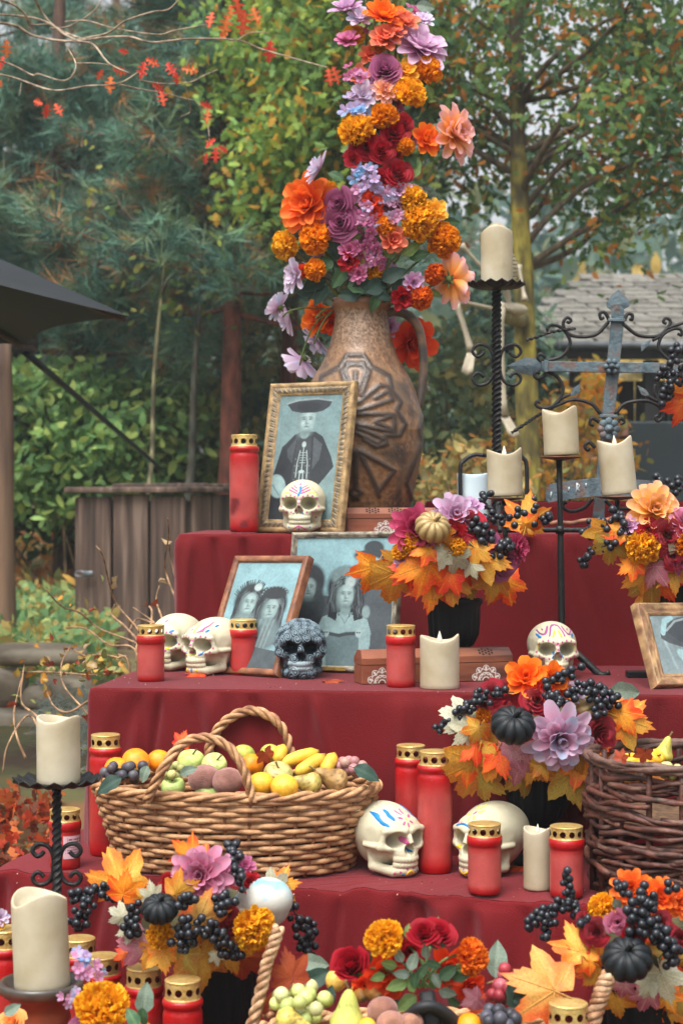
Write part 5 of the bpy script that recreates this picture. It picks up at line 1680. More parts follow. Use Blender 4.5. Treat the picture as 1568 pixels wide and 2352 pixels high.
def face(p, cx, cy, r, tone, dark, light):
    dim = lambda k: tuple(a * k for a in tone)
    p.ell(cx, cy, r * 0.76, r * 1.04, tone, 0.2)
    p.ell(cx + r * 0.18, cy + r * 0.45, r * 0.45, r * 0.4, light, 1.4)
    p.ell(cx - r * 0.66, cy - r * 0.1, r * 0.25, r * 0.9, dim(0.7), 1.6)
    p.ell(cx, cy - r * 0.98, r * 0.5, r * 0.22, dim(0.6), 1.4)
    for s in (-1, 1):
        p.ell(cx + s * r * 0.31, cy + r * 0.2, r * 0.2, r * 0.12, dim(0.74), 1.6)
        p.ell(cx + s * r * 0.3, cy + r * 0.17, r * 0.11, r * 0.045, dark, 0.8)
        p.ell(cx + s * r * 0.31, cy + r * 0.36, r * 0.2, r * 0.05, dim(0.45), 1.4, s * -0.15)
        p.ell(cx + s * r * 0.36, cy - r * 0.15, r * 0.17, r * 0.2, light, 2.0)
    p.ell(cx + r * 0.06, cy + r * 0.02, r * 0.07, r * 0.3, light, 1.6)
    p.ell(cx - r * 0.07, cy - r * 0.02, r * 0.07, r * 0.26, dim(0.68), 1.8)
    p.ell(cx, cy - r * 0.2, r * 0.15, r * 0.06, dim(0.55), 1.5)
    p.ell(cx, cy - r * 0.47, r * 0.25, r * 0.07, dim(0.48), 1.0)
    p.ell(cx, cy - r * 0.6, r * 0.16, r * 0.07, light, 2.0)

def hair(p, cx, cy, r, seed, ln=2.6):
    rng = np.random.default_rng(seed)
    for i in range(46):
        a = rng.uniform(0.1, 3.04)
        q = rng.uniform(0.9, 1.55)
        x, y = cx + r * q * math.cos(a), cy + r * q * math.sin(a) * 0.95
        s = np.sign(x - cx)
        pts = [(cx + (x - cx) * 0.3, cy + r * q * 0.98), (x, y), (x + s * r * rng.uniform(0, 0.3), cy - r * rng.uniform(0.2, 0.8)), (x + s * r * rng.uniform(-0.2, 0.35), cy - r * rng.uniform(0.5, 1) * ln)]
        p.line(pts, r * rng.uniform(0.02, 0.05), [S(40, 48, 54), S(78, 90, 96), S(104, 120, 126), S(30, 36, 42)][rng.integers(4)])

DK, MD, LT, SKN_ = S(54, 62, 70), S(92, 104, 110), S(156, 200, 202), S(132, 172, 172)

def photo_man(w, h):
    p = Paint(w, h, S(116, 160, 164))
    A = p.A
    p.ell(0.5, A * 0.4, 0.8, 0.6, S(128, 170, 172), 1.0)
    p.poly([(0.0, 0), (0.02, A * 0.36), (0.12, A * 0.58), (0.3, A * 0.68), (0.42, A * 0.7), (0.62, A * 0.7), (0.74, A * 0.66), (0.9, A * 0.5), (0.95, A * 0.42), (0.72, A * 0.26), (0.72, 0)], DK)
    p.poly([(0.36, A * 0.7), (0.3, A * 0.3), (0.32, 0), (0.58, 0), (0.6, A * 0.3), (0.56, A * 0.68)], S(70, 78, 84))
    for i in range(8):
        for j in range(5):
            p.ell(0.35 + j * 0.055, A * (0.1 + 0.055 * i), 0.01, 0.012, S(120, 136, 140), 0.5)
    p.poly([(0.2, A * 0.56), (0.34, A * 0.66), (0.3, A * 0.45), (0.22, A * 0.5)], S(80, 92, 100))
    p.poly([(0.6, A * 0.66), (0.74, A * 0.6), (0.72, A * 0.48), (0.62, A * 0.4)], S(86, 98, 106))
    p.ell(0.45, A * 0.685, 0.075, 0.07, SKN_, 0.2)
    face(p, 0.47, A * 0.785, 0.165, S(150, 190, 190), S(44, 52, 58), S(176, 214, 212))
    p.poly([(0.12, A * 0.93), (0.3, A * 0.955), (0.6, A * 0.965), (0.84, A * 0.945), (0.8, A * 0.9), (0.7, A * 0.865), (0.58, A * 0.853), (0.36, A * 0.853), (0.22, A * 0.87)], S(56, 64, 74))
    p.ell(0.48, A * 0.9, 0.19, 0.07, S(44, 52, 60), 0.3)
    p.line([(0.13, A * 0.93), (0.3, A * 0.955), (0.6, A * 0.965), (0.83, A * 0.945)], 0.012, S(150, 176, 178))
    # skeleton pendant
    B = S(184, 214, 214)
    p.ell(0.46, A * 0.6, 0.032, 0.042, B, 0.3)
    p.line([(0.46, A * 0.57), (0.46, A * 0.38)], 0.007, B)
    for i in range(5):
        p.line([(0.415, A * (0.535 - 0.02 * i)), (0.505, A * (0.535 - 0.02 * i))], 0.004, B)
    p.line([(0.41, A * 0.55), (0.38, A * 0.45), (0.375, A * 0.34)], 0.007, B)
    p.line([(0.51, A * 0.55), (0.54, A * 0.45), (0.55, A * 0.33)], 0.007, B)
    p.ell(0.46, A * 0.385, 0.045, 0.022, B, 0.3)
    p.line([(0.435, A * 0.38), (0.425, A * 0.2)], 0.008, B)
    p.line([(0.485, A * 0.38), (0.495, A * 0.2)], 0.008, B)
    p.ell(0.1, A * 0.27, 0.13, 0.17, S(158, 206, 208), 0.15, 0.4)
    p.line([(0.03, A * 0.28), (0.14, A * 0.2)], 0.008, S(104, 150, 156))
    return p

def photo_pair(w, h):
    p = Paint(w, h, S(128, 190, 200))
    A = p.A
    for cx, cy, r in ((0.34, A * 0.60, 0.14), (0.70, A * 0.55, 0.14)):
        p.ell(cx, cy + 0.04, r * 1.65, r * 1.7, S(44, 52, 58), 0.2)
        p.poly([(cx - r * 1.5, cy), (cx + r * 1.5, cy), (cx + r * 1.7, cy - r * 3.2), (cx - r * 1.7, cy - r * 3.2)], S(62, 72, 78))
        hair(p, cx, cy, r, int(cx * 99))
        p.ell(cx, cy - r * 2.3, r * 1.7, r * 1.5, S(104, 134, 138), 0.3)
        p.ell(cx, cy - r * 1.1, r * 0.45, r * 0.5, S(112, 150, 152), 0.3)
        face(p, cx, cy, r, S(138, 178, 178), S(50, 58, 64), S(166, 202, 200))
    rng = np.random.default_rng(2)
    for i in range(26):
        a = rng.uniform(0.2, 2.9)
        p.line([(0.34 + 0.2 * math.cos(a), A * 0.62 + 0.19 * math.sin(a)), (0.34 + 0.28 * math.cos(a), A * 0.63 + 0.28 * math.sin(a))], 0.006, S(58, 66, 70))
    p.ell(0.42, A * 0.76, 0.06, 0.05, S(178, 206, 206), 0.4)
    p.ell(0.70, A * 0.71, 0.2, 0.085, S(50, 58, 64), 0.2)
    for i in range(11):
        a = 0.1 + i * 0.3
        p.ell(0.70 + 0.19 * math.cos(a), A * 0.69 + 0.11 * math.sin(a), 0.011, 0.011, S(128, 160, 162), 0.4)
    for cx in (0.6, 0.68, 0.74, 0.8):
        p.line([(cx, A * 0.45), (cx - 0.03, A * 0.3), (cx - 0.06, A * 0.1)], 0.012, S(132, 158, 160))
    p.poly([(0, 0), (1, 0), (1, A * 0.16), (0.6, A * 0.2), (0.3, A * 0.14), (0, A * 0.22)], S(82, 100, 106))
    return p

def photo_group(w, h):
    p = Paint(w, h, S(132, 196, 206))
    A = p.A
    p.poly([(0, 0), (1, 0), (1, A * 0.6), (0.85, A * 0.66), (0.6, A * 0.5), (0.3, A * 0.55), (0.1, A * 0.5), (0, A * 0.45)], S(86, 100, 108))
    p.ell(0.16, A * 0.66, 0.15, 0.17, S(58, 66, 72), 0.25)
    p.ell(0.16, A * 0.48, 0.17, 0.2, S(66, 78, 84), 0.3)
    p.poly([(0.0, 0), (0.02, A * 0.4), (0.12, A * 0.47), (0.28, A * 0.42), (0.34, A * 0.2), (0.34, 0)], S(66, 76, 84))
    face(p, 0.14, A * 0.6, 0.1, S(128, 162, 164), S(48, 56, 60), S(150, 186, 186))
    p.ell(0.53, A * 0.61, 0.2, 0.2, S(46, 54, 60), 0.25)
    p.ell(0.51, A * 0.7, 0.14, 0.09, S(120, 156, 160), 0.4)
    p.poly([(0.37, A * 0.58), (0.7, A * 0.58), (0.72, A * 0.36), (0.62, A * 0.34), (0.42, A * 0.34), (0.36, A * 0.38)], S(46, 54, 60))
    p.poly([(0.24, 0), (0.22, A * 0.24), (0.3, A * 0.38), (0.44, A * 0.42), (0.62, A * 0.42), (0.76, A * 0.36), (0.8, A * 0.26), (0.78, 0)], S(150, 196, 198))
    p.poly([(0.36, 0), (0.33, A * 0.25), (0.47, A * 0.235), (0.68, A * 0.25), (0.68, 0)], S(108, 142, 148))
    p.line([(0.35, A * 0.255), (0.48, A * 0.235), (0.55, A * 0.25), (0.68, A * 0.255)], 0.016, S(70, 84, 90))
    for cx in (0.345, 0.675):
        p.ell(cx, A * 0.255, 0.03, 0.04, S(174, 212, 212), 0.3)
        for s in (-1, 1):
            p.ell(cx + s * 0.011, A * 0.26, 0.008, 0.009, S(70, 84, 90), 0.4)
    p.line([(0.48, A * 0.4), (0.53, A * 0.33), (0.58, A * 0.4)], 0.004, S(110, 140, 144))
    p.poly([(0.37, A * 0.6), (0.69, A * 0.6), (0.71, A * 0.37), (0.62, A * 0.35), (0.6, A * 0.47), (0.46, A * 0.47), (0.44, A * 0.35), (0.36, A * 0.38)], S(46, 54, 60))
    hair(p, 0.53, A * 0.55, 0.12, 7, 1.7)
    p.ell(0.53, A * 0.44, 0.05, 0.06, S(132, 172, 174), 0.3)
    face(p, 0.53, A * 0.545, 0.105, S(146, 188, 188), S(54, 62, 68), S(172, 210, 208))
    p.ell(0.57, A * 0.655, 0.05, 0.05, S(186, 214, 214), 0.5)
    p.ell(0.79, A * 0.86, 0.2, 0.06, S(64, 76, 84), 0.2)
    p.ell(0.79, A * 0.92, 0.1, 0.07, S(66, 80, 88), 0.2)
    for i in range(9):
        p.ell(0.62 + i * 0.042, A * 0.845 - 0.02 * math.sin(i * 0.39), 0.012, 0.013, S(120, 146, 150), 0.4)
    face(p, 0.8, A * 0.77, 0.09, S(142, 182, 184), S(54, 62, 68), S(168, 206, 204))
    p.ell(0.74, A * 0.42, 0.04, 0.06, S(140, 178, 178), 0.4)
    return p

def photo_hat(w, h):
    p = Paint(w, h, S(134, 160, 164))
    A = p.A
    p.ell(0.55, A * 0.72, 0.36, 0.2, S(66, 76, 84), 0.12)
    p.line([(0.2, A * 0.74), (0.35, A * 0.9), (0.6, A * 0.97)], 0.014, S(150, 170, 172))
    p.poly([(0.1, A * 0.7), (0.2, A * 0.72), (0.35, A * 0.55), (0.7, A * 0.5), (0.6, A * 0.36), (0.2, A * 0.52), (0.1, A * 0.6)], S(80, 90, 96))
    p.line([(0.14, A * 0.7), (0.2, A * 0.9), (0.3, A * 0.96)], 0.035, S(150, 206, 212))
    p.line([(0.14, A * 0.54), (0.22, A * 0.1)], 0.016, S(158, 190, 194))
    p.ell(0.38, A * 0.28, 0.13, 0.07, S(158, 210, 214), 0.2, -0.8)
    p.poly([(0.4, 0), (0.45, A * 0.3), (0.6, A * 0.42), (1, A * 0.42), (1, 0)], S(86, 96, 102))
    face(p, 0.6, A * 0.5, 0.12, S(146, 184, 186), S(54, 62, 68), S(170, 206, 206))
    return p

def frame(label, P6, z, prof, pin, photo, mats, segs=2, relief=None, fw=None, colfn=None):
    w, h, yaw, lean, roll, x, y = P6
    M3 = Matrix.Rotation(yaw, 3, 'Z') @ Matrix.Rotation(-lean, 3, 'X') @ Matrix.Rotation(-roll, 3, 'Y')
    t = thing('picture_frame', label, 'picture frame', (x, y, z + 0.001), M3)
    pr = np.array(prof)
    for side in range(4):
        L = w if side % 2 == 0 else h
        f = np.linspace(0, 1, segs)
        T_, F_ = np.meshgrid(pr[:, 0], f, indexing='ij')
        Yp = np.repeat(pr[:, 1][:, None], segs, 1)
        s = T_ + (L - 2 * T_) * F_
        if relief is not None:
            Yp = Yp - relief(T_, s)
        if side == 0:
            X, Zz = s - w / 2, T_
        elif side == 1:
            X, Zz = w / 2 - T_, s
        elif side == 2:
            X, Zz = w / 2 - s, h - T_
        else:
            X, Zz = T_ - w / 2, h - s
        V = np.stack([X, Yp, Zz], -1).reshape(-1, 3)
        col = colfn(T_, s).reshape(-1, 3) if colfn else (0.4, 0.3, 0.2)
        put('rail', MB().add((V, gridq(len(pr), segs), E3), col).mesh('rail', mats, smooth=segs > 2, flip=True), t)
    ph = photo(w - 2 * pin, h - 2 * pin)
    g, c = ph.geom(-0.004)
    g[0][:, 2] += pin
    put('photograph', MB().add(g, c).mesh('photograph', m_print), t, label='black and white photograph tinted blue-green')
    put('backing', MB().add(box(w - 0.01, 0.006, h - 0.01, (0, 0.006, h / 2))).mesh('backing', mat('backing_board', S(92, 70, 52), S(76, 58, 44), rough=0.9, scale=12), smooth=False), t)
    return t

m_fr = mat('frame_wood', attr=True, attr_noise=0.4, scale=40, rough=0.5, bump=0.4, bscale=160, spec=0.4)
def rel1(T_, s):
    b = np.exp(-((T_ - 0.0205) / 0.006) ** 2)
    return b * 0.0022 * (np.sin(s * 480) * np.cos(T_ * 900) + 0.6 * np.sin(s * 960 + T_ * 700))
def col1(T_, s):
    g = mixc(S(164, 136, 92), S(122, 96, 62), np.clip(fbm(np.stack([T_ * 9, s * 1.2, 0 * s], -1), 60) * 2 - 0.6, 0, 1))
    b = np.exp(-((T_ - 0.0205) / 0.0065) ** 2)
    return mixc(g, S(96, 96, 88), b * np.clip(0.75 + 0.5 * np.sin(s * 480), 0, 1))
frame('ornate gilt frame with portrait of a person in a sombrero, leaning on the jug', [0.246, 0.385, -0.5, 0.2, 0.0, -0.1065, 4.43], Z1,
      [(0, 0.012), (0, -0.006), (0.003, -0.009), (0.011, -0.0105), (0.013, -0.008), (0.015, -0.010), (0.0205, -0.012), (0.026, -0.010), (0.028, -0.007), (0.031, -0.008), (0.034, -0.003)], 0.031, photo_man, m_fr, 220, rel1, colfn=col1)
colw = lambda T_, s: mixc(S(140, 92, 62), S(104, 62, 44), np.clip(fbm(np.stack([T_ * 12, s * 0.6, 0 * s], -1), 50) * 2.4 - 0.7, 0, 1))
frame('small plain brown wooden frame with photo of two women, leaning left on second step', [0.2224, 0.296, -0.6418, 0.452, 0.02, -0.2316, 4.076], Z2,
      [(0, 0.012), (0, -0.008), (0.002, -0.0105), (0.013, -0.0105), (0.015, -0.0085), (0.017, -0.003)], 0.0155, photo_pair, m_fr, 30, colfn=colw)
cols_ = lambda T_, s: mixc(S(150, 142, 124), S(84, 76, 66), np.clip(fbm(np.stack([T_ * 6, s * 2, 0 * s], -1), 50) * 3 - 1.1, 0, 1))
t3 = frame('large frame of worn silvery wood with group photo on the second step', [0.2793, 0.3286, -0.4232, 0.1634, 0.015, -0.0043, 4.1415], Z2,
      [(0, 0.012), (0, -0.008), (0.003, -0.011), (0.009, -0.011), (0.011, -0.007), (0.013, -0.008), (0.015, -0.003)], 0.0145, photo_group, m_fr, 120, lambda T_, s: 0.0014 * np.exp(-((T_ - 0.006) / 0.004) ** 2) * np.sin(s * 190 + T_ * 300), colfn=cols_)
put('name_plate', MB().add(box(0.06, 0.0015, 0.0085, (-0.01, -0.0125, 0.0068), 0.0005)).mesh('name_plate', mat('brass_plate', S(206, 172, 96), S(170, 136, 70), rough=0.35, metal=0.6, scale=60), smooth=False), t3)
colo = lambda T_, s: mixc(S(172, 140, 98), S(128, 92, 66), np.clip(fbm(np.stack([T_ * 10, s * 1.0, 0 * s], -1), 50) * 2.4 - 0.7, 0, 1))
frame('broad oak-coloured moulded frame cut by the right edge on second step', [0.2345, 0.1924, 0.4263, 0.4512, -0.02, 0.7650, 3.8092], Z2,
      [(0, 0.014), (0, -0.004), (0.002, -0.010), (0.004, -0.012), (0.006, -0.011), (0.012, -0.0115), (0.018, -0.008), (0.022, -0.0075), (0.024, -0.0085), (0.026, -0.006), (0.029, -0.006), (0.031, -0.001)], 0.0295, photo_hat, m_fr, 40, colfn=colo)
sb = On(1465, 1556, Z2)
put('frame_block', MB().add(box(0.055, 0.03, 0.015, (0, 0, 0.0075), 0.002)).mesh('frame_block', m_iron, smooth=False), None, TRS(sb), label='small black block propped behind the oak-coloured frame', cat='block')

# ================================================================ CARVED INCENSE BOXES
def incense_box(label, PL, PR, z, hgt, dep, prints, cuts):
    PL, PR = np.array(PL[:2]), np.array(PR[:2])
    d = PR - PL
    L = np.linalg.norm(d)
    yaw = math.atan2(d[1], d[0])
    c = (PL + PR) / 2
    t = thing('incense_box', label, 'box', (c[0], c[1], z), rz(yaw))
    mw = mat('sheesham_wood', S(120, 66, 46), S(72, 38, 30), rough=0.45, scale=9, stretch=(0.25, 1, 1), bump=0.3, bscale=80, col3=S(144, 86, 58))
    hb = hgt * 0.58
    put('tray', MB().add(box(L, dep, hb - 0.001, (0, dep / 2, hb / 2), 0.0015)).mesh('tray', mw, smooth=False), t)
    # lid: straight lip then sloping top
    hl, ht = hb + 0.0005, hgt
    zl = hb + (hgt - hb) * 0.45
    ins = dep * 0.28
    x0, x1 = -L / 2 - 0.0004, L / 2 + 0.0004
    y0, y1 = -0.0006, dep + 0.0006
    V = [(x0, y0, hl), (x1, y0, hl), (x1, y1, hl), (x0, y1, hl), (x0, y0, zl), (x1, y0, zl), (x1, y1, zl), (x0, y1, zl), (x0 + 0.003, y0 + ins, ht), (x1 - 0.003, y0 + ins, ht), (x1 - 0.003, y1 - ins, ht), (x0 + 0.003, y1 - ins, ht)]
    Q = [(0, 1, 5, 4), (1, 2, 6, 5), (2, 3, 7, 6), (3, 0, 4, 7), (4, 5, 9, 8), (5, 6, 10, 9), (6, 7, 11, 10), (7, 4, 8, 11), (8, 9, 10, 11), (3, 2, 1, 0)]
    lid = put('lid', MB().add((np.array(V, float), np.array(Q), E3)).mesh('lid', mw, smooth=False), t)
    mk = mat('cut_hole', S(24, 18, 16), S(34, 26, 22), rough=0.9, scale=20)
    sl = np.array([0, ins, ht - zl])
    sl = sl / np.linalg.norm(sl)
    nn = np.array([0, -sl[2], sl[1]])
    for cx in cuts:
        mb = MB()
        for i in range(5):
            for j in range(2 + (i % 2)):
                u = (i - 2) * 0.0072
                v = (j - (0.5 if i % 2 == 0 else 1)) * 0.0075
                p = np.array([cx * L / 2 + u, y0, zl]) + sl * (np.hypot(ins, ht - zl) * 0.5 + v) + nn * 0.0006
                a = np.linspace(0, 2 * np.pi, 5)[:-1]
                q = np.array([p + np.array([1, 0, 0]) * 0.0034 * math.cos(b) + sl * 0.0034 * math.sin(b) for b in a])
                mb.add((q, np.array([(0, 1, 2, 3)]), E3))
        put('fretwork', mb.mesh('fretwork', mk, smooth=False), lid, WM[t].copy())
    # half-mandala print
    mp = mat('silver_print', attr=True, rough=0.45, spec=0.5)
    for cx in prints:
        n, m = 84, 40
        Rr = hb * 0.82
        a, r = np.meshgrid(np.linspace(0, np.pi, n), np.linspace(0.16, 1, m), indexing='ij')
        k = np.abs(np.sin(a * 5.0))
        edge = 0.8 + 0.2 * k
        k2 = np.abs(np.sin(a * 5.0 + 1.57))
        inkl = (np.abs(r - edge * 0.98) < 0.035) | (np.abs(r - (0.62 + 0.14 * k2)) < 0.03) | (np.abs(r - 0.5) < 0.03) | (np.abs(r - (0.36 + 0.08 * k)) < 0.03) | (np.abs(r - 0.22) < 0.03) | ((r > 0.66) & (r < edge * 0.9) & (k > 0.93))
        rr = np.minimum(r, edge) * Rr
        V = np.stack([cx * L / 2 + rr * np.cos(a), np.full(a.shape, -0.0012), 0.002 + rr * np.sin(a)], -1).reshape(-1, 3)
        col = np.where(inkl[..., None], np.array(S(206, 202, 196)), np.array(S(124, 84, 66))).reshape(-1, 3)
        put('mandala_print', MB().add((V, gridq(n, m)[:, ::-1], E3), col).mesh('mandala_print', mp), t)
    return t
incense_box('long carved wooden incense box on the second step behind the candles', On(831, 1573, Z2), On(1176, 1563, Z2), Z2, 0.073, 0.06, (-0.74, 0.64), (-0.55, -0.1, 0.2, 0.65))
incense_box('carved wooden incense box in front of the jug on the top step', Pt(797, 1220, 4.44), Pt(1090, 1220, 4.47), Z1, 0.064, 0.055, (-0.4, 0.1), (-0.6, -0.25, 0.1, 0.45))

# ================================================================ WROUGHT-IRON CROSS
def flat(pts, th):
    """flat plate from a convex outline in the x-z plane"""
    P = np.asarray(pts, float)
    n = len(P)
    c = P.mean(0)
    V = np.vstack([P + [0, -th / 2, 0], P + [0, th / 2, 0], [c + [0, -th * 0.9, 0]], [c + [0, th / 2, 0]]])
    T = [(2 * n, i, (i + 1) % n) for i in range(n)] + [(2 * n + 1, n + (i + 1) % n, n + i) for i in range(n)]
    Q = [(i, n + i, n + (i + 1) % n, (i + 1) % n) for i in range(n)]
    return (V, np.array(Q), np.array(T))

def iron_cross():
    Y = 4.62
    W = lambda zx, zy, dy=0.0: Pt(1005 + 0.3592 * zx, 488 + 0.3592 * zy, Y + dy)
    base = W(1020, 2000)
    base[2] = Z1
    t = thing('iron_cross', 'old wrought-iron grave cross with scrolls and rosette on the top step', 'cross', base)
    mI = m_iron_r
    def bar(name, a, b, wid, th=0.009):
        a, b = np.array(a), np.array(b)
        d = (b - a) / np.linalg.norm(b - a)
        nrm = np.array([-d[2], 0, d[0]])
        g = box(np.linalg.norm(b - a), th, wid, (0, 0, 0), 0.0015)
        Mx = np.eye(4)
        Mx[:3, 0], Mx[:3, 1], Mx[:3, 2], Mx[:3, 3] = d, np.cross(nrm, d), nrm, (a + b) / 2 - base
        put(name, MB().add(g, M=Mx).mesh(name, mI, smooth=False), t)
    foot = W(1015, 2060)
    foot[2] = Z1
    bar('upright', foot, W(1088, 1300), 0.03)
    bar('upright', W(1088, 1300), W(1150, 660), 0.033)
    bar('crossbar', W(660, 985, -0.011), W(1800, 1000, -0.011), 0.027)
    put('finial', MB().add(flat([W(1108, 660) - base, W(1190, 660) - base, W(1187, 620) - base, W(1222, 600) - base, W(1222, 565) - base, W(1195, 535) - base, W(1152, 492) - base, W(1108, 530) - base, W(1076, 575) - base, W(1080, 605) - base, W(1110, 625) - base][::-1], 0.009)).mesh('finial', mI, smooth=False), t)
    put('spear_tip', MB().add(flat([W(440, 982) - base, W(500, 950) - base, W(560, 928) - base, W(620, 935) - base, W(670, 960) - base, W(670, 1010) - base, W(610, 1040) - base, W(540, 1030) - base][::-1], 0.009)).mesh('spear_tip', mI, smooth=False), t)
    for a, b in ((W(1085, 688, -0.008), W(1195, 690, -0.008)), (W(1030, 1302, -0.008), W(1145, 1304, -0.008))):
        bar('clasp', a, b, 0.0085, 0.014)
    bar('clasp', W(690, 945, -0.018), W(690, 1022, -0.018), 0.011, 0.01)
    for cx, cy, r, npet in ((1110, 985, 44, 6), (1092, 1385, 62, 8)):
        c = W(cx, cy, -0.022)
        k = Y / FPX * 0.3592
        mb = MB()
        for i in range(npet):
            an = i * 2 * math.pi / npet
            mb.add(ball((r * k * 0.42, 0.006, r * k * 0.42), 7, 10, c - base + np.array([math.cos(an), 0, math.sin(an)]) * r * k * 0.8))
        mb.add(ball((r * k * 0.5, 0.012, r * k * 0.5), 8, 12, c - base))
        mb.add(ball((r * k * 0.22, 0.006, r * k * 0.22), 6, 10, c - base + [0, -0.012, 0]))
        put('rosette', mb.mesh('rosette', mI), t)
    S_ = [[(1090, 700), (1010, 780), (900, 795), (825, 770), (800, 710), (825, 672), (850, 690), (835, 705), (822, 695)], [(690, 950), (790, 920), (845, 835), (800, 745), (730, 718), (698, 740), (710, 765), (730, 755)],
          [(690, 930), (655, 905), (638, 930), (660, 950), (672, 935)], [(680, 1010), (760, 1050), (800, 1130), (760, 1220), (680, 1252), (628, 1235), (632, 1208), (655, 1218)], [(690, 1035), (640, 1062), (615, 1040), (635, 1018), (650, 1035)],
          [(720, 1260), (780, 1195), (850, 1162)], [(1040, 1290), (980, 1225), (870, 1197), (770, 1230), (690, 1270)], [(1180, 710), (1280, 785), (1400, 790), (1465, 740), (1485, 695), (1455, 675), (1440, 700), (1460, 712)],
          [(1560, 960), (1470, 935), (1410, 870), (1430, 790), (1500, 745), (1550, 750), (1555, 785), (1530, 775)], [(1470, 740), (1540, 715), (1650, 680)], [(1420, 790), (1370, 820)], [(1130, 1290), (1200, 1222), (1330, 1205), (1420, 1245), (1440, 1300), (1405, 1335), (1388, 1310), (1405, 1300)],
          [(1390, 1100), (1385, 1160), (1430, 1220), (1510, 1275), (1650, 1330)], [(1330, 1170), (1390, 1200), (1450, 1230), (1510, 1240), (1515, 1215), (1495, 1215)], [(990, 1830), (930, 1890), (850, 1912), (800, 1885), (808, 1850), (825, 1862)], [(1070, 1840), (1130, 1890), (1240, 1890), (1282, 1855), (1262, 1825), (1245, 1845)],
          [(1005, 1505), (965, 1468), (938, 1495), (955, 1520), (970, 1505)], [(1095, 690), (1065, 640), (1035, 645), (1040, 680), (1062, 672)], [(1190, 690), (1210, 650), (1240, 655), (1240, 685), (1222, 680)], [(1030, 1340), (985, 1315), (970, 1350), (995, 1365)], [(1150, 1340), (1170, 1315), (1190, 1340), (1165, 1355)]]
    for L in S_:
        p = smooth_path([W(*q, -0.004) for q in L], 6) - base
        put('scroll', MB().add(tube(p, np.linspace(0.0052, 0.004, len(p)), 7)).mesh('scroll', m_iron), t)
    for L in ([(565, 815), (640, 795), (720, 765), (800, 752), (880, 742)], [(690, 1270), (620, 1310), (560, 1350), (470, 1410)]):
        p = smooth_path([W(*q, -0.008) for q in L], 9) - base
        put('twisted_rod', MB().add(tube(p, 0.0045 * (1 + 0.22 * np.sin(np.arange(len(p)) * 1.9)), 4, twist=14)).mesh('twisted_rod', m_iron, smooth=False), t)
    for L in ([(845, 1175), (862, 1125), (908, 1095), (905, 1150), (880, 1168)], [(1340, 1180), (1300, 1165), (1272, 1105), (1325, 1130), (1348, 1160)], [(1300, 890), (1295, 850), (1330, 825), (1360, 815), (1345, 850)]):
        put('iron_leaf', MB().add(flat([W(*q, -0.006) - base for q in L], 0.004)).mesh('iron_leaf', mI, smooth=False), t)
    # curved name plaque with worn letters
    D = lambda zx, zy, dy=0.0: Pt(1234.5 + 0.1831 * zx, 1062 + 0.1831 * zy, Y + dy)
    cl = smooth_path([D(90, 400), D(250, 365), (D(600, 320)), D(820, 305), D(1270, 335), D(1510, 355)], 10)
    f = np.linspace(-1, 1, len(cl))
    hh = 0.0235 * np.where(np.abs(f) > 0.93, 0.72, 1.0)
    dy = -0.02 - 0.02 * (1 - f ** 2)
    up = np.stack([cl[:, 0], cl[:, 1] + dy, cl[:, 2] + hh], 1)
    dn = np.stack([cl[:, 0], cl[:, 1] + dy, cl[:, 2] - hh], 1)
    n = len(cl)
    V = np.vstack([up, dn, up + [0, 0.004, 0], dn + [0, 0.004, 0]]) - base
    i = np.arange(n - 1)
    Q = np.vstack([np.stack([n + i, n + i + 1, i + 1, i], 1), np.stack([2 * n + i, 2 * n + i + 1, 3 * n + i + 1, 3 * n + i], 1), np.stack([i, i + 1, 2 * n + i + 1, 2 * n + i], 1), np.stack([3 * n + i, 3 * n + i + 1, n + i + 1, n + i], 1)])
    pq = put('plaque', MB().add((V, Q, E3)).mesh('plaque', mI, smooth=False), t, label='curved rusty plaque with worn white letters')
    ml = mat('worn_white_paint', S(196, 206, 208), S(150, 160, 162), rough=0.8, scale=60)
    def mark(pts):
        p = []
        for zx, zy in pts:
            q = D(zx, zy)
            ff = np.interp(q[0], cl[:, 0], f)
            p.append(q + [0, -0.02 - 0.02 * (1 - ff ** 2) - 0.0008, 0])
        put('letter', MB().add(tube(np.array(p) - base, 0.0019, 6)).mesh('letter', ml), pq, WM[t].copy())
    mark([(152, 370), (145, 450)])
    mark([(368, 310), (360, 365)])
    mark([(465, 260), (462, 330), (450, 400)])
    mark([(465, 265), (495, 290), (470, 335), (500, 365)])
    mark([(577, 262), (572, 310)])
    mark([(772, 245), (765, 370)])
    mark([(1312, 385), (1315, 300), (1385, 380), (1390, 290)])
iron_cross()
p0, p1 = Pt(1262, 1203, 4.52), Pt(1460, 1188, 4.52)
put('bark_strip', MB().add(tube(np.linspace(p0, p1, 12) - p0 + np.c_[np.zeros((12, 2)), 0.003 * np.sin(np.arange(12) * 1.7)], 0.009, 8, sq=[1, .8, .5, .8, 1, .8, .5, .8]), S(124, 86, 66)).mesh('bark_strip', m_bark), None, TRS(p0), label='reddish strip of bark lying in front of the iron cross foot', cat='bark')

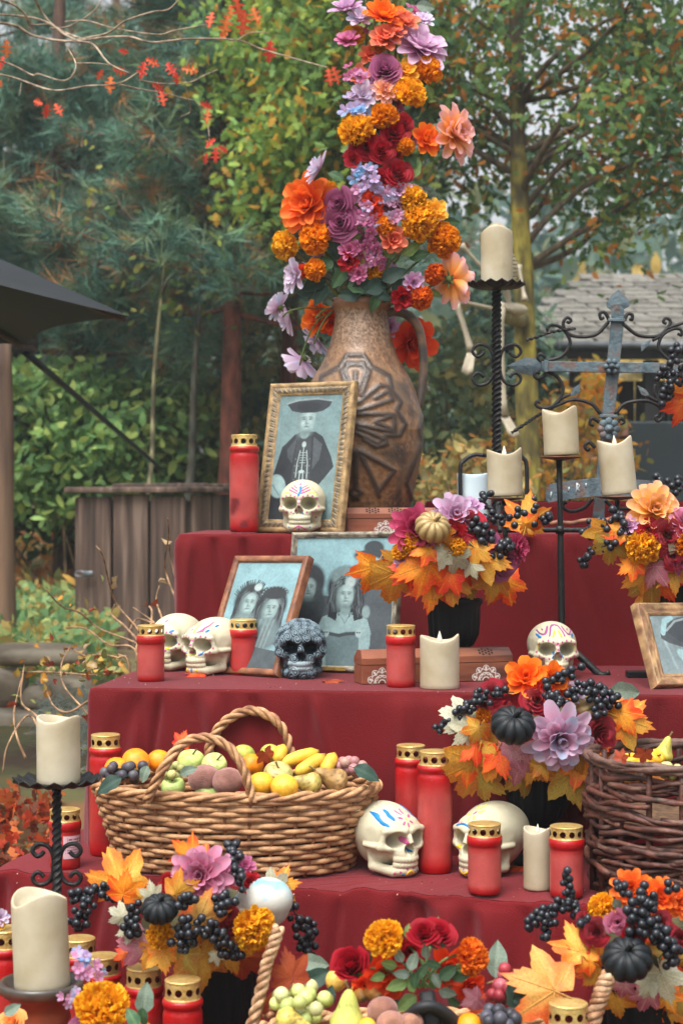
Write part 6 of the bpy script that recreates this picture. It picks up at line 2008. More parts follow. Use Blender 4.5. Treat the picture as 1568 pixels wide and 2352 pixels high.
# ================================================================ BASKETS
def rope_handle(name, parent, path, r, turns, col1, col2, m):
    """twisted strands, each its own piece under the handle"""
    p = smooth_path(path, 14)
    n = len(p)
    O = np.array(WM[parent].translation)
    Tn = np.gradient(p, axis=0)
    Tn /= np.linalg.norm(Tn, axis=1)[:, None]
    u = np.cross(Tn, [0.3, 1, 0.1])
    u /= np.linalg.norm(u, axis=1)[:, None]
    w = np.cross(Tn, u)
    hnd = None
    for s in range(3):
        a = np.linspace(0, turns * 2 * np.pi, n) + s * 2.094
        q = p + (np.cos(a)[:, None] * u + np.sin(a)[:, None] * w) * r * 0.62
        g = tube(q - O, r * 0.56, 8)
        c = mixc(col1, col2, np.clip(fbm(g[0] + s, 60) * 2.6 - 0.8, 0, 1))
        me = MB().add(g, c).mesh('strand', m)
        if hnd is None:
            hnd = put(name, me, parent)
        else:
            put('strand', me, hnd, WM[parent].copy())

m_wick = mat('wicker', attr=True, attr_noise=0.28, scale=70, rough=0.55, bump=0.5, bscale=220, spec=0.4)
WC1, WC2 = S(196, 152, 108), S(136, 92, 60)

def wicker_basket():
    zr, Yc = 0.846, 3.585
    cx = (536 - CX) * 3.5 / FPX
    a_, b_ = 0.285, 0.172
    t = thing('wicker_basket', 'large oval tan wicker basket full of fruit on the third step', 'basket', (cx, Yc, Z3))
    H = zr - Z3
    rot = R(-4)
    ns = 36
    def ring(z, off, n, wav=0.0, ph=0.0):
        f = 0.80 + 0.20 * np.clip(z / H, 0, 1) ** 0.8
        th = np.linspace(0, 2 * np.pi, n, endpoint=True)
        o = off + wav * np.cos(ns / 2 * th + ph)
        x = (a_ * f + o) * np.cos(th)
        y = (b_ * f + o) * np.sin(th)
        return np.c_[x * math.cos(rot) - y * math.sin(rot), x * math.sin(rot) + y * math.cos(rot), np.full(n, z)]
    rng = np.random.default_rng(5)
    rows = 14
    for i in range(rows):
        z = 0.008 + (H - 0.022) * i / (rows - 1)
        p = ring(z, 0, ns * 6 + 1, 0.0036, math.pi * (i % 2))
        p[:, 2] += 0.0016 * np.sin(np.linspace(0, 31, len(p)) + i * 2.1)
        g = tube(p, 0.0058 * rng.uniform(0.9, 1.08), 7, caps=False)
        c = mixc(WC1, WC2, np.clip(fbm(g[0] + i * 3, 24, 3) * 2.4 - 0.75, 0, 1))
        put('weaver', MB().add(g, c).mesh('weaver', m_wick), t)
    for k in range(ns):
        th = (k + 0.5) / ns * 2 * math.pi + math.pi / ns
        th = k / ns * 2 * math.pi
        pts = []
        for z in np.linspace(0, H, 7):
            f = 0.80 + 0.20 * (z / H) ** 0.8
            x, y = a_ * f * math.cos(th), b_ * f * math.sin(th)
            pts.append((x * math.cos(rot) - y * math.sin(rot), x * math.sin(rot) + y * math.cos(rot), z))
        g = tube(pts, 0.004, 6)
        put('stake', MB().add(g, WC2).mesh('stake', m_wick), t)
    for s in range(3):                                       # twisted rim
        n = 300
        p = ring(H - 0.002, 0, n)
        th = np.linspace(0, 2 * np.pi, n)
        q = th * 11 + s * 2.094
        nr = np.c_[np.cos(th + rot), np.sin(th + rot), 0 * th]
        p = p + nr * (np.cos(q) * 0.0055)[:, None] + np.c_[0 * th, 0 * th, np.sin(q) * 0.0055]
        g = tube(p, 0.0055, 7, caps=False)
        put('rim_strand', MB().add(g, mixc(WC1, WC2, np.clip(fbm(g[0] + s, 24, 3) * 2.2 - 0.7, 0, 1))).mesh('rim_strand', m_wick), t)
    bed = lathe([(0.0005, H * 0.62), (0.6, H * 0.62), (0.93, H * 0.66)], 40)
    V = bed[0] * [a_, b_, 1]
    V = np.c_[V[:, 0] * math.cos(rot) - V[:, 1] * math.sin(rot), V[:, 0] * math.sin(rot) + V[:, 1] * math.cos(rot), V[:, 2]]
    put('straw_bed', MB().add((V, bed[1], E3)).mesh('straw_bed', mat('straw', S(112, 84, 56), S(72, 52, 38), rough=0.9, scale=60, bump=0.8)), t)
    put('base', MB().add((V * [0.84, 0.84, 0] + [0, 0, 0.004], bed[1], E3)).mesh('base', MATS['straw']), t)
    F = Yc - b_
    P = lambda px, py, Y: Pt(px, py, Y)
    rope_handle('handle', t, [P(338, 1840, 3.43), P(350, 1812, 3.42), P(378, 1760, 3.41), P(415, 1712, 3.42), P(465, 1694, 3.42), P(520, 1712, 3.42), P(556, 1760, 3.41), P(572, 1810, 3.41), P(584, 1845, 3.41)], 0.0086, 4.5, WC1, WC2, m_wick)
    rope_handle('handle', t, [P(478, 1745, 3.74), P(486, 1700, 3.74), P(520, 1655, 3.74), P(575, 1632, 3.74), P(630, 1652, 3.74), P(660, 1695, 3.74), P(672, 1745, 3.74)], 0.0095, 4, WC1, WC2, m_wick)
wicker_basket()

def twig_basket():
    Yc = 3.36
    cx = (1600 - CX) * Yc / FPX
    rad = 0.205
    zr = CAMZ - (1768 - HY) * (Yc - rad * 0.8) / FPX
    H = zr - Z3
    t = thing('twig_basket', 'rough dark-brown vine twig basket at right on the third step', 'basket', (cx, Yc, Z3))
    rng = np.random.default_rng(21)
    m_vine = mat('vine_twig', attr=True, attr_noise=0.4, scale=45, rough=0.55, bump=0.7, bscale=120, spec=0.4)
    for i in range(74):
        z = 0.012 + (H - 0.02) * ((i * 0.618) % 1.0)
        a0 = rng.uniform(0, 2 * np.pi)
        if i % 3 == 0:
            a0 = rng.uniform(R(150), R(250))
        span = rng.uniform(1.0, 2.6)
        n = 26
        th = np.linspace(a0, a0 + span, n)
        rr = rad * (0.9 + 0.1 * np.sin(np.pi * z / H)) + rng.normal(0, 0.005) + 0.006 * np.sin(th * 7 + rng.uniform(0, 6))
        zz = z + rng.uniform(-0.025, 0.025) * np.linspace(-1, 1, n) + 0.004 * np.sin(th * 9 + i)
        p = np.c_[rr * np.cos(th), rr * 0.92 * np.sin(th), np.clip(zz, 0.005, H)]
        r = rng.uniform(0.0038, 0.0072) * np.linspace(1.1, 0.75, n) * (1 + 0.35 * (np.arange(n) % 7 == 3))
        g = tube(p, r, 7)
        c = mixc(S(96, 54, 42), S(50, 28, 23), np.clip(fbm(g[0] + i, 30, 3) * 2.4 - 0.7, 0, 1))
        c = mixc(c, S(130, 100, 86), np.clip(fbm(g[0] + i + 9, 70, 2) * 4 - 2.5, 0, 0.7))
        put('vine_strand', MB().add(g, c).mesh('vine_strand', m_vine), t)
    for k in range(20):
        th = k / 20 * 2 * math.pi
        p = np.c_[(rad - 0.008) * math.cos(th) * np.ones(5), (rad - 0.008) * 0.92 * math.sin(th) * np.ones(5), np.linspace(0, H, 5)]
        put('stake', MB().add(tube(p, 0.006, 6), S(80, 46, 36)).mesh('stake', m_vine), t)
    for k in range(3):
        th = np.linspace(0, 2 * np.pi, 120)
        p = np.c_[(rad + 0.004 * np.sin(th * 5 + k)) * np.cos(th), (rad + 0.004 * np.sin(th * 5 + k)) * 0.92 * np.sin(th), H + 0.006 * np.sin(th * 3 + k * 2.1)]
        g = tube(p, 0.0065 * (1 + 0.2 * np.sin(np.arange(120) * 0.9)), 7, caps=False)
        put('rim_vine', MB().add(g, mixc(S(120, 92, 80), S(80, 56, 48), fbm(g[0], 30))).mesh('rim_vine', m_vine), t)
    bed = lathe([(0.0005, H * 0.5), (0.7 * rad, H * 0.5), (0.94 * rad, H * 0.55)], 30)
    put('straw_bed', MB().add((bed[0] * [1, 0.92, 1], bed[1], E3)).mesh('straw_bed', MATS['straw']), t)
twig_basket()

# ================================================================ FRUIT
m_fruit = mat('fruit_skin', attr=True, attr_noise=0.2, scale=90, rough=0.42, spec=0.45, bump=0.3, bscale=420, sss=0.08)
m_fuzz = mat('fuzzy_skin', attr=True, attr_noise=0.2, scale=80, rough=0.9, spec=0.2, bump=0.5, bscale=400, sheen=0.6)
m_grape = mat('grape_skin', attr=True, attr_noise=0.2, scale=40, rough=0.45, spec=0.4, rand=0.18, sss=0.1)
FR_GROUP = None

def fruit_geo(kind, seed=0):
    if kind == 'orange':
        pr = [(math.sin(a), -math.cos(a) * 0.93 - 0.02 * math.exp(-((a - math.pi) / 0.2) ** 2)) for a in np.linspace(0.001, math.pi - 0.001, 20)]
    elif kind == 'apple':
        pr = [(math.sin(a) * (1 + 0.06 * math.cos(a * 2)), -math.cos(a) * 0.9 - 0.3 * math.exp(-((a - math.pi) / 0.42) ** 2) + 0.14 * math.exp(-(a / 0.35) ** 2)) for a in np.linspace(0.001, math.pi - 0.001, 24)]
    elif kind == 'pear':
        pr = []
        for a in np.linspace(0.001, math.pi - 0.001, 28):
            z = -math.cos(a)
            r = math.sin(a) * (1 - 0.42 / (1 + math.exp(-(z - 0.12) * 6)))
            pr.append((r, z * 1.0 + (0.62 * max(0, z) ** 1.4)))
    else:
        pr = [(math.sin(a), -math.cos(a) * 1.12) for a in np.linspace(0.001, math.pi - 0.001, 18)]
    V, Q, T = lathe(pr, 26, (lambda r, z, a: (r * (1 + 0.03 * np.sin(2 * a + seed) + 0.02 * np.sin(5 * a + 2)), z)))
    return V, Q, T

def fruit(name, label, px, py, r, Y, kind, c1, c2, axis=(0.2, -0.3, 1), mt=None, seed=0, stem=True, group=None, spots=None):
    k = r * Y / FPX
    loc = Pt(px, py, Y)
    V, Q, T = fruit_geo(kind, seed)
    f = np.clip(fbm(V + seed * 7, 1.6, 3) * 2.2 - 0.6, 0, 1)
    col = mixc(c1, c2, f)
    if kind in ('apple', 'pear'):
        col = mixc(col, np.array(c2) * 0.55, np.clip((fbm(V + seed, 11, 2) - 0.66) * 14, 0, 0.7))
    if spots is not None:
        col = mixc(col, spots, np.clip((fbm(V + seed * 3, 5, 3) - 0.58) * 9, 0, 0.8))
    t = thing(name, label, 'fruit', loc, aim(axis, seed), group=group)
    put('flesh', MB().add((V * k, Q, T), col).mesh('flesh', mt or m_fruit), t)
    if stem and kind in ('apple', 'pear'):
        z0 = V[-1, 2] * k
        p = bez((0, 0, z0 - 0.002), (0.2 * k, 0.1 * k, z0 + 0.45 * k), 0, 6)
        put('stem', MB().add(tube(p, [0.0018] * 5 + [0.0026], 6), S(96, 84, 48)).mesh('stem', m_bark), t)
    return t

def banana(label, pts, r, Y, c1, c2, seed, group=None):
    P = np.array([Pt(px, py, Y + dy) for px, py, dy in pts])
    p = smooth_path(P, 6)
    n = len(p)
    f = np.linspace(0, 1, n)
    k = r * Y / FPX
    rr = k * np.interp(f, [0, 0.06, 0.2, 0.5, 0.8, 0.93, 1], [0.3, 0.5, 0.95, 1.05, 0.9, 0.4, 0.25])
    g = tube(p - P[0], rr, 10, sq=1 + 0.06 * np.cos(np.arange(10) * np.pi / 5 * 5))
    t = thing('banana', label, 'fruit', P[0], group=group)
    F = np.r_[np.repeat(f, 10), 0, 1]
    col = mixc(c1, c2, np.clip(fbm(g[0] + seed, 30, 3) * 3 - 1.4, 0, 1))
    col = mixc(col, S(96, 74, 40), np.clip((np.abs(F - 0.5) - 0.42) * 14, 0, 1))
    put('peel', MB().add(g, col).mesh('peel', m_fruit), t)

_bm = {}
def ballmesh(c):
    key = tuple(round(a, 3) for a in c)
    if key not in _bm:
        V, Q, T = ball(1, 11, 14)
        _bm[key] = MB().add((V, Q, T), np.tile(c, (len(V), 1)) * (0.85 + 0.3 * fbm(V + len(_bm), 3))[:, None]).mesh('grape', m_grape)
    return _bm[key]

def grapes(label, px, py, sx, sy, n, r, Y, cols, seed, dy=0.03):
    rng = np.random.default_rng(seed)
    loc = Pt(px, py, Y)
    t = thing('grape_bunch', label, 'grapes', loc)
    k = Y / FPX
    put('stalk', MB().add(tube(bez((-sx * k, 0.01, 0), (sx * k * 0.8, 0.01, 0), 0.01, 8), 0.0018, 5), S(104, 92, 56)).mesh('stalk', m_bark), t)
    pts = []
    tries = 0
    while len(pts) < n and tries < 4000:
        tries += 1
        q = rng.uniform(-1, 1, 3)
        if np.linalg.norm(q) > 1:
            continue
        q = q * [sx * k, dy, sy * k]
        if all(np.linalg.norm(q - o) > 1.45 * r * k for o in pts):
            pts.append(q)
    for q in pts:
        put('grape', ballmesh(cols[rng.integers(len(cols))]), t, TRS(loc + q, Quaternion((0, 0, 1), rng.uniform(0, 6)), r * k * rng.uniform(0.9, 1.08)))

ORG, ORG2, GAP, GAP2, LEM, LEM2 = S(246, 152, 20), S(236, 132, 14), S(196, 210, 128), S(172, 192, 96), S(240, 184, 50), S(226, 168, 40)
Xb = lambda zx: 114.8 + 0.5127 * zx
Yb = lambda zy: 1579 + 0.5127 * zy
def wf(name, label, zx, zy, zr, kind, c1, c2, dY=0.0, **kw):
    Y = 3.60 - (zy - 330) * 0.00145 + dY
    fruit(name, label, Xb(zx), Yb(zy), zr * 0.5127, Y, kind, c1, c2, **kw)
wf('orange', 'largest orange at the left end of the wicker basket', 385, 335, 66, 'orange', ORG, ORG2, seed=1)
wf('orange', 'orange lowest at left in the wicker basket beside dark grapes', 300, 368, 58, 'orange', ORG, ORG2, seed=2)
wf('orange', 'orange behind the front handle of the wicker basket', 490, 332, 56, 'orange', ORG, ORG2, 0.03, seed=3)
wf('orange', 'orange between green mango and lemons in the wicker basket', 905, 345, 52, 'orange', ORG, ORG2, seed=4)
wf('apple', 'pale green apple under the arch of the front handle', 632, 335, 66, 'apple', GAP, GAP2, 0.02, seed=5)
wf('apple', 'pale green apple right of another under the front handle', 735, 350, 62, 'apple', GAP, S(190, 204, 120), 0.0, seed=6, axis=(0.4, -0.6, 0.8))
wf('apple', 'green apple low at the front rim, inside the handle foot', 552, 448, 58, 'apple', S(176, 200, 116), GAP, 0.07, seed=7, axis=(-0.1, -0.5, 1))
wf('apple', 'green apple half sunk at the front rim under the fuzzy fruit', 705, 472, 60, 'apple', S(176, 200, 116), GAP, 0.09, seed=8, axis=(0.2, -0.6, 1))
wf('apple', 'large blotchy yellow-green apple right of the front handle', 1022, 396, 72, 'apple', S(206, 196, 130), S(176, 160, 92), seed=9, axis=(0.1, -0.5, 1), spots=S(130, 100, 60))
wf('kiwi', 'left of the two fuzzy brown fruits at the front handle', 690, 408, 64, 'kiwi', S(170, 126, 114), S(146, 102, 92), seed=10, mt=m_fuzz, axis=(1, 0, 0.2))
wf('kiwi', 'right of the two fuzzy brown fruits inside the front handle', 795, 418, 62, 'kiwi', S(174, 130, 116), S(150, 106, 94), seed=11, mt=m_fuzz, axis=(1, 0.2, 0.2))
wf('lemon', 'yellow lemon right of the front handle foot', 945, 432, 54, 'kiwi', LEM, LEM2, seed=12, axis=(1, 0, 0.1))
wf('lemon', 'yellow lemon beside another along the front rim', 1050, 446, 56, 'kiwi', LEM, S(236, 176, 60), seed=13, axis=(1, 0, -0.1))
wf('pear', 'mottled yellow-green pear in front of the bananas', 1160, 432, 58, 'pear', S(196, 176, 96), S(170, 150, 70), seed=14, axis=(-1, -0.3, 0.25), spots=S(120, 90, 52))
wf('pear', 'brown speckled pear at the right end of the wicker basket', 1270, 414, 64, 'pear', S(186, 150, 92), S(150, 112, 64), seed=15, axis=(-0.8, -0.4, 0.5), spots=S(104, 76, 46))
wf('mango', 'green mango lying behind the front handle at right', 868, 300, 46, 'kiwi', S(164, 176, 76), S(190, 176, 70), 0.05, seed=16, axis=(1, 0, -0.15))
wf('mango', 'small green-yellow mango against the back rim', 985, 292, 40, 'kiwi', S(172, 180, 84), S(190, 176, 70), 0.06, seed=17, axis=(1, 0, 0.1))
B_ = [('short upright banana nearest the back handle', [(1020, 340, 0.02), (1030, 300, 0.03), (1050, 255, 0.04)], 30), ('long ripe banana topmost in the wicker basket', [(1035, 345, -0.01), (1090, 320, 0), (1150, 300, 0.01), (1205, 285, 0.02)], 30),
      ('spotted banana beneath the topmost banana', [(1095, 390, -0.03), (1140, 362, -0.02), (1190, 330, 0), (1235, 300, 0.01)], 32), ('stubby upright banana beside the pink grapes', [(1225, 385, -0.02), (1250, 340, 0), (1275, 295, 0.02)], 32)]
for i, (lb, pts, r) in enumerate(B_):
    banana(lb, [(Xb(a), Yb(b), c) for a, b, c in pts], r * 0.5127, 3.54, S(228, 184, 60), S(196, 150, 60), i * 3)
grapes('blue-black grapes at the left end of the wicker basket', Xb(340), Yb(378), 52, 20, 17, 12, 3.5, [S(62, 60, 68), S(84, 82, 88), S(74, 66, 70)], 1)
grapes('small green grapes beside the front handle of the wicker basket', Xb(560), Yb(375), 22, 16, 8, 10.5, 3.5, [S(176, 176, 112), S(150, 152, 92)], 2)
grapes('dusty pink grapes at the right end of the wicker basket', Xb(1348), Yb(352), 34, 22, 13, 12.5, 3.55, [S(168, 116, 116), S(140, 90, 92), S(180, 140, 128)], 3)
# twig basket
tf = lambda zx: 746.5 + 0.524 * zx
ty = lambda zy: 1493 + 0.524 * zy
for nm, lb, zx, zy, zr, kd, c1, c2, ax, dY in [('pear', 'yellow-green pear with long stem, highest in the twig basket', 1482, 470, 46, 'pear', S(206, 184, 78), S(176, 176, 84), (0.3, -0.1, 1), 0.0),
        ('apple', 'round yellow apple in front of the pear in the twig basket', 1446, 492, 40, 'apple', S(244, 190, 40), S(236, 170, 40), (0.3, -0.8, 0.6), -0.05), ('apple', 'yellow apple at the left in the twig basket', 1335, 512, 46, 'apple', S(244, 186, 36), S(238, 170, 30), (-0.2, -0.3, 1), -0.04),
        ('orange', 'orange fruit in the middle of the twig basket', 1398, 520, 40, 'orange', S(244, 170, 30), ORG, (0, 0, 1), -0.06), ('orange', 'orange seen through the weave of the twig basket', 1330, 585, 44, 'orange', ORG, ORG2, (0, 0, 1), -0.02), ('orange', 'orange low behind the twigs of the twig basket', 1440, 600, 44, 'orange', ORG, ORG2, (0, 0, 1), -0.02)]:
    fruit(nm, lb, tf(zx), ty(zy) - 10, zr * 0.55, 3.33 + dY, kd, c1, c2, axis=ax, seed=zx % 7)
grapes('pale green grapes at the right edge in the twig basket', tf(1520), ty(528), 26, 16, 10, 12, 3.22, [S(186, 190, 120), S(166, 176, 104)], 5)

# ================================================================ FLOWERS
def petal(L, W, nu=6, nv=5, k=3.0, cup=0.3, curl=0.2, ruf=0.0, rf=5.0, ph=0.0, notch=0.0):
    u, v = np.meshgrid(np.linspace(0.02, 1, nu), np.linspace(-1, 1, nv), indexing='ij')
    hw = W * (u ** 0.6) * np.sqrt(np.clip(1 - u ** k, 0, 1)) + 0.04 * W * (1 - u)
    hw[-1] = W * (0.22 if k < 4 else 0.45)
    x = L * u * (1 - 0.1 * notch * (1 - np.abs(v)) * u) * (1 - 0.05 * v ** 2)
    y = hw * v
    z = cup * hw * v ** 2 + curl * L * u ** 2 + ruf * L * u * np.sin(v * rf + ph)
    return np.stack([x, y, z], -1).reshape(-1, 3), gridq(nu, nv), u.ravel(), v.ravel()

def rotY(a):
    c, s = math.cos(a), math.sin(a)
    return np.array([[c, 0, -s], [0, 1, 0], [s, 0, c]])

def rotZ(a):
    c, s = math.cos(a), math.sin(a)
    return np.array([[c, -s, 0], [s, c, 0], [0, 0, 1]])

CALYX = S(104, 122, 72)

def ringflower(rings, cb, cm, ct, centre=None, seed=0, jit=0.12, calyx=True, alt=None):
    rng = np.random.default_rng(seed)
    mb = MB()
    for (n, L, W, el, cup, curl, k, ruf) in rings:
        off = rng.uniform(0, 6)
        for i in range(n):
            l = L * rng.uniform(1 - jit, 1 + jit)
            V, Q, u, v = petal(l, W * rng.uniform(0.9, 1.1), cup=cup, curl=curl + rng.uniform(-0.1, 0.1), k=k, ruf=ruf, ph=rng.uniform(0, 6))
            V = V @ rotY(R(el + rng.uniform(-9, 9))).T @ rotZ(off + (i + rng.uniform(-0.2, 0.2)) * 2 * np.pi / n).T
            c = np.where((u < 0.5)[:, None], mixc(cb, cm, np.clip(u * 2, 0, 1)), mixc(cm, ct, np.clip(u * 2 - 1, 0, 1)))
            if alt is not None:
                c = mixc(c, alt, np.clip((fbm(V + seed + i * 0.37, 2.2) - 0.52) * 6, 0, 0.85))
            c = c * (1 - 0.1 * np.cos(v * 9)[:, None] * 0.5) * rng.uniform(0.9, 1.1)
            mb.add((V, Q, E3), np.clip(c, 0, 1))
    if centre is not None:
        mb.add(ball((0.13, 0.13, 0.1), 7, 10, (0, 0, 0.05)), centre)
    if calyx:
        mb.add(ball((0.16, 0.16, 0.12), 6, 10, (0, 0, -0.07)), CALYX)
        for i in range(6):
            V, Q, u, v = petal(0.34, 0.09, 4, 3)
            mb.add((V @ rotY(R(-25)).T @ rotZ(i * 1.047).T + [0, 0, -0.08], Q, E3), CALYX)
    return mb

def marigold(c1, c2, c3, seed):
    rng = np.random.default_rng(seed)
    mb = MB()
    n = 70
    for i in range(n):
        f = (i + 0.5) / n
        ph = i * 2.39996
        el = math.acos(1 - f * 1.18) if 1 - f * 1.18 > -1 else 3
        d = np.array([math.sin(el) * math.cos(ph), math.sin(el) * math.sin(ph), math.cos(el)])
        L = 0.6 * rng.uniform(0.85, 1.12)
        V, Q, u, v = petal(L, 0.36 * rng.uniform(0.85, 1.2), 4, 8, k=9, cup=0.5, curl=0.22, ruf=0.2, rf=7, ph=rng.uniform(0, 6))
        # petal's long axis along d, flat side roughly facing up the flower
        a = np.cross([0, 0, 1.0], d)
        if np.linalg.norm(a) < 1e-3:
            a = np.array([1.0, 0, 0])
        a = a / np.linalg.norm(a)
        tw = rng.uniform(-0.9, 0.9)
        b = np.cross(d, a)
        a2 = a * math.cos(tw) + b * math.sin(tw)
        Mx = np.stack([d, a2, np.cross(d, a2)], 1)
        c = mixc(c1, c2, u)
        c = mixc(c, c3, np.clip((u - 0.75) * 4, 0, 1) * 0.8) * rng.uniform(0.88, 1.1)
        mb.add((V @ Mx.T + d * 0.36 * [1, 1, 0.8], Q, E3), np.clip(c, 0, 1))
    mb.add(ball((0.5, 0.5, 0.36), 8, 12), c1)
    mb.add(lathe([(0.0005, -0.75), (0.1, -0.72), (0.2, -0.5), (0.3, -0.25)], 10), CALYX)
    return mb

def rose(c1, c2, seed, open_=1.0):
    rng = np.random.default_rng(seed)
    mb = MB()
    n = 17
    for i in range(n):
        f = i / (n - 1)
        r = 0.1 + 0.52 * f ** 1.1 * open_
        h = 0.95 - 0.38 * f * open_
        span = 2.6 - 1.0 * f
        ph0 = i * 2.2 + rng.uniform(-0.2, 0.2)
        u, v = np.meshgrid(np.linspace(0, 1, 7), np.linspace(-1, 1, 8), indexing='ij')
        an = ph0 + v * span / 2 * (0.5 + 0.5 * np.sin(np.pi * (0.18 + 0.55 * u)))
        flare = (0.05 + 0.30 * f) * open_ * u ** 4
        rr = r * (0.45 + 0.62 * np.sin(u * 1.7)) + flare + 0.025 * np.sin(v * 5 + i) * u
        z = h * u * (1 - 0.16 * v ** 2) - 0.12 * f * u ** 6 - 0.1
        V = np.stack([rr * np.cos(an), rr * np.sin(an), z], -1).reshape(-1, 3)
        c = mixc(c1, c2, np.clip(u.ravel() ** 2 * 0.8 + 0.1 * np.cos(3 * v.ravel()), 0, 1)) * rng.uniform(0.88, 1.08)
        mb.add((V, gridq(7, 8), E3), np.clip(c, 0, 1))
    mb.add(lathe([(0.0005, -0.35), (0.08, -0.33), (0.2, -0.18), (0.34, 0.02)], 10), CALYX)
    for i in range(5):
        V, Q, u, v = petal(0.5, 0.12, 4, 3, curl=0.5)
        mb.add((V @ rotY(R(10)).T @ rotZ(i * 1.257).T + [0, 0, -0.16], Q, E3), CALYX)
    return mb

def blossoms(c1, c2, alt, seed):
    """cluster of small four- and five-petalled florets"""
    rng = np.random.default_rng(seed)
    mb = MB()
    for j in range(7):
        q = rng.normal(size=3) * [0.45, 0.45, 0.12]
        if j == 0:
            q = np.zeros(3)
        d = np.array([q[0] * 0.9, q[1] * 0.9, 1.0])
        d /= np.linalg.norm(d)
        Mq = np.array(aim(d, rng.uniform(0, 6)).to_matrix())
        for i in range(5):
            V, Q, u, v = petal(0.42, 0.2, 5, 4, k=5, cup=-0.25, curl=0.1, ruf=0.06)
            V = V @ rotY(R(18)).T @ rotZ(i * 1.2566).T @ Mq.T + q + [0, 0, 0.2]
            c = mixc(c1, c2, u)
            c = mixc(c, alt, np.clip((fbm(V + seed, 1.4) - 0.5) * 6, 0, 0.9))
            mb.add((V, Q, E3), c)
        mb.add(ball(0.045, 5, 6, q + [0, 0, 0.26]), S(226, 196, 160))
        mb.add(tube([q + [0, 0, 0.2], (0, 0, -0.35)], 0.02, 5), CALYX)
    return mb

_FM = {}
def fmesh(kind, var, s=0):
    key = (kind, var, s)
    if key in _FM:
        return _FM[key]
    sd = s * 13 + 1
    m = m_petal
    if kind == 'marigold':
        cs = {'or': (S(255, 142, 10), S(255, 156, 14), S(255, 170, 30)), 'yo': (S(255, 168, 12), S(255, 182, 22), S(255, 192, 44)), 'ro': (S(236, 80, 16), S(252, 116, 24), S(255, 145, 40))}[var]
        mb = marigold(*cs, sd)
    elif kind == 'dahlia':
        R_ = [(12, 1.0, 0.31, 4, 0.5, -0.05, 4.4, 0), (12, 0.86, 0.29, 24, 0.5, 0.0, 4.4, 0), (10, 0.66, 0.26, 44, 0.6, 0.1, 4.4, 0), (8, 0.46, 0.19, 64, 0.7, 0.15, 4.4, 0), (5, 0.28, 0.12, 80, 0.7, 0.1, 3, 0)]
        cs = {'lav': (S(186, 96, 150), S(206, 152, 186), S(214, 190, 214), None, S(190, 120, 160)), 'lavblue': (S(200, 100, 140), S(218, 156, 184), S(214, 190, 212), S(166, 190, 216), S(200, 110, 150)),
              'peach': (S(246, 110, 40), S(252, 186, 96), S(236, 180, 190), None, S(250, 170, 60)), 'orange': (S(214, 56, 12), S(238, 96, 24), S(246, 130, 50), None, S(190, 50, 20)),
              'pink': (S(170, 50, 90), S(200, 106, 140), S(206, 150, 176), None, S(180, 60, 100)), 'yellow': (S(240, 140, 20), S(252, 188, 60), S(246, 190, 150), None, S(240, 150, 30)), 'magenta': (S(140, 20, 60), S(176, 40, 84), S(190, 76, 112), None, S(140, 20, 50))}[var]
        mb = ringflower(R_, cs[0], cs[1], cs[2], cs[4], sd, alt=cs[3])
    elif kind == 'poppy':
        R_ = [(8, 1.0, 0.42, 12, 0.4, 0.05, 5, 0.05), (7, 0.8, 0.36, 38, 0.5, 0.1, 5, 0.05), (6, 0.52, 0.26, 62, 0.6, 0.1, 5, 0.03)]
        cs = {'or': (S(206, 50, 8), S(242, 96, 14), S(252, 140, 36)), 'ro': (S(176, 26, 12), S(226, 54, 18), S(240, 86, 34)), 'coral': (S(206, 70, 50), S(238, 110, 76), S(242, 150, 120)), 'yel': (S(226, 120, 10), S(250, 180, 40), S(252, 200, 80)), 'red': (S(120, 8, 18), S(168, 14, 26), S(186, 30, 44))}[var]
        mb = ringflower(R_, *cs, cs[0], sd)
    elif kind == 'cosmos':
        R_ = [(9, 1.0, 0.36, 14, 0.35, 0.05, 4, 0.02), (7, 0.72, 0.3, 40, 0.4, 0.1, 4, 0.02), (5, 0.42, 0.18, 62, 0.5, 0.1, 4, 0)]
        cs = {'lilac': (S(196, 140, 186), S(214, 186, 212), S(222, 208, 226), S(196, 206, 232)), 'lav': (S(170, 90, 150), S(196, 140, 182), S(206, 176, 206), None), 'magenta': (S(150, 40, 90), S(190, 90, 136), S(204, 130, 166), None)}[var]
        mb = ringflower(R_, *cs[:3], S(206, 170, 110), sd, alt=cs[3])
    elif kind == 'rose':
        cs = {'red': (S(130, 8, 20), S(180, 20, 36)), 'dk': (S(130, 6, 22), S(178, 20, 42)), 'mauve': (S(136, 56, 100), S(176, 100, 140)), 'glit': (S(150, 8, 26), S(200, 44, 66)), 'pink': (S(176, 76, 110), S(206, 130, 156)), 'peach': (S(236, 140, 60), S(250, 184, 110))}[var]
        mb = rose(*cs, sd, 0.6 if s >= 5 else 1.0)
        m = m_glit if var == 'glit' else m_petal
    else:
        cs = {'lav': (S(190, 110, 160), S(214, 164, 196), S(180, 184, 216)), 'blue': (S(176, 140, 190), S(196, 180, 216), S(120, 178, 222)), 'purple': (S(150, 54, 106), S(190, 104, 146), S(206, 150, 186))}[var]
        mb = blossoms(*cs, sd)
    me = mb.mesh(kind, m)
    _FM[key] = me
    return me

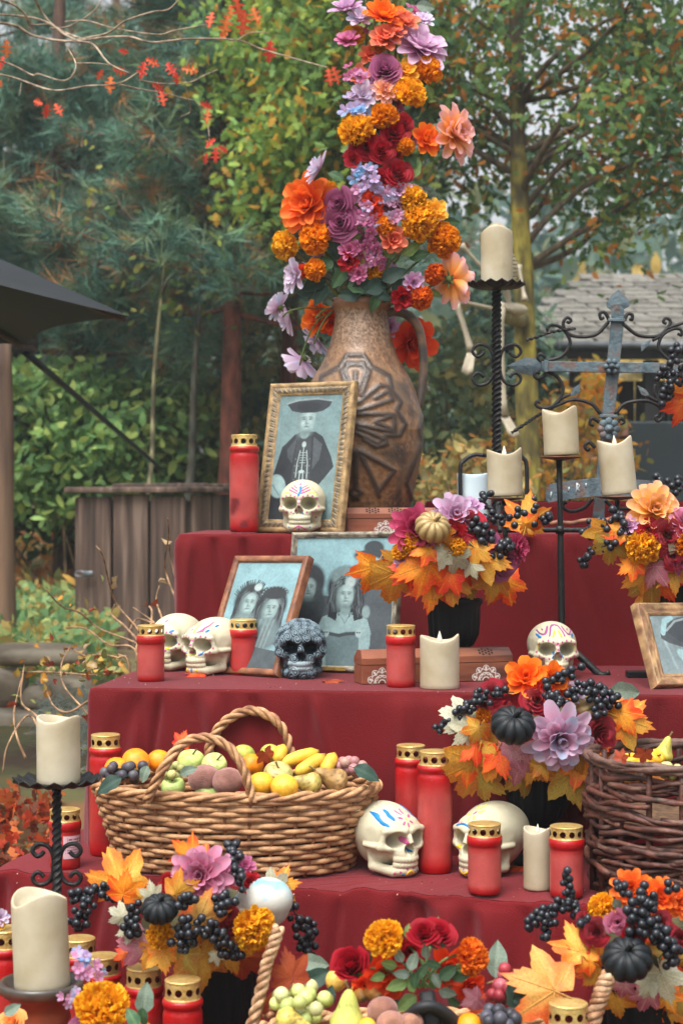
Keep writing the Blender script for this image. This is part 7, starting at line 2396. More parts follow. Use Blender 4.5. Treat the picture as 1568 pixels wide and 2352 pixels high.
# ---- leaves
_ML = {}
def maple_mesh(var, s=0):
    key = ('maple', var, s)
    if key in _ML:
        return _ML[key]
    rng = np.random.default_rng(s + 3)
    th = [0, 6, 10, 14, 20, 27, 33, 38, 43, 48, 52, 57, 62, 70, 79, 88, 96, 104, 109, 116, 126, 142, 160, 180]
    rd = [1.0, 0.84, 0.87, 0.74, 0.76, 0.54, 0.64, 0.72, 0.82, 0.84, 0.95, 0.8, 0.82, 0.68, 0.52, 0.56, 0.62, 0.64, 0.72, 0.58, 0.52, 0.4, 0.34, 0.06]
    full = np.r_[np.array(th), 360 - np.array(th[-2:0:-1])]
    fr = np.r_[np.array(rd), np.array(rd[-2:0:-1])] * rng.uniform(0.93, 1.07, len(full))
    a = np.radians(full)
    rings = [0.0, 0.28, 0.55, 0.8, 1.0]
    V, c = [], []
    C = {'orange': (S(238, 160, 44), S(232, 128, 30), S(228, 76, 22)), 'amber': (S(206, 156, 60), S(196, 140, 46), S(196, 112, 34)), 'olive': (S(180, 156, 70), S(168, 140, 54), S(170, 116, 44)), 'red': (S(226, 110, 40), S(220, 80, 28), S(206, 44, 24)),
         'mauve': (S(196, 140, 146), S(176, 110, 124), S(160, 84, 98)), 'white': (S(190, 186, 160), S(166, 164, 134), S(176, 176, 156)), 'yellow': (S(236, 186, 84), S(232, 164, 56), S(236, 120, 40)), 'pale': (S(206, 160, 84), S(208, 146, 70), S(222, 104, 48)), 'brown': (S(176, 84, 46), S(160, 70, 40), S(150, 56, 36)), 'green': (S(120, 150, 96), S(88, 124, 78), S(76, 108, 70))}[var]
    bend = rng.uniform(0.25, 0.6)
    for f in rings:
        x = f * fr * np.cos(a) + 0.0
        y = f * fr * np.sin(a)
        r = f * fr
        lobe = np.max([np.cos(a - R(t)) for t in (0, 51, -51, 107, -107)], axis=0)
        z = -bend * r ** 2 * 0.5 + 0.12 * r * np.sin(a * 2 + s) - 0.13 * r * (lobe ** 6) + 0.1 * r * (fr < 0.5)
        V.append(np.stack([x, y, z], 1))
        n = fbm(np.stack([x, y, 0 * x + s], 1), 2.0)
        k = np.clip((f - 0.15) * 0.8 + (n - 0.45) * 2.6, 0, 1)
        cc = np.where((k < 0.5)[:, None], mixc(C[0], C[1], np.clip(2 * k, 0, 1)), mixc(C[1], C[2], np.clip(2 * k - 1, 0, 1)))
        vein = np.clip((lobe - 0.9985) * 900, 0, 1) * (f < 0.9)
        c.append(mixc(cc, tuple(min(1, q * 1.2) for q in C[0]), vein * 0.6))
    V, c = np.vstack(V), np.vstack(c)
    mb = MB().add((V, gridq(len(rings), len(a), False, True), E3), c)
    for t, l in ((0, 0.85), (51, 0.75), (-51, 0.75), (107, 0.5), (-107, 0.5)):      # raised veins
        f = np.linspace(0.02, l, 7)
        x, y = f * math.cos(R(t)), f * math.sin(R(t))
        z = -bend * f ** 2 * 0.5 + 0.12 * f * math.sin(2 * R(t) + s) - 0.13 * f + 0.008
        mb.add(tube(np.stack([x, y, z], 1), np.linspace(0.014, 0.004, 7), 5), tuple(min(1, q * 1.1) for q in C[0]))
    mb.add(tube(bez((0.05, 0, 0), (-0.45, 0.05, 0.1), 0.05, 6), 0.014, 5), tuple(q * 0.9 for q in C[0]))
    me = mb.mesh('maple_leaf', m_leaf)
    _ML[key] = me
    return me

def simple_leaf(var, s=0):
    key = ('leaf', var, s)
    if key in _ML:
        return _ML[key]
    C = {'green': (S(66, 100, 70), S(92, 128, 84)), 'dark': (S(48, 70, 62), S(60, 90, 76)), 'grey': (S(120, 142, 126), S(152, 168, 150)), 'lime': (S(110, 140, 76), S(140, 168, 96))}[var]
    u, v = np.meshgrid(np.linspace(0, 1, 13), np.linspace(-1, 1, 7), indexing='ij')
    hw = 0.3 * np.sin(np.pi * u ** 0.8) ** 0.8 * (1 + 0.06 * np.sin(u * 60))
    x = u
    y = hw * v
    z = 0.25 * hw * np.abs(v) * 1.2 - 0.25 * u ** 2 + 0.02 * np.sin(u * 14 + s) * np.abs(v)
    c = mixc(C[0], C[1], np.clip(1 - np.abs(v) * 3, 0, 1).ravel() * 0.7 + 0.3 * fbm(np.stack([x, y, 0 * x + s], -1).reshape(-1, 3), 4))
    mb = MB().add((np.stack([x, y, z], -1).reshape(-1, 3), gridq(13, 7), E3), c)
    mb.add(tube([(0, 0, 0), (-0.3, 0, -0.03)], 0.012, 5), C[0])
    me = mb.mesh('green_leaf', m_leaf)
    _ML[key] = me
    return me

def pumpkin_mesh(c1, c2, cs, name):
    key = ('pumpkin', name)
    if key in _ML:
        return _ML[key]
    t = np.linspace(0.02, math.pi - 0.02, 18)
    pr = [(math.sin(a) * (1 - 0.0), -math.cos(a) * 0.74 - 0.2 * math.exp(-((a - math.pi) / 0.4) ** 2) + 0.12 * math.exp(-(a / 0.4) ** 2)) for a in t]
    g = lathe(pr, 88, lambda r, z, a: (r * (0.86 + 0.14 * np.abs(np.cos(a * 5.5)) ** 0.6), z * (0.95 + 0.05 * np.abs(np.cos(a * 5.5)))))
    an = np.arctan2(g[0][:, 1], g[0][:, 0])
    k = np.abs(np.cos(an * 5.5))
    body = MB().add(g, mixc(c1, c2, k)).mesh('pumpkin', m_pump if name == 'black' else m_gold2)
    st = tube(bez((0, 0, 0.42), (0.22, -0.1, 0.86), 0.05, 8), np.linspace(0.13, 0.09, 8), 7)
    stem = MB().add(st, cs).mesh('pumpkin_stem', m_pump if name == 'black' else m_gold2)
    _ML[key] = (body, stem)
    return _ML[key]
m_pump = mat('black_gourd_paint', attr=True, attr_noise=0.12, scale=10, rough=0.45, spec=0.3, bump=0.2, bscale=60)
m_gold2 = mat('gold_gourd_paint', attr=True, attr_noise=0.12, scale=10, rough=0.42, spec=0.5, metal=0.2, bump=0.2, bscale=60)
m_urn = mat('black_urn_plastic', S(8, 11, 13), S(15, 19, 21), spec=0.2, rough=0.5, scale=6, bump=0.2, bscale=60)
m_berry = mat('black_berry', S(13, 15, 20), S(30, 36, 46), rough=0.33, scale=1.6, spec=0.5, rand=0.3)
BERRY = MB().add(ball(1, 9, 11)).mesh('berry', m_berry)

def urn(parent, loc, h, rtop):
    n = 20
    pr = [(0.0005, 0), (0.72, 0), (0.74, 0.03), (0.66, 0.06), (0.42, 0.09), (0.26, 0.15), (0.24, 0.25), (0.34, 0.3), (0.3, 0.32), (0.42, 0.35), (0.68, 0.42), (0.86, 0.55), (0.9, 0.75), (0.92, 0.9), (1.0, 0.95), (1.02, 1.0), (0.94, 1.0), (0.85, 0.93), (0.0005, 0.9)]
    pr = [(r * rtop, z * h) for r, z in pr]
    g = lathe(pr, n * 6, lambda r, z, a: (r * (1 + 0.03 * np.cos(a * n) * ((z > 0.36 * h) & (z < 0.88 * h)) + 0.05 * np.cos(a * n) * ((z > 0.1 * h) & (z < 0.27 * h))), z))
    put('urn', MB().add(g).mesh('urn', m_urn), parent, TRS(loc), label='black fluted urn on a short foot')

class Arr:
    """a flower arrangement: one thing, every flower, leaf, gourd and berry spray a part of it"""
    def __init__(s, name, label, base, Yc, cpx, cpy, Rx, Ry, D, seed=0, cat='flower arrangement'):
        s.t = thing(name, label, cat, base)
        s.Yc, s.cpx, s.cpy, s.Rx, s.Ry, s.D = Yc, cpx, cpy, Rx, Ry, D
        s.rng = np.random.default_rng(seed)
        s.i = 0

    def depth(s, px, py):
        q = ((px - s.cpx) / s.Rx) ** 2 + ((py - s.cpy) / s.Ry) ** 2
        return s.Yc - s.D * math.sqrt(max(0.0, 1 - min(1, q)))

    def nrm(s, px, py):
        a, b = (px - s.cpx) / s.Rx, (py - s.cpy) / s.Ry
        q = min(1.0, a * a + b * b)
        n = np.array([a * 0.95, -math.sqrt(1 - q) - 0.42, -b * 0.8 + 0.12])
        return n / np.linalg.norm(n)

    def flower(s, kind, var, px, py, r, n=None, dY=0.0, vs=None, sq=1.0):
        s.i += 1
        Y = s.depth(px, py) + dY
        n = s.nrm(px, py) + s.rng.normal(size=3) * 0.13 if n is None else np.array(n, float)
        n = n / np.linalg.norm(n)
        k = r * Y / FPX
        kk = {'marigold': 0.98, 'rose': 1.12, 'dahlia': 1.12, 'poppy': 1.08, 'cosmos': 0.98, 'blossom': 1.05}[kind]
        off = {'marigold': 0.25, 'rose': 0.5, 'dahlia': 0.3, 'poppy': 0.3, 'cosmos': 0.3, 'blossom': 0.15}[kind]
        loc = Pt(px, py, Y) - n * k * off
        me = fmesh(kind, var, s.i % 3 if vs is None else vs)
        nm = {'blossom': 'blossom_cluster', 'cosmos': 'cosmos_flower', 'poppy': 'open_flower'}.get(kind, kind)
        return put(nm, me, s.t, TRS(loc, aim(n, s.rng.uniform(0, 6.28)), k * kk))

    def leaf(s, var, px, py, size, ang, dY=-0.01, tilt=None, kind='maple', n=None):
        """leaf of that length in picture units, its tip pointing ang degrees clockwise from up"""
        s.i += 1
        Y = s.depth(px, py) + dY
        a = R(ang)
        X = Vector((math.sin(a), s.rng.uniform(-0.35, 0.25) if tilt is None else tilt, math.cos(a))).normalized()
        N_ = Vector((s.rng.uniform(-0.45, 0.45), -1, s.rng.uniform(-0.2, 0.5))) if n is None else Vector(n)
        Yv = N_.cross(X).normalized()
        Zv = X.cross(Yv)
        L = size * Y / FPX / (1.35 if kind == 'maple' else 1.0)
        me = maple_mesh(var, s.i % 3) if kind == 'maple' else simple_leaf(var, s.i % 2)
        c = np.array(Pt(px, py, Y)) - np.array(X) * L * (0.3 if kind == 'maple' else 0.5)
        return put('maple_leaf' if kind == 'maple' else 'green_leaf', me, s.t, TRS(c, Matrix((X, Yv, Zv)).transposed(), L))

    def pumpkin(s, px, py, r, dY=0.0, ax=(0.1, -0.6, 0.9), gold=False):
        Y = s.depth(px, py) + dY
        b, st = pumpkin_mesh(S(140, 114, 68), S(166, 142, 94), S(136, 108, 62), 'gold') if gold else pumpkin_mesh(S(11, 14, 17), S(24, 30, 34), S(12, 13, 15), 'black')
        M_ = TRS(Pt(px, py, Y), aim(ax, 0.4), r * Y / FPX)
        o = put('pumpkin', b, s.t, M_, label='small pale gold pumpkin' if gold else 'small black pumpkin')
        put('pumpkin_stem', st, o, M_)

    def berries(s, pts, n, r=9.0, spread=16, dY=-0.03, Ys=None):
        P = []
        for i, (px, py) in enumerate(pts):
            Y = (s.depth(px, py) + dY) if Ys is None else Ys
            P.append(Pt(px, py, Y))
        p = smooth_path(P, 8)
        k = s.Yc / FPX
        O = np.array(WM[s.t].translation)
        mb = MB().add(tube(p - O, 1.7 * k, 5), S(40, 36, 34))
        spots = []
        for j in range(n):
            f = (j + s.rng.random()) / n
            f = 0.1 + 0.9 * f
            q = p[min(len(p) - 1, int(f * (len(p) - 1)))]
            for _ in range(12):
                d = s.rng.normal(size=3)
                d = d / np.linalg.norm(d) * spread * k * s.rng.uniform(0.45, 1.0)
                d[1] *= 0.7
                e = q + d
                if all(np.linalg.norm(e - z) > 1.6 * r * k for z in spots):
                    break
            spots.append(e)
            mb.add(tube([q - O, (q + e) / 2 - O + [0, 0, 0.002], e - O], 0.8 * k, 4), S(48, 44, 42))
        sp = put('berry_spray', mb.mesh('berry_spray', m_bark), s.t)
        for e in spots:
            put('berry', BERRY, sp, TRS(e, Quaternion((0, 0, 1), s.rng.uniform(0, 6)), r * k * s.rng.uniform(0.82, 1.1)))

    def stem(s, px, py, to, r=2.6, col=S(110, 128, 74), via=None):
        Y = s.depth(px, py) + 0.02
        a = Pt(px, py, Y)
        b = np.array(to)
        O = np.array(WM[s.t].translation)
        p = bez(b, a, 0.02, 9, (a + b) / 2 + np.array([0, 0, 0.02]) if via is None else via)
        put('stem', MB().add(tube(p - O, r * s.Yc / FPX, 6), col).mesh('stem', m_leaf), s.t)

    def core(s, px, py, rx, ry, col=S(52, 56, 40), dY=0.02, rd=0.06):
        """florist's foam and moss the stems are pushed into"""
        k = s.Yc / FPX
        V, Q, T = ball((rx * k, rd, ry * k), 10, 14)
        V = V + (fbm(V, 60)[:, None] - 0.5) * 0.02 * V / np.linalg.norm(V, axis=1)[:, None]
        put('moss', MB().add((V, Q, T)).mesh('moss', mat('moss', S(58, 62, 40), S(92, 84, 54), rough=0.95, scale=40, bump=0.9)), s.t, TRS(Pt(px, py, s.Yc + dY)))

# ---------------------------------------------------------------- bouquet in the jug
bq = Arr('bouquet', 'tall bouquet of artificial flowers rising from the stoneware jug', Pt(830, 690, 4.64) - [0, 0, 0.02], 4.64, 850, 440, 225, 470, 0.13, 1, cat='bouquet')
A2 = lambda zx, zy: (574 + 0.3662 * zx, 0.3662 * zy)
A5 = lambda zx, zy: (517 + 0.3296 * zx, 632 + 0.3296 * zy)
BQ = [('cosmos', 'lav', 600, 30, 105), ('cosmos', 'lilac', 690, 95, 95), ('poppy', 'or', 840, 80, 115), ('poppy', 'coral', 970, 120, 85), ('poppy', 'coral', 850, 225, 100), ('dahlia', 'lav', 1080, 265, 160), ('cosmos', 'lilac', 1085, 110, 75), ('cosmos', 'magenta', 610, 235, 85), ('poppy', 'coral', 910, 190, 70),
      ('rose', 'mauve', 850, 425, 95), ('poppy', 'yel', 985, 440, 80), ('marigold', 'or', 1120, 430, 95), ('marigold', 'yo', 1010, 570, 102), ('blossom', 'purple', 670, 470, 80), ('cosmos', 'lilac', 710, 590, 90), ('dahlia', 'peach', 850, 555, 80), ('blossom', 'blue', 670, 695, 105),
      ('marigold', 'yo', 660, 805, 112), ('marigold', 'or', 840, 722, 88), ('rose', 'dk', 910, 825, 88), ('rose', 'dk', 730, 915, 88), ('rose', 'dk', 825, 935, 80), ('rose', 'dk', 925, 1075, 88), ('rose', 'dk', 640, 985, 55), ('rose', 'dk', 970, 765, 52), ('rose', 'dk', 830, 1105, 55),
      ('marigold', 'or', 980, 915, 58), ('poppy', 'or', 1110, 870, 95), ('blossom', 'blue', 700, 1090, 95), ('blossom', 'lav', 680, 1200, 85), ('blossom', 'blue', 800, 1175, 85), ('blossom', 'lav', 870, 1250, 95), ('blossom', 'lav', 900, 1360, 85), ('cosmos', 'lav', 940, 1190, 75),
      ('dahlia', 'orange', 355, 1275, 170), ('rose', 'mauve', 550, 1275, 95), ('rose', 'mauve', 560, 1390, 110), ('blossom', 'purple', 720, 1375, 95), ('blossom', 'lav', 730, 1300, 80), ('blossom', 'purple', 740, 1530, 85), ('blossom', 'purple', 770, 1640, 60), ('cosmos', 'magenta', 620, 1560, 70),
      ('marigold', 'or', 400, 1490, 102), ('marigold', 'yo', 215, 1540, 95), ('marigold', 'or', 405, 1690, 72), ('marigold', 'yo', 1030, 1250, 85), ('marigold', 'yo', 1070, 1390, 122), ('marigold', 'or', 1220, 1505, 112), ('marigold', 'ro', 1160, 1720, 72), ('marigold', 'ro', 1075, 1870, 76), ('poppy', 'yel', 1165, 1315, 78),
      ('marigold', 'or', 850, 1420, 68), ('poppy', 'coral', 900, 1500, 85), ('poppy', 'red', 960, 1870, 70), ('cosmos', 'magenta', 680, 1715, 60), ('cosmos', 'lav', 1030, 1770, 75), ('poppy', 'ro', 760, 1260, 70), ('poppy', 'red', 620, 1640, 60), ('poppy', 'ro', 780, 1330, 60), ('poppy', 'ro', 330, 1700, 45)]
for k, v, zx, zy, r in BQ:
    px, py = A2(zx, zy)
    bq.flower(k, v, px, py, r * 0.3662 * 1.12)
for k, v, zx, zy, r, n in [('dahlia', 'peach', 1310, 830, 150, (0.75, -0.65, 0.1)), ('cosmos', 'lilac', 410, 1040, 118, (-0.8, -0.1, 0.45)), ('dahlia', 'peach', 1290, 1750, 135, (0.6, 0.55, 0.1)), ('cosmos', 'lilac', 265, 1720, 105, (-0.85, -0.5, 0.0)), ('cosmos', 'lilac', 160, 1915, 100, (-0.6, 0.35, 0.3))]:
    px, py = A2(zx, zy)
    bq.flower(k, v, px, py, r * 0.3662 * 1.15, n, dY=-0.03)
for k, v, zx, zy, r, n in [('poppy', 'or', 630, 300, 120, (-0.5, -0.8, 0.2)), ('cosmos', 'lilac', 400, 290, 130, (-0.7, -0.1, -0.3)), ('cosmos', 'lilac', 620, 480, 120, (-0.5, -0.1, -0.4)), ('cosmos', 'lilac', 520, 630, 140, (-0.4, 0.3, -0.6)), ('poppy', 'ro', 1310, 480, 190, (0.5, -0.85, -0.2)), ('poppy', 'ro', 730, 330, 100, (-0.2, -0.9, -0.3)),
                            ('rose', 'red', 1220, 165, 70, (0.4, -0.8, 0.1)), ('marigold', 'ro', 1370, 160, 75, None), ('cosmos', 'lav', 1160, 360, 70, (0.4, -0.7, 0)), ('poppy', 'or', 640, 240, 80, None), ('cosmos', 'lilac', 445, 40, 90, (-0.9, -0.4, 0))]:
    px, py = A5(zx, zy)
    bq.flower(k, v, px, py, r * 0.3296 * (1.25 if k == 'cosmos' else 1), n, dY=0.1)
m0 = Pt(832, 700, 4.64)
for i, (zx, zy) in enumerate([(405, 1690), (400, 1490), (215, 1540), (1160, 1720), (1070, 1400), (1220, 1510), (740, 1540), (770, 1640), (850, 1430), (900, 1500), (620, 1560), (265, 1720), (1290, 1750), (1030, 1770), (560, 1400), (680, 1720), (960, 1870), (1075, 1870), (970, 1560), (880, 1600), (600, 1620), (355, 1290), (900, 1370)]):
    px, py = A2(zx, zy)
    bq.stem(px, py, m0 + [bq.rng.uniform(-0.04, 0.04), bq.rng.uniform(-0.03, 0.02), -0.03], 2.2 + 1.2 * bq.rng.random(), S(96, 116, 66) if i % 2 else S(122, 128, 70))
for zx, zy, in [(400, 290), (620, 480), (520, 630), (630, 300)]:
    px, py = A5(zx, zy)
    bq.stem(px, py, m0 + [-0.04, 0.02, -0.02], 2.2, via=Pt(px + 30, 690, 4.64))
for a in np.linspace(0, 1, 5):                        # upright canes through the tall spray
    O = np.array(WM[bq.t].translation)
    p = smooth_path([m0 + [0, 0.02, -0.03], Pt(850 + 40 * a, 420, 4.66), Pt(860 + 60 * (a - 0.3), 200, 4.66), Pt(840 + 80 * a, -30, 4.64)], 6)
    put('stem', MB().add(tube(p - O, 0.004, 6), S(92, 96, 62)).mesh('stem', m_leaf), bq.t)
for kd, zx, zy, sz, an in [('grey', 1180, 810, 130, 80), ('green', 1110, 890, 110, 20), ('dark', 820, 890, 110, 170), ('dark', 820, 800, 90, 20), ('green', 1000, 840, 90, 200), ('dark', 530, 1560, 150, 160), ('green', 640, 1660, 120, 110), ('dark', 400, 1780, 170, 250), ('dark', 440, 1850, 150, 220), ('green', 690, 1800, 170, 100), ('dark', 800, 1790, 180, 60), ('dark', 900, 1720, 170, 60),
                            ('dark', 940, 1800, 150, 40), ('dark', 830, 1850, 120, 120), ('green', 560, 1740, 150, 210), ('lime', 720, 1255, 100, 70), ('dark', 330, 1390, 130, 200), ('lime', 1010, 1560, 140, 50), ('green', 1060, 1600, 130, 70), ('lime', 1030, 1050, 160, 15), ('green', 1000, 1000, 120, 320), ('lime', 650, 1490, 110, 70), ('green', 480, 1640, 120, 330), ('dark', 1040, 690, 110, 30), ('dark', 880, 640, 130, 180),
                            ('grey', 1100, 40, 120, 100), ('green', 990, 70, 90, 40), ('green', 540, 1100, 110, 300), ('lime', 1150, 500, 90, 200), ('lime', 1130, 580, 80, 160), ('dark', 700, 1800, 160, 250), ('dark', 620, 1850, 140, 270), ('lime', 880, 1560, 130, 20), ('green', 780, 1900, 120, 200), ('dark', 350, 1830, 120, 260), ('lime', 1160, 1840, 80, 110)]:
    px, py = A2(zx, zy)
    bq.leaf(kd, px, py, sz * 0.3662, an, kind='leaf', dY=0.02)
rf = np.random.default_rng(99)
for i in range(54):                                   # smaller blooms filling the spray
    y = rf.uniform(20, 640)
    w = np.interp(y, [0, 250, 380, 450, 560, 640], [95, 60, 60, 150, 165, 110])
    x = np.interp(y, [0, 250, 380, 500, 640], [890, 885, 870, 845, 845]) + rf.uniform(-w, w)
    kd, vr = [('blossom', 'lav'), ('blossom', 'purple'), ('cosmos', 'lav'), ('cosmos', 'lilac'), ('cosmos', 'magenta'), ('poppy', 'coral'), ('marigold', 'yo'), ('rose', 'pink')][i % 8]
    bq.flower(kd, vr, x, y, rf.uniform(20, 32), dY=0.05)
    bq.leaf(['dark', 'green', 'lime'][i % 3], x + rf.uniform(-30, 30), y + rf.uniform(-30, 30), rf.uniform(34, 56), rf.uniform(0, 360), kind='leaf', dY=0.07)
bq.core(835, 665, 60, 60, dY=0.03)

# ---------------------------------------------------------------- arrangements in black urns
def spread_fill(A, n, px, py, rx, ry, vs, seed, size=(52, 88)):
    rng = np.random.default_rng(seed)
    for i in range(n):
        a = rng.uniform(0, 6.28)
        q = rng.uniform(0.35, 1.0)
        A.leaf(vs[rng.integers(len(vs))], px + rx * q * math.cos(a), py + ry * q * math.sin(a), rng.uniform(*size), math.degrees(math.atan2(math.cos(a), -math.sin(a))) + rng.uniform(-35, 35), dY=0.03)

zB = (lambda zx: 746.5 + 0.524 * zx)
yB = (lambda zy: 1091 + 0.524 * zy)
uB = On(1040, 1548, Z2)
uB[1] = 4.0
uB = np.array([Pt(1042, 0, 4.02)[0], 4.02, Z2])
B = Arr('flower_urn', 'autumn flower arrangement with gold pumpkin in black urn, centre of second step', uB, 4.02, 1010, 1255, 205, 125, 0.13, 2)
urn(B.t, uB, 0.178, 0.064)
B.core(1035, 1290, 110, 75)
for k, v, x, y, r in [('dahlia', 'lav', 575, 170, 100), ('dahlia', 'magenta', 400, 235, 110), ('rose', 'glit', 640, 205, 75), ('rose', 'red', 575, 255, 65), ('marigold', 'yo', 570, 315, 55), ('marigold', 'yo', 368, 300, 55), ('marigold', 'yo', 325, 335, 42), ('cosmos', 'magenta', 465, 318, 48), ('cosmos', 'lav', 335, 372, 45), ('rose', 'mauve', 790, 385, 88), ('dahlia', 'magenta', 850, 320, 70), ('rose', 'mauve', 720, 300, 60), ('cosmos', 'lav', 640, 130, 60)]:
    B.flower(k, v, zB(x), yB(y), r * 0.524, dY=-0.02)
B.pumpkin(zB(470), yB(228), 42, -0.05, (0.15, -0.75, 0.7), gold=True)
for v, x, y, s, a in [('orange', 205, 440, 190, 200), ('amber', 295, 480, 230, 185), ('orange', 405, 405, 240, 250), ('orange', 470, 505, 200, 190), ('amber', 560, 490, 170, 170), ('yellow', 730, 370, 190, 110), ('amber', 740, 480, 180, 190), ('orange', 800, 500, 170, 160), ('amber', 500, 265, 120, 200), ('white', 500, 355, 110, 250), ('white', 590, 375, 130, 130), ('white', 645, 415, 90, 160), ('orange', 430, 330, 120, 260), ('red', 530, 460, 160, 210), ('yellow', 680, 340, 130, 130), ('red', 350, 430, 140, 230)]:
    B.leaf(v, zB(x), yB(y), s * 0.524, a, dY=-0.03)
spread_fill(B, 14, 1030, 1300, 140, 60, ['amber', 'olive', 'yellow', 'red'], 4)
B.berries([(1120, 1255), (1105, 1215), (1085, 1205)], 16, 9, 22)
B.berries([(1130, 1270), (1150, 1262), (1165, 1250)], 10, 9, 20)
B.berries([(1110, 1180), (1135, 1190), (1170, 1192), (1200, 1170)], 11, 8.5, 14, Ys=3.93)
B.berries([(1180, 1215), (1210, 1180), (1225, 1150)], 8, 9.5, 16, Ys=4.05)
B.berries([(1090, 1180), (1110, 1150), (1130, 1130)], 9, 8.5, 14, Ys=3.95)
B.berries([(1215, 1200), (1240, 1190), (1260, 1185)], 7, 9.5, 14, Ys=4.05)
B.leaf('yellow', 1212, 1180, 100, 10, dY=0.02)
B.leaf('orange', 1222, 1205, 60, 100, dY=0.02)

uC = np.array([Pt(1560, 0, 3.98)[0], 3.98, Z2])
C_ = Arr('flower_urn', 'autumn flower arrangement cut by the right edge above oak-coloured frame', uC, 3.98, 1520, 1240, 190, 130, 0.12, 3)
urn(C_.t, uC, 0.22, 0.07)
C_.core(1540, 1270, 110, 80)
for k, v, x, y, r in [('dahlia', 'yellow', 1450, 145, 120), ('rose', 'glit', 1500, 265, 80), ('rose', 'glit', 1525, 358, 65), ('marigold', 'yo', 1392, 320, 82), ('rose', 'red', 1420, 235, 55), ('cosmos', 'lav', 1330, 215, 45), ('dahlia', 'pink', 1580, 200, 80), ('marigold', 'or', 1600, 300, 80), ('rose', 'mauve', 1590, 380, 70)]:
    C_.flower(k, v, zB(x), yB(y), r * 0.524, dY=-0.03)
for v, x, y, s, a in [('amber', 1215, 270, 150, 200), ('orange', 1285, 235, 130, 320), ('olive', 1250, 330, 160, 185), ('mauve', 1430, 430, 150, 200), ('amber', 1370, 440, 170, 230), ('olive', 1430, 500, 200, 180), ('yellow', 1440, 545, 160, 175), ('red', 1490, 495, 150, 150), ('white', 1555, 290, 120, 90), ('orange', 1330, 400, 120, 240), ('amber', 1530, 450, 150, 170)]:
    C_.leaf(v, zB(x), yB(y), s * 0.524, a, dY=-0.03)
C_.berries([(1440, 1245), (1385, 1255), (1350, 1275), (1335, 1300)], 17, 8.5, 14)
C_.berries([(1430, 1225), (1395, 1210), (1360, 1200), (1350, 1225)], 14, 8.5, 16)
C_.berries([(1440, 1225), (1430, 1195), (1418, 1180)], 12, 9, 18)
C_.berries([(1490, 1170), (1530, 1145), (1565, 1110)], 10, 9, 14, Ys=4.1)
# berry garland hanging on the cross at the right edge
G_ = Arr('berry_garland', 'black berry garland with maple leaves hanging at upper right edge', Pt(1575, 830, 4.54), 4.54, 1560, 870, 120, 120, 0.05, 6, cat='garland')
G_.berries([(1590, 800), (1555, 815), (1540, 850), (1520, 870)], 24, 8.5, 26)
G_.berries([(1590, 830), (1560, 860), (1535, 890), (1530, 915)], 24, 8.5, 22)
G_.berries([(1580, 1090), (1545, 1115), (1510, 1110), (1505, 1095)], 9, 9, 14)
G_.leaf('orange', 1570, 905, 90, 240)
G_.leaf('red', 1565, 945, 80, 200)

# third step, right centre
yD = (lambda zy: 1493 + 0.524 * zy)
uD = np.array([Pt(1236, 0, 3.6)[0], 3.6, Z3])
D_ = Arr('flower_urn', 'large autumn flower arrangement with black pumpkin in urn on third step', uD, 3.60, 1245, 1680, 270, 190, 0.13, 7)
urn(D_.t, uD, 0.235, 0.072)
D_.core(1240, 1720, 130, 100)
for k, v, x, y, r, dy in [('poppy', 'or', 880, 115, 98, -0.02), ('poppy', 'or', 1000, 120, 75, -0.02), ('rose', 'glit', 930, 215, 78, -0.02), ('rose', 'glit', 730, 190, 65, 0), ('rose', 'glit', 800, 180, 55, 0), ('rose', 'glit', 690, 240, 50, 0), ('dahlia', 'lavblue', 1035, 400, 145, -0.05), ('rose', 'glit', 1210, 370, 85, -0.02), ('rose', 'glit', 1160, 300, 55, 0), ('cosmos', 'lav', 1230, 240, 55, 0), ('poppy', 'ro', 960, 170, 50, -0.02), ('marigold', 'or', 690, 290, 40, 0), ('cosmos', 'lilac', 1100, 180, 60, 0), ('rose', 'red', 870, 240, 50, 0), ('poppy', 'or', 1040, 190, 50, 0)]:
    D_.flower(k, v, zB(x), yD(y), r * 0.524, dY=dy)
D_.pumpkin(zB(822), yD(330), 53, -0.07, (0.05, -0.62, 0.8))
D_.pumpkin(zB(1150), yD(255), 40, 0.02, (0.6, -0.5, 0.4), gold=True)
for v, x, y, s, a in [('yellow', 1345, 315, 210, 105), ('orange', 1310, 300, 160, 150), ('white', 580, 285, 170, 290), ('white', 615, 370, 140, 230), ('yellow', 665, 365, 130, 200), ('amber', 650, 545, 290, 185), ('orange', 600, 500, 180, 240), ('mauve', 850, 505, 220, 190), ('amber', 950, 530, 130, 190), ('olive', 1085, 585, 230, 165), ('orange', 1140, 530, 170, 140), ('amber', 730, 500, 190, 200), ('red', 770, 480, 170, 170), ('yellow', 960, 520, 110, 160), ('mauve', 800, 470, 160, 210), ('orange', 1170, 470, 170, 130), ('amber', 1100, 470, 150, 160), ('olive', 690, 600, 180, 180), ('red', 640, 440, 130, 230)]:
    D_.leaf(v, zB(x), yD(y), s * 0.524, a, dY=-0.03)
spread_fill(D_, 14, 1230, 1730, 150, 80, ['amber', 'orange', 'red', 'olive'], 9)
D_.berries([(1130, 1610), (1085, 1615), (1050, 1640), (1005, 1675)], 26, 8.5, 15)
D_.berries([(1180, 1590), (1130, 1590), (1090, 1600)], 10, 8.5, 14)
D_.berries([(1260, 1630), (1300, 1600), (1345, 1575), (1390, 1590), (1415, 1620)], 28, 9, 16)
D_.berries([(1270, 1640), (1275, 1610), (1262, 1600)], 12, 9, 18)
D_.berries([(1250, 1600), (1260, 1570), (1300, 1545), (1330, 1535)], 12, 9.5, 14)
D_.berries([(1330, 1585), (1370, 1600), (1380, 1640)], 12, 9, 16)
D_.leaf('grey', 1435, 1590, 80, 95, kind='leaf')

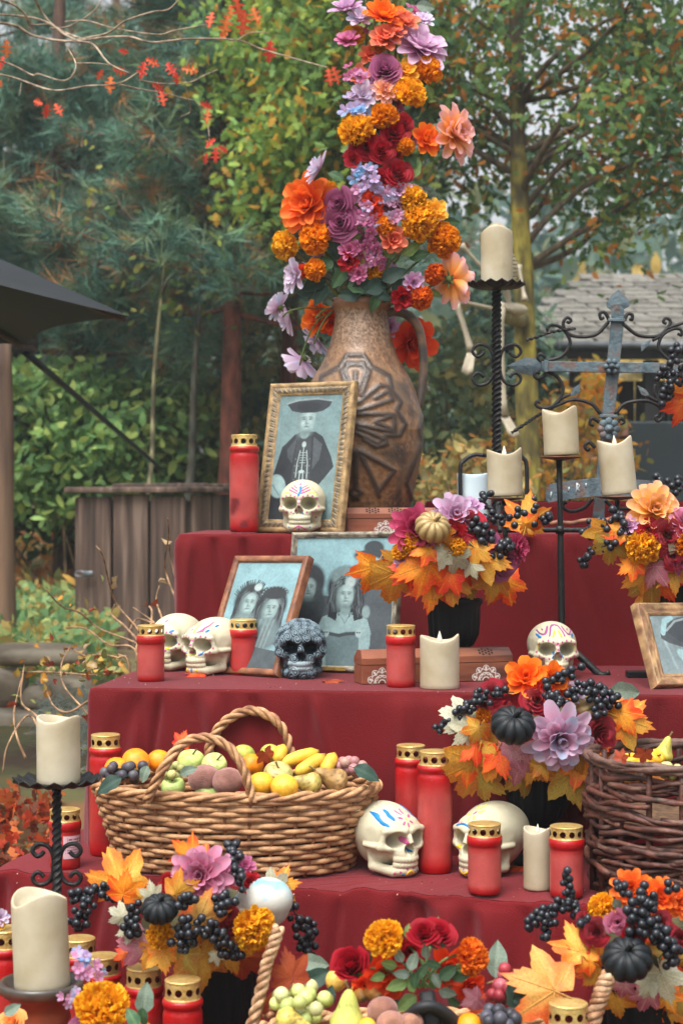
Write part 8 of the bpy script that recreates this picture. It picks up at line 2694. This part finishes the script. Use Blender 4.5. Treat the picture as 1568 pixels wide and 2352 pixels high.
# lowest step, left centre
zE = (lambda zx: 0.476 * zx)
yE = (lambda zy: 1895 + 0.476 * zy)
uE = np.array([Pt(507, 0, 3.08)[0], 3.08, Z4])
E_ = Arr('flower_urn', 'low autumn flower arrangement with black pumpkin and berries in front of wicker basket', uE, 3.08, 455, 2110, 240, 165, 0.14, 8)
urn(E_.t, uE, 0.30, 0.075)
E_.core(470, 2130, 150, 100)
for k, v, x, y, r, dy in [('dahlia', 'pink', 960, 245, 140, -0.03), ('cosmos', 'magenta', 1185, 190, 58, 0), ('marigold', 'yo', 772, 530, 78, -0.03), ('marigold', 'yo', 1230, 505, 122, -0.06), ('rose', 'glit', 1005, 370, 62, 0), ('rose', 'glit', 1100, 440, 62, -0.02), ('rose', 'red', 810, 285, 58, 0), ('poppy', 'red', 1210, 280, 60, 0), ('dahlia', 'pink', 1080, 220, 80, 0), ('rose', 'glit', 1110, 500, 55, -0.02), ('poppy', 'red', 870, 260, 50, 0)]:
    E_.flower(k, v, zE(x), yE(y), r * 0.476, dY=dy)
E_.pumpkin(zE(772), yE(405), 44, -0.05, (0.0, -0.45, 0.9))
for v, x, y, s, a in [('yellow', 565, 240, 270, 340), ('orange', 600, 300, 170, 10), ('orange', 900, 130, 170, 310), ('orange', 985, 130, 90, 10), ('amber', 880, 315, 180, 60), ('pale', 975, 420, 230, 20), ('mauve', 655, 580, 200, 280), ('yellow', 790, 640, 160, 170), ('amber', 975, 670, 260, 175), ('white', 1335, 285, 150, 50), ('yellow', 1370, 290, 160, 80), ('red', 590, 630, 90, 250), ('brown', 1210, 660, 240, 130), ('white', 735, 320, 110, 350), ('yellow', 690, 345, 110, 320), ('white', 570, 430, 110, 300), ('white', 610, 510, 110, 250), ('amber', 1110, 640, 190, 160), ('olive', 870, 660, 180, 200), ('yellow', 720, 640, 140, 200), ('white', 1045, 640, 80, 170), ('red', 1290, 600, 150, 120)]:
    E_.leaf(v, zE(x), yE(y), s * 0.476, a, dY=-0.03)
spread_fill(E_, 14, 470, 2150, 150, 80, ['amber', 'olive', 'brown', 'orange'], 12)
E_.berries([(290, 2070), (250, 2045), (200, 2055), (165, 2060)], 24, 9.5, 18, Ys=3.0)
E_.berries([(215, 2055), (195, 2080), (185, 2110), (175, 2130)], 20, 9.5, 22, Ys=2.98)
E_.berries([(330, 2080), (310, 2100), (300, 2130), (330, 2140)], 16, 9.5, 20)
E_.berries([(390, 2130), (440, 2125), (490, 2135), (520, 2170), (545, 2195)], 40, 10, 24, dY=-0.05)
E_.berries([(400, 2150), (420, 2165), (450, 2165)], 14, 10, 20, dY=-0.05)
E_.berries([(560, 2040), (545, 2000), (540, 1960), (530, 1935)], 20, 10, 16, dY=-0.03)
E_.berries([(530, 2060), (510, 2070), (505, 2085)], 10, 10, 18, dY=-0.04)
E_.berries([(650, 2060), (685, 2110), (705, 2150), (700, 2180)], 28, 9.5, 26)
E_.berries([(620, 2040), (650, 2065), (665, 2080)], 10, 9.5, 16)
E_.berries([(415, 2085), (430, 2070), (440, 2060)], 8, 9.5, 16, dY=-0.05)
# white and blue painted skull tucked into it
colsk = mixc(S(186, 186, 178), S(116, 176, 192), np.clip((fbm(SKV + 4, 2.6, 3) - 0.48) * 5, 0, 0.9) * (SKV[:, 2] > 0.6))
skull('white skull washed with pale blue, nestled among berries beside marigold', Pt(608, 2142, 2.99), 0.092, R(-140), colsk, tilt=R(10), group=None)

# lowest step, right
zF = (lambda zx: 1033.5 + 0.341 * zx)
yF = (lambda zy: 1895 + 0.341 * zy)
uF = np.array([Pt(1470, 0, 2.98)[0], 2.98, Z4])
F_ = Arr('flower_urn', 'autumn flower arrangement with large black pumpkin at bottom right corner', uF, 2.98, 1480, 2150, 230, 190, 0.15, 10)
urn(F_.t, uF, 0.28, 0.08)
F_.core(1490, 2170, 140, 110)
for k, v, x, y, r, dy in [('dahlia', 'orange', 1215, 425, 130, 0), ('dahlia', 'orange', 1420, 480, 135, 0), ('dahlia', 'orange', 1560, 520, 100, 0), ('marigold', 'yo', 1025, 565, 112, 0), ('rose', 'pink', 1130, 655, 90, -0.02), ('rose', 'glit', 975, 725, 105, -0.02), ('rose', 'red', 1235, 745, 85, -0.04), ('rose', 'glit', 1420, 670, 100, -0.02), ('rose', 'glit', 1550, 760, 80, 0), ('poppy', 'or', 1320, 440, 90, 0), ('rose', 'glit', 900, 640, 60, 0), ('rose', 'red', 940, 600, 50, 0), ('rose', 'glit', 1330, 690, 70, 0)]:
    F_.flower(k, v, zF(x), yF(y), r * 0.341, dY=dy)
F_.pumpkin(zF(1190), yF(905), 60, -0.07, (-0.15, -0.6, 0.85))
for v, x, y, s, a in [('yellow', 850, 790, 300, 340), ('orange', 900, 900, 200, 290), ('amber', 960, 1030, 170, 230), ('amber', 1120, 1210, 240, 170), ('mauve', 1160, 1110, 170, 190), ('white', 1440, 1060, 300, 160), ('white', 815, 940, 190, 270), ('mauve', 1320, 1175, 210, 200), ('amber', 1450, 1280, 280, 180), ('yellow', 1470, 1180, 200, 160), ('orange', 900, 1000, 140, 250), ('white', 1320, 1080, 170, 220), ('olive', 1540, 1200, 220, 150), ('orange', 1330, 1290, 200, 190), ('red', 870, 850, 180, 300)]:
    F_.leaf(v, zF(x), yF(y), s * 0.341, a, dY=-0.03)
spread_fill(F_, 14, 1480, 2210, 140, 90, ['amber', 'olive', 'brown', 'orange'], 15)
F_.leaf('grey', zF(1125), yF(540), 36, 150, kind='leaf')
F_.berries([(1330, 2105), (1310, 2080), (1270, 2085), (1235, 2105), (1220, 2130)], 28, 9.5, 16, Ys=2.9)
F_.berries([(1262, 2095), (1258, 2125), (1245, 2150)], 14, 9.5, 16, Ys=2.9)
F_.berries([(1325, 2100), (1312, 2060), (1300, 2030), (1300, 1995)], 18, 9, 15, Ys=2.9)
F_.berries([(1450, 2130), (1465, 2100), (1475, 2075), (1490, 2060)], 34, 10.5, 28, dY=-0.05)
F_.berries([(1470, 2120), (1500, 2140), (1530, 2170), (1545, 2200)], 34, 10.5, 28, dY=-0.05)
F_.berries([(1440, 2060), (1432, 2040), (1425, 2025)], 8, 9.5, 14, dY=-0.05)
F_.berries([(1335, 2110), (1345, 2120)], 6, 9.5, 14, dY=-0.02)
F_.berries([(1305, 2175), (1300, 2180)], 5, 9.5, 10, Ys=2.9)
F_.berries([(1530, 2035), (1545, 2040)], 4, 9.5, 12, dY=-0.03)

# ---------------------------------------------------------------- front bouquet of roses lying in the front basket
zG = (lambda zx: 574 + 0.3662 * zx)
yG = (lambda zy: 2010 + 0.3662 * zy)
Gb = Arr('rose_bouquet', 'bouquet of dark red roses and marigolds tied with black ribbon at bottom centre', Pt(zG(1110), yG(790), 2.78), 2.85, 950, 2190, 220, 170, 0.12, 14, cat='bouquet')
for k, v, x, y, r, n, vs in [('rose', 'dk', 630, 555, 185, (-0.25, -0.75, 0.6), 5), ('rose', 'dk', 1090, 350, 110, (0.0, -0.6, 0.8), 2), ('rose', 'dk', 1195, 360, 110, (0.3, -0.7, 0.7), 1), ('marigold', 'yo', 840, 390, 135, (-0.2, -0.75, 0.6), 1), ('marigold', 'ro', 1400, 510, 128, (0.7, -0.7, 0.3), 2), ('poppy', 'ro', 850, 620, 160, None, 0), ('poppy', 'ro', 1250, 600, 150, None, 1), ('poppy', 'red', 1000, 480, 110, None, 0), ('poppy', 'ro', 1380, 700, 110, None, 2), ('poppy', 'ro', 720, 690, 90, None, 1)]:
    Gb.flower(k, v, zG(x), yG(y), r * 0.3662, n, vs=vs, dY=0.02 if k == 'poppy' else -0.04)
G0 = Pt(zG(1110), yG(790), 2.74)
for x, y in [(700, 580), (840, 470), (985, 440), (1140, 430), (1290, 500), (1330, 560), (900, 620), (1050, 520), (1200, 560), (860, 760), (1260, 700)]:
    Gb.stem(zG(x), yG(y), G0 + [Gb.rng.uniform(-0.012, 0.012), 0, 0.02], 3.2, S(120, 150, 92))
for kd, x, y, sz, an in [('grey', 930, 500, 130, 330), ('grey', 1020, 540, 150, 20), ('green', 1150, 560, 120, 100), ('lime', 1170, 340, 180, 10), ('green', 1180, 430, 140, 90), ('green', 1130, 420, 110, 260), ('grey', 950, 620, 130, 280), ('grey', 1170, 660, 130, 150), ('green', 1240, 610, 170, 50), ('lime', 1380, 570, 220, 75), ('green', 1330, 620, 180, 60), ('lime', 920, 690, 170, 260), ('lime', 980, 800, 190, 240), ('green', 900, 820, 130, 230), ('grey', 1240, 740, 150, 110), ('green', 1030, 660, 130, 190), ('lime', 1010, 690, 120, 340), ('green', 740, 530, 110, 190), ('lime', 800, 640, 120, 260), ('green', 1280, 800, 120, 130), ('lime', 990, 350, 110, 10), ('green', 1080, 600, 120, 30), ('grey', 1100, 480, 120, 350), ('lime', 870, 560, 130, 280)]:
    Gb.leaf(kd, zG(x), yG(y), sz * 0.3, an, kind='leaf', dY=-0.02)
O = np.array(WM[Gb.t].translation)
rb = MB()
rb.add(tube(smooth_path([Pt(zG(1110), yG(740), 2.71), Pt(zG(1120), yG(820), 2.69), Pt(zG(1130), yG(900), 2.68), Pt(zG(1130), yG(990), 2.68)], 6) - O, np.r_[0.012 * np.ones(8), 0.018 * np.ones(11)], 12, sq=[1, .9, .7, .5, .5, .7, 1, .9, .7, .5, .5, .7]))
rb.add(tube(smooth_path([Pt(zG(1020), yG(880), 2.68), Pt(zG(1080), yG(830), 2.66), Pt(zG(1150), yG(830), 2.66), Pt(zG(1250), yG(900), 2.67), Pt(zG(1270), yG(990), 2.68)], 6) - O, 0.017, 10, sq=[1, .8, .3, .3, .8, 1, .8, .3, .3, .8]))
put('ribbon', rb.mesh('ribbon', mat('black_ribbon', S(16, 17, 20), S(26, 28, 32), rough=0.6, scale=20)), Gb.t)
A_ = Arr('broad_leaf', 'broad grey-green mottled leaf standing behind the front bouquet', Pt(zG(1540), yG(640), 2.9), 2.9, zG(1550), yG(540), 100, 100, 0.0, 15, cat='leaf')
A_.leaf('grey', zG(1550), yG(530), 230 * 0.3662, 8, kind='leaf', n=(0.2, -1, 0.1))

# front basket: rim, broken handles and contents
def front_basket():
    Yc = 2.80
    cx = (960 - CX) * Yc / FPX
    a_, b_ = 0.275, 0.15
    zr = 0.565
    t = thing('front_basket', 'pale wicker basket at the bottom edge with upright twisted handle ends', 'basket', (cx, Yc, Z4))
    H = zr - Z4
    ns = 40
    def ring(z, wav, ph, n):
        th = np.linspace(0, 2 * np.pi, n)
        f = 0.85 + 0.15 * z / H
        return np.c_[(a_ * f + wav * np.cos(ns / 2 * th + ph)) * np.cos(th), (b_ * f + wav * np.cos(ns / 2 * th + ph)) * np.sin(th), np.full(n, z)]
    for i in range(15):
        g = tube(ring(0.006 + (H - 0.014) * i / 14, 0.005, math.pi * (i % 2), ns * 5 + 1), 0.0047, 6, caps=False)
        put('weaver', MB().add(g, mixc(WC1, WC2, np.clip(fbm(g[0] + i, 24) * 2 - 0.6, 0, 1))).mesh('weaver', m_wick), t)
    for s in range(2):
        th = np.linspace(0, 2 * np.pi, 220)
        p = ring(H, 0, 0, 220) + np.c_[0.005 * np.cos(24 * th + s * 3.14) * np.cos(th), 0.005 * np.cos(24 * th + s * 3.14) * np.sin(th), 0.005 * np.sin(24 * th + s * 3.14)]
        put('rim_strand', MB().add(tube(p, 0.006, 7, caps=False), WC1).mesh('rim_strand', m_wick), t)
    bed = lathe([(0.0005, H * 0.55), (0.6, H * 0.55), (0.93, H * 0.6)], 40)
    put('straw_bed', MB().add((bed[0] * [a_, b_, 1], bed[1], E3)).mesh('straw_bed', MATS['straw']), t)
    rope_handle('handle', t, [Pt(572, 2380, 2.74), Pt(588, 2320, 2.735), Pt(603, 2260, 2.735), Pt(612, 2215, 2.735), Pt(628, 2170, 2.735), Pt(640, 2130, 2.735)], 0.0088, 4, S(206, 172, 136), WC2, m_wick)
    rope_handle('handle', t, [Pt(1350, 2390, 2.76), Pt(1362, 2340, 2.755), Pt(1374, 2300, 2.755), Pt(1384, 2270, 2.755), Pt(1398, 2240, 2.755)], 0.0115, 3, S(206, 172, 136), WC2, m_wick)
    rope_handle('handle', t, [Pt(610, 2330, 2.83), Pt(640, 2300, 2.85), Pt(670, 2285, 2.86), Pt(690, 2262, 2.87)], 0.01, 2, S(176, 130, 96), WC2, m_wick)
front_basket()
ff = lambda nm, lb, zx, zy, zr, kd, c1, c2, Y, **kw: fruit(nm, lb, zG(zx), yG(zy), zr * 0.3662, Y, kd, c1, c2, **kw)
ff('pear', 'big upright green pear at bottom centre of the front basket', 612, 905, 120, 'pear', S(178, 196, 104), S(206, 196, 90), 2.70, axis=(0.05, -0.05, 1), seed=2)
ff('pear', 'yellow-green pear lying at the bottom left of the front basket', 250, 915, 92, 'pear', S(206, 192, 92), S(196, 176, 84), 2.69, axis=(1, -0.1, -0.3), seed=3, spots=S(120, 84, 60))
ff('kiwi', 'fuzzy brown fruit behind the bouquet ribbon, upper left', 830, 850, 88, 'kiwi', S(160, 116, 96), S(126, 84, 70), 2.71, mt=m_fuzz, seed=4, axis=(1, 0, 0.2))
ff('kiwi', 'fuzzy brown fruit at the bottom edge right of the pear', 885, 935, 84, 'kiwi', S(166, 120, 98), S(130, 90, 72), 2.66, mt=m_fuzz, seed=5, axis=(1, 0.2, 0))
ff('kiwi', 'fuzzy brown fruit under the black ribbon at the bottom edge', 1010, 930, 70, 'kiwi', S(166, 120, 98), S(130, 90, 72), 2.66, mt=m_fuzz, seed=6, axis=(1, 0.2, 0.4))
ff('orange', 'small orange at the bottom edge left of black grapes', 1375, 945, 82, 'orange', ORG, ORG2, 2.66, seed=7)
ff('lemon', 'yellow fruit peeping over the pear at the bottom edge', 735, 960, 60, 'kiwi', LEM, LEM2, 2.64, seed=8)
ff('squash', 'pale yellow gourd behind the grapes beside the dark leaf', 540, 660, 66, 'kiwi', S(232, 190, 96), S(206, 160, 70), 2.80, seed=9, axis=(0.2, 0, 1))
banana('dark-ended banana beside the pear in the front basket', [(zG(640), yG(720), 0.06), (zG(690), yG(745), 0.03), (zG(715), yG(780), 0)], 17, 2.76, S(176, 130, 60), S(96, 66, 46), 4)
banana('spotted brown banana tip right of the pear', [(zG(700), yG(700), 0.08), (zG(760), yG(735), 0.03), (zG(815), yG(765), -0.01)], 18, 2.75, S(186, 130, 66), S(110, 74, 50), 5)
grapes('pale green grapes beside the pear in the front basket', zG(330), yG(800), 66, 36, 24, 17.5, 2.73, [S(190, 196, 120), S(170, 182, 106), S(196, 196, 140)], 7, 0.05)
grapes('dark red grapes behind the pale maple leaf in the front basket', zF(350), yF(1080), 34, 40, 14, 16, 2.82, [S(150, 50, 60), S(120, 40, 56), S(170, 90, 100)], 8, 0.04)
grapes('blue-black grapes at the bottom edge right of the orange', zF(320), yF(1295), 50, 22, 14, 16, 2.66, [S(48, 48, 56), S(70, 70, 80)], 9, 0.04)
L_ = Arr('maple_leaf', 'large pale yellow maple leaf with orange tips in front basket', Pt(zF(720), yF(1150), 2.74), 2.72, zF(600), yF(1080), 200, 200, 0.0, 16, cat='leaf')
L_.leaf('pale', zF(600), yF(1080), 165, 290, tilt=0.0, n=(0.1, -1, 0.4))
for i, (v, x, y, s, a, lb) in enumerate([('brown', 250, 590, 260, 350, 'large red-brown oak-like leaf beside the twisted handle end'), ('brown', 100, 800, 130, 330, 'small brown leaf tucked below the twisted handle end'), ('mauve', 1390, 790, 160, 250, 'pinkish curled leaf between bouquet and red grapes'), ('red', 1440, 850, 190, 90, 'red-orange leaf under the red grapes in the front basket')]):
    L_ = Arr('fallen_leaf', lb, Pt(zG(x), yG(y), 2.76), 2.76, zG(x), yG(y), 100, 100, 0.0, 30 + i, cat='leaf')
    L_.leaf(v, zG(x), yG(y), s * 0.3662, a, tilt=0.0, n=(0.2, -1, 0.3))
for i, (kd, x, y, s, a, Y, lb) in enumerate([('dark', 410, 650, 200, 60, 2.82, 'dark green broad leaf behind the pale green grapes'), ('dark', 500, 760, 120, 10, 2.76, 'dark folded leaf between grapes and pear'), ('grey', 400, 555, 180, 95, 2.84, 'long mottled grey-green gourd leaf above the dark leaf')]):
    L_ = Arr('broad_leaf', lb, Pt(zG(x), yG(y), Y), Y, zG(x), yG(y), 100, 100, 0.0, 40 + i, cat='leaf')
    L_.leaf(kd, zG(x), yG(y), s * 0.3662 * 1.1, a, kind='leaf', tilt=0.0, n=(0.0, -1, 0.3))
L_ = Arr('broad_leaf', 'dark green two-lobed leaf below the dark red grapes', Pt(zF(430), yF(1170), 2.74), 2.74, zF(430), yF(1150), 100, 100, 0.0, 46, cat='leaf')
L_.leaf('dark', zF(430), yF(1150), 70, 350, kind='leaf', tilt=0.0, n=(0.2, -1, 0.2))
L_.leaf('dark', zF(500), yF(1160), 60, 75, kind='leaf', tilt=0.0, n=(0.2, -1, 0.2))

# bottom-left flowers among the candles
H_ = Arr('flower_spray', 'marigold and purple rose spray among red candles at bottom left', Pt(220, 2380, 2.74), 2.76, 230, 2330, 160, 110, 0.08, 18, cat='flower arrangement')
for k, v, x, y, r, n in [('marigold', 'yo', 490, 870, 145, (0.1, -0.7, 0.7)), ('rose', 'mauve', 450, 985, 120, (0.0, -0.6, 0.8)), ('blossom', 'blue', 400, 640, 75, (0.2, -0.8, 0.4)), ('blossom', 'lav', 415, 720, 80, (0.3, -0.8, 0.1)), ('blossom', 'lav', 350, 830, 60, (0.1, -0.9, 0.1)), ('rose', 'peach', 50, 950, 75, (-0.2, -0.7, 0.7)), ('marigold', 'or', 690, 1000, 60, None)]:
    H_.flower(k, v, zE(x), yE(y), r * 0.476, n)
for kd, x, y, s, a in [('grey', 700, 840, 150, 10), ('green', 640, 930, 110, 330), ('grey', 60, 890, 90, 60), ('green', 690, 930, 100, 180)]:
    H_.leaf(kd, zE(x), yE(y), s * 0.476, a, kind='leaf', dY=-0.05)
H_.stem(zE(700), yE(900), Pt(330, 2390, 2.75), 4)
I_ = Arr('flower_spray', 'pink and yellow blossom at the left edge beside the thick white candle', Pt(-10, 2130, 3.0), 3.0, 0, 2120, 60, 60, 0.0, 19, cat='flower arrangement')
I_.flower('cosmos', 'lilac', 3, 2106, 22, (0.3, -0.8, 0.3))
I_.flower('poppy', 'yel', 0, 2122, 16, (0.3, -0.8, 0.3))

# ---------------------------------------------------------------- loose leaves on the cloth and in the fruit
def loose(label, px, py, Y, s, ang, var, z=None, n=(0.1, -0.5, 1)):
    L_ = Arr('fallen_leaf', label, Pt(px, py, Y), Y, px, py, 100, 100, 0.0, int(px), cat='leaf')
    L_.leaf(var, px, py, s, ang, tilt=0.3, n=n, dY=0.0)
loose('small red leaf sticking up behind the wicker basket fruit', 420, 1697, 3.62, 44, 20, 'red', n=(0, -1, 0.3))
loose('brown dried leaf among the bananas in the wicker basket', 612, 1738, 3.55, 44, 160, 'brown', n=(0.2, -1, 0.5))
loose('dried red-brown leaf beside the rose skull on second step', *[(On(765, 1562, Z2 + 0.006))[0] * FPX / On(765, 1562, Z2 + 0.006)[1] + CX, 1562, On(765, 1562, Z2 + 0.006)[1]], 50, 80, 'brown', n=(0, -0.15, 1))
loose('red leaf lying behind the cream skulls at left on second step', 450, 1545, On(450, 1547, Z2 + 0.006)[1], 60, 280, 'red', n=(0, -0.15, 1))
loose('rust-red leaf lying under the flower urn behind white candle', 1185, 1990, On(1185, 1992, Z3 + 0.006)[1], 50, 280, 'red', n=(0, -0.2, 1))
loose('brown leaf wedged in the yellow fruit of the twig basket', 1478, 1738, 3.2, 44, 190, 'brown', n=(0.2, -1, 0.4))
loose('thin red-brown leaf at the left rim of the twig basket', 1428, 1735, 3.2, 36, 20, 'brown', n=(0.3, -1, 0.2))
for lb, px, py, Y, s, a, v in [('grey-green leaf drooping over the left rim of the wicker basket', 250, 1802, 3.40, 66, 245, 'dark'), ('grey-green leaf over the right rim of the wicker basket', 842, 1775, 3.50, 66, 110, 'dark'), ('dusty green leaf beside the blue-black grapes in wicker basket', 332, 1778, 3.44, 42, 200, 'grey'), ('dusty green leaf between apples and fuzzy fruit', 432, 1770, 3.44, 44, 60, 'grey')]:
    L_ = Arr('broad_leaf', lb, Pt(px, py, Y), Y, px, py, 100, 100, 0.0, int(px), cat='leaf')
    L_.leaf(v, px, py, s, a, kind='leaf', tilt=-0.2, n=(0.0, -0.8, 0.7))

# crumbs of dried petals and leaf on the cloth
def crumbs():
    rng = np.random.default_rng(55)
    P, C = [], []
    for z, pr, yr, n in ((Z2, (230, 1560), (1548, 1590), 150), (Z3, (30, 1380), (1990, 2062), 120), (Z1, (420, 1200), (1224, 1229), 25)):
        for i in range(n):
            P.append(On(rng.uniform(*pr), rng.uniform(*yr), z + 0.0015))
            C.append([S(206, 196, 170), S(170, 120, 90), S(216, 206, 196), S(120, 70, 50)][rng.integers(4)])
    P, C = np.array(P), np.array(C)
    g, c = scatter(T_LEAF, P, rand_rot(len(P), rng), rng.uniform(0.0015, 0.0045, len(P)), C)
    put('petal_crumbs', MB().add(g, c).mesh('petal_crumbs', m_leafbg, smooth=False), kind='stuff', label='dry petal and leaf crumbs strewn on the cloth', cat='crumbs')
crumbs()

# ================================================================ AIR
hz = bpy.data.materials.new('autumn_haze')
hz.use_nodes = True
hn = hz.node_tree.nodes
hn.remove(hn['Principled BSDF'])
pv = hn.new('ShaderNodeVolumePrincipled')
pv.inputs['Color'].default_value = (0.86, 0.95, 0.97, 1)
pv.inputs['Density'].default_value = 0.003
pv.inputs['Anisotropy'].default_value = 0.2
hz.node_tree.links.new(pv.outputs[0], hn['Material Output'].inputs['Volume'])
put('haze', MB().add(box(124, 92, 12.5, (0, 38, 5.25))).mesh('haze', hz, smooth=False), kind='stuff')
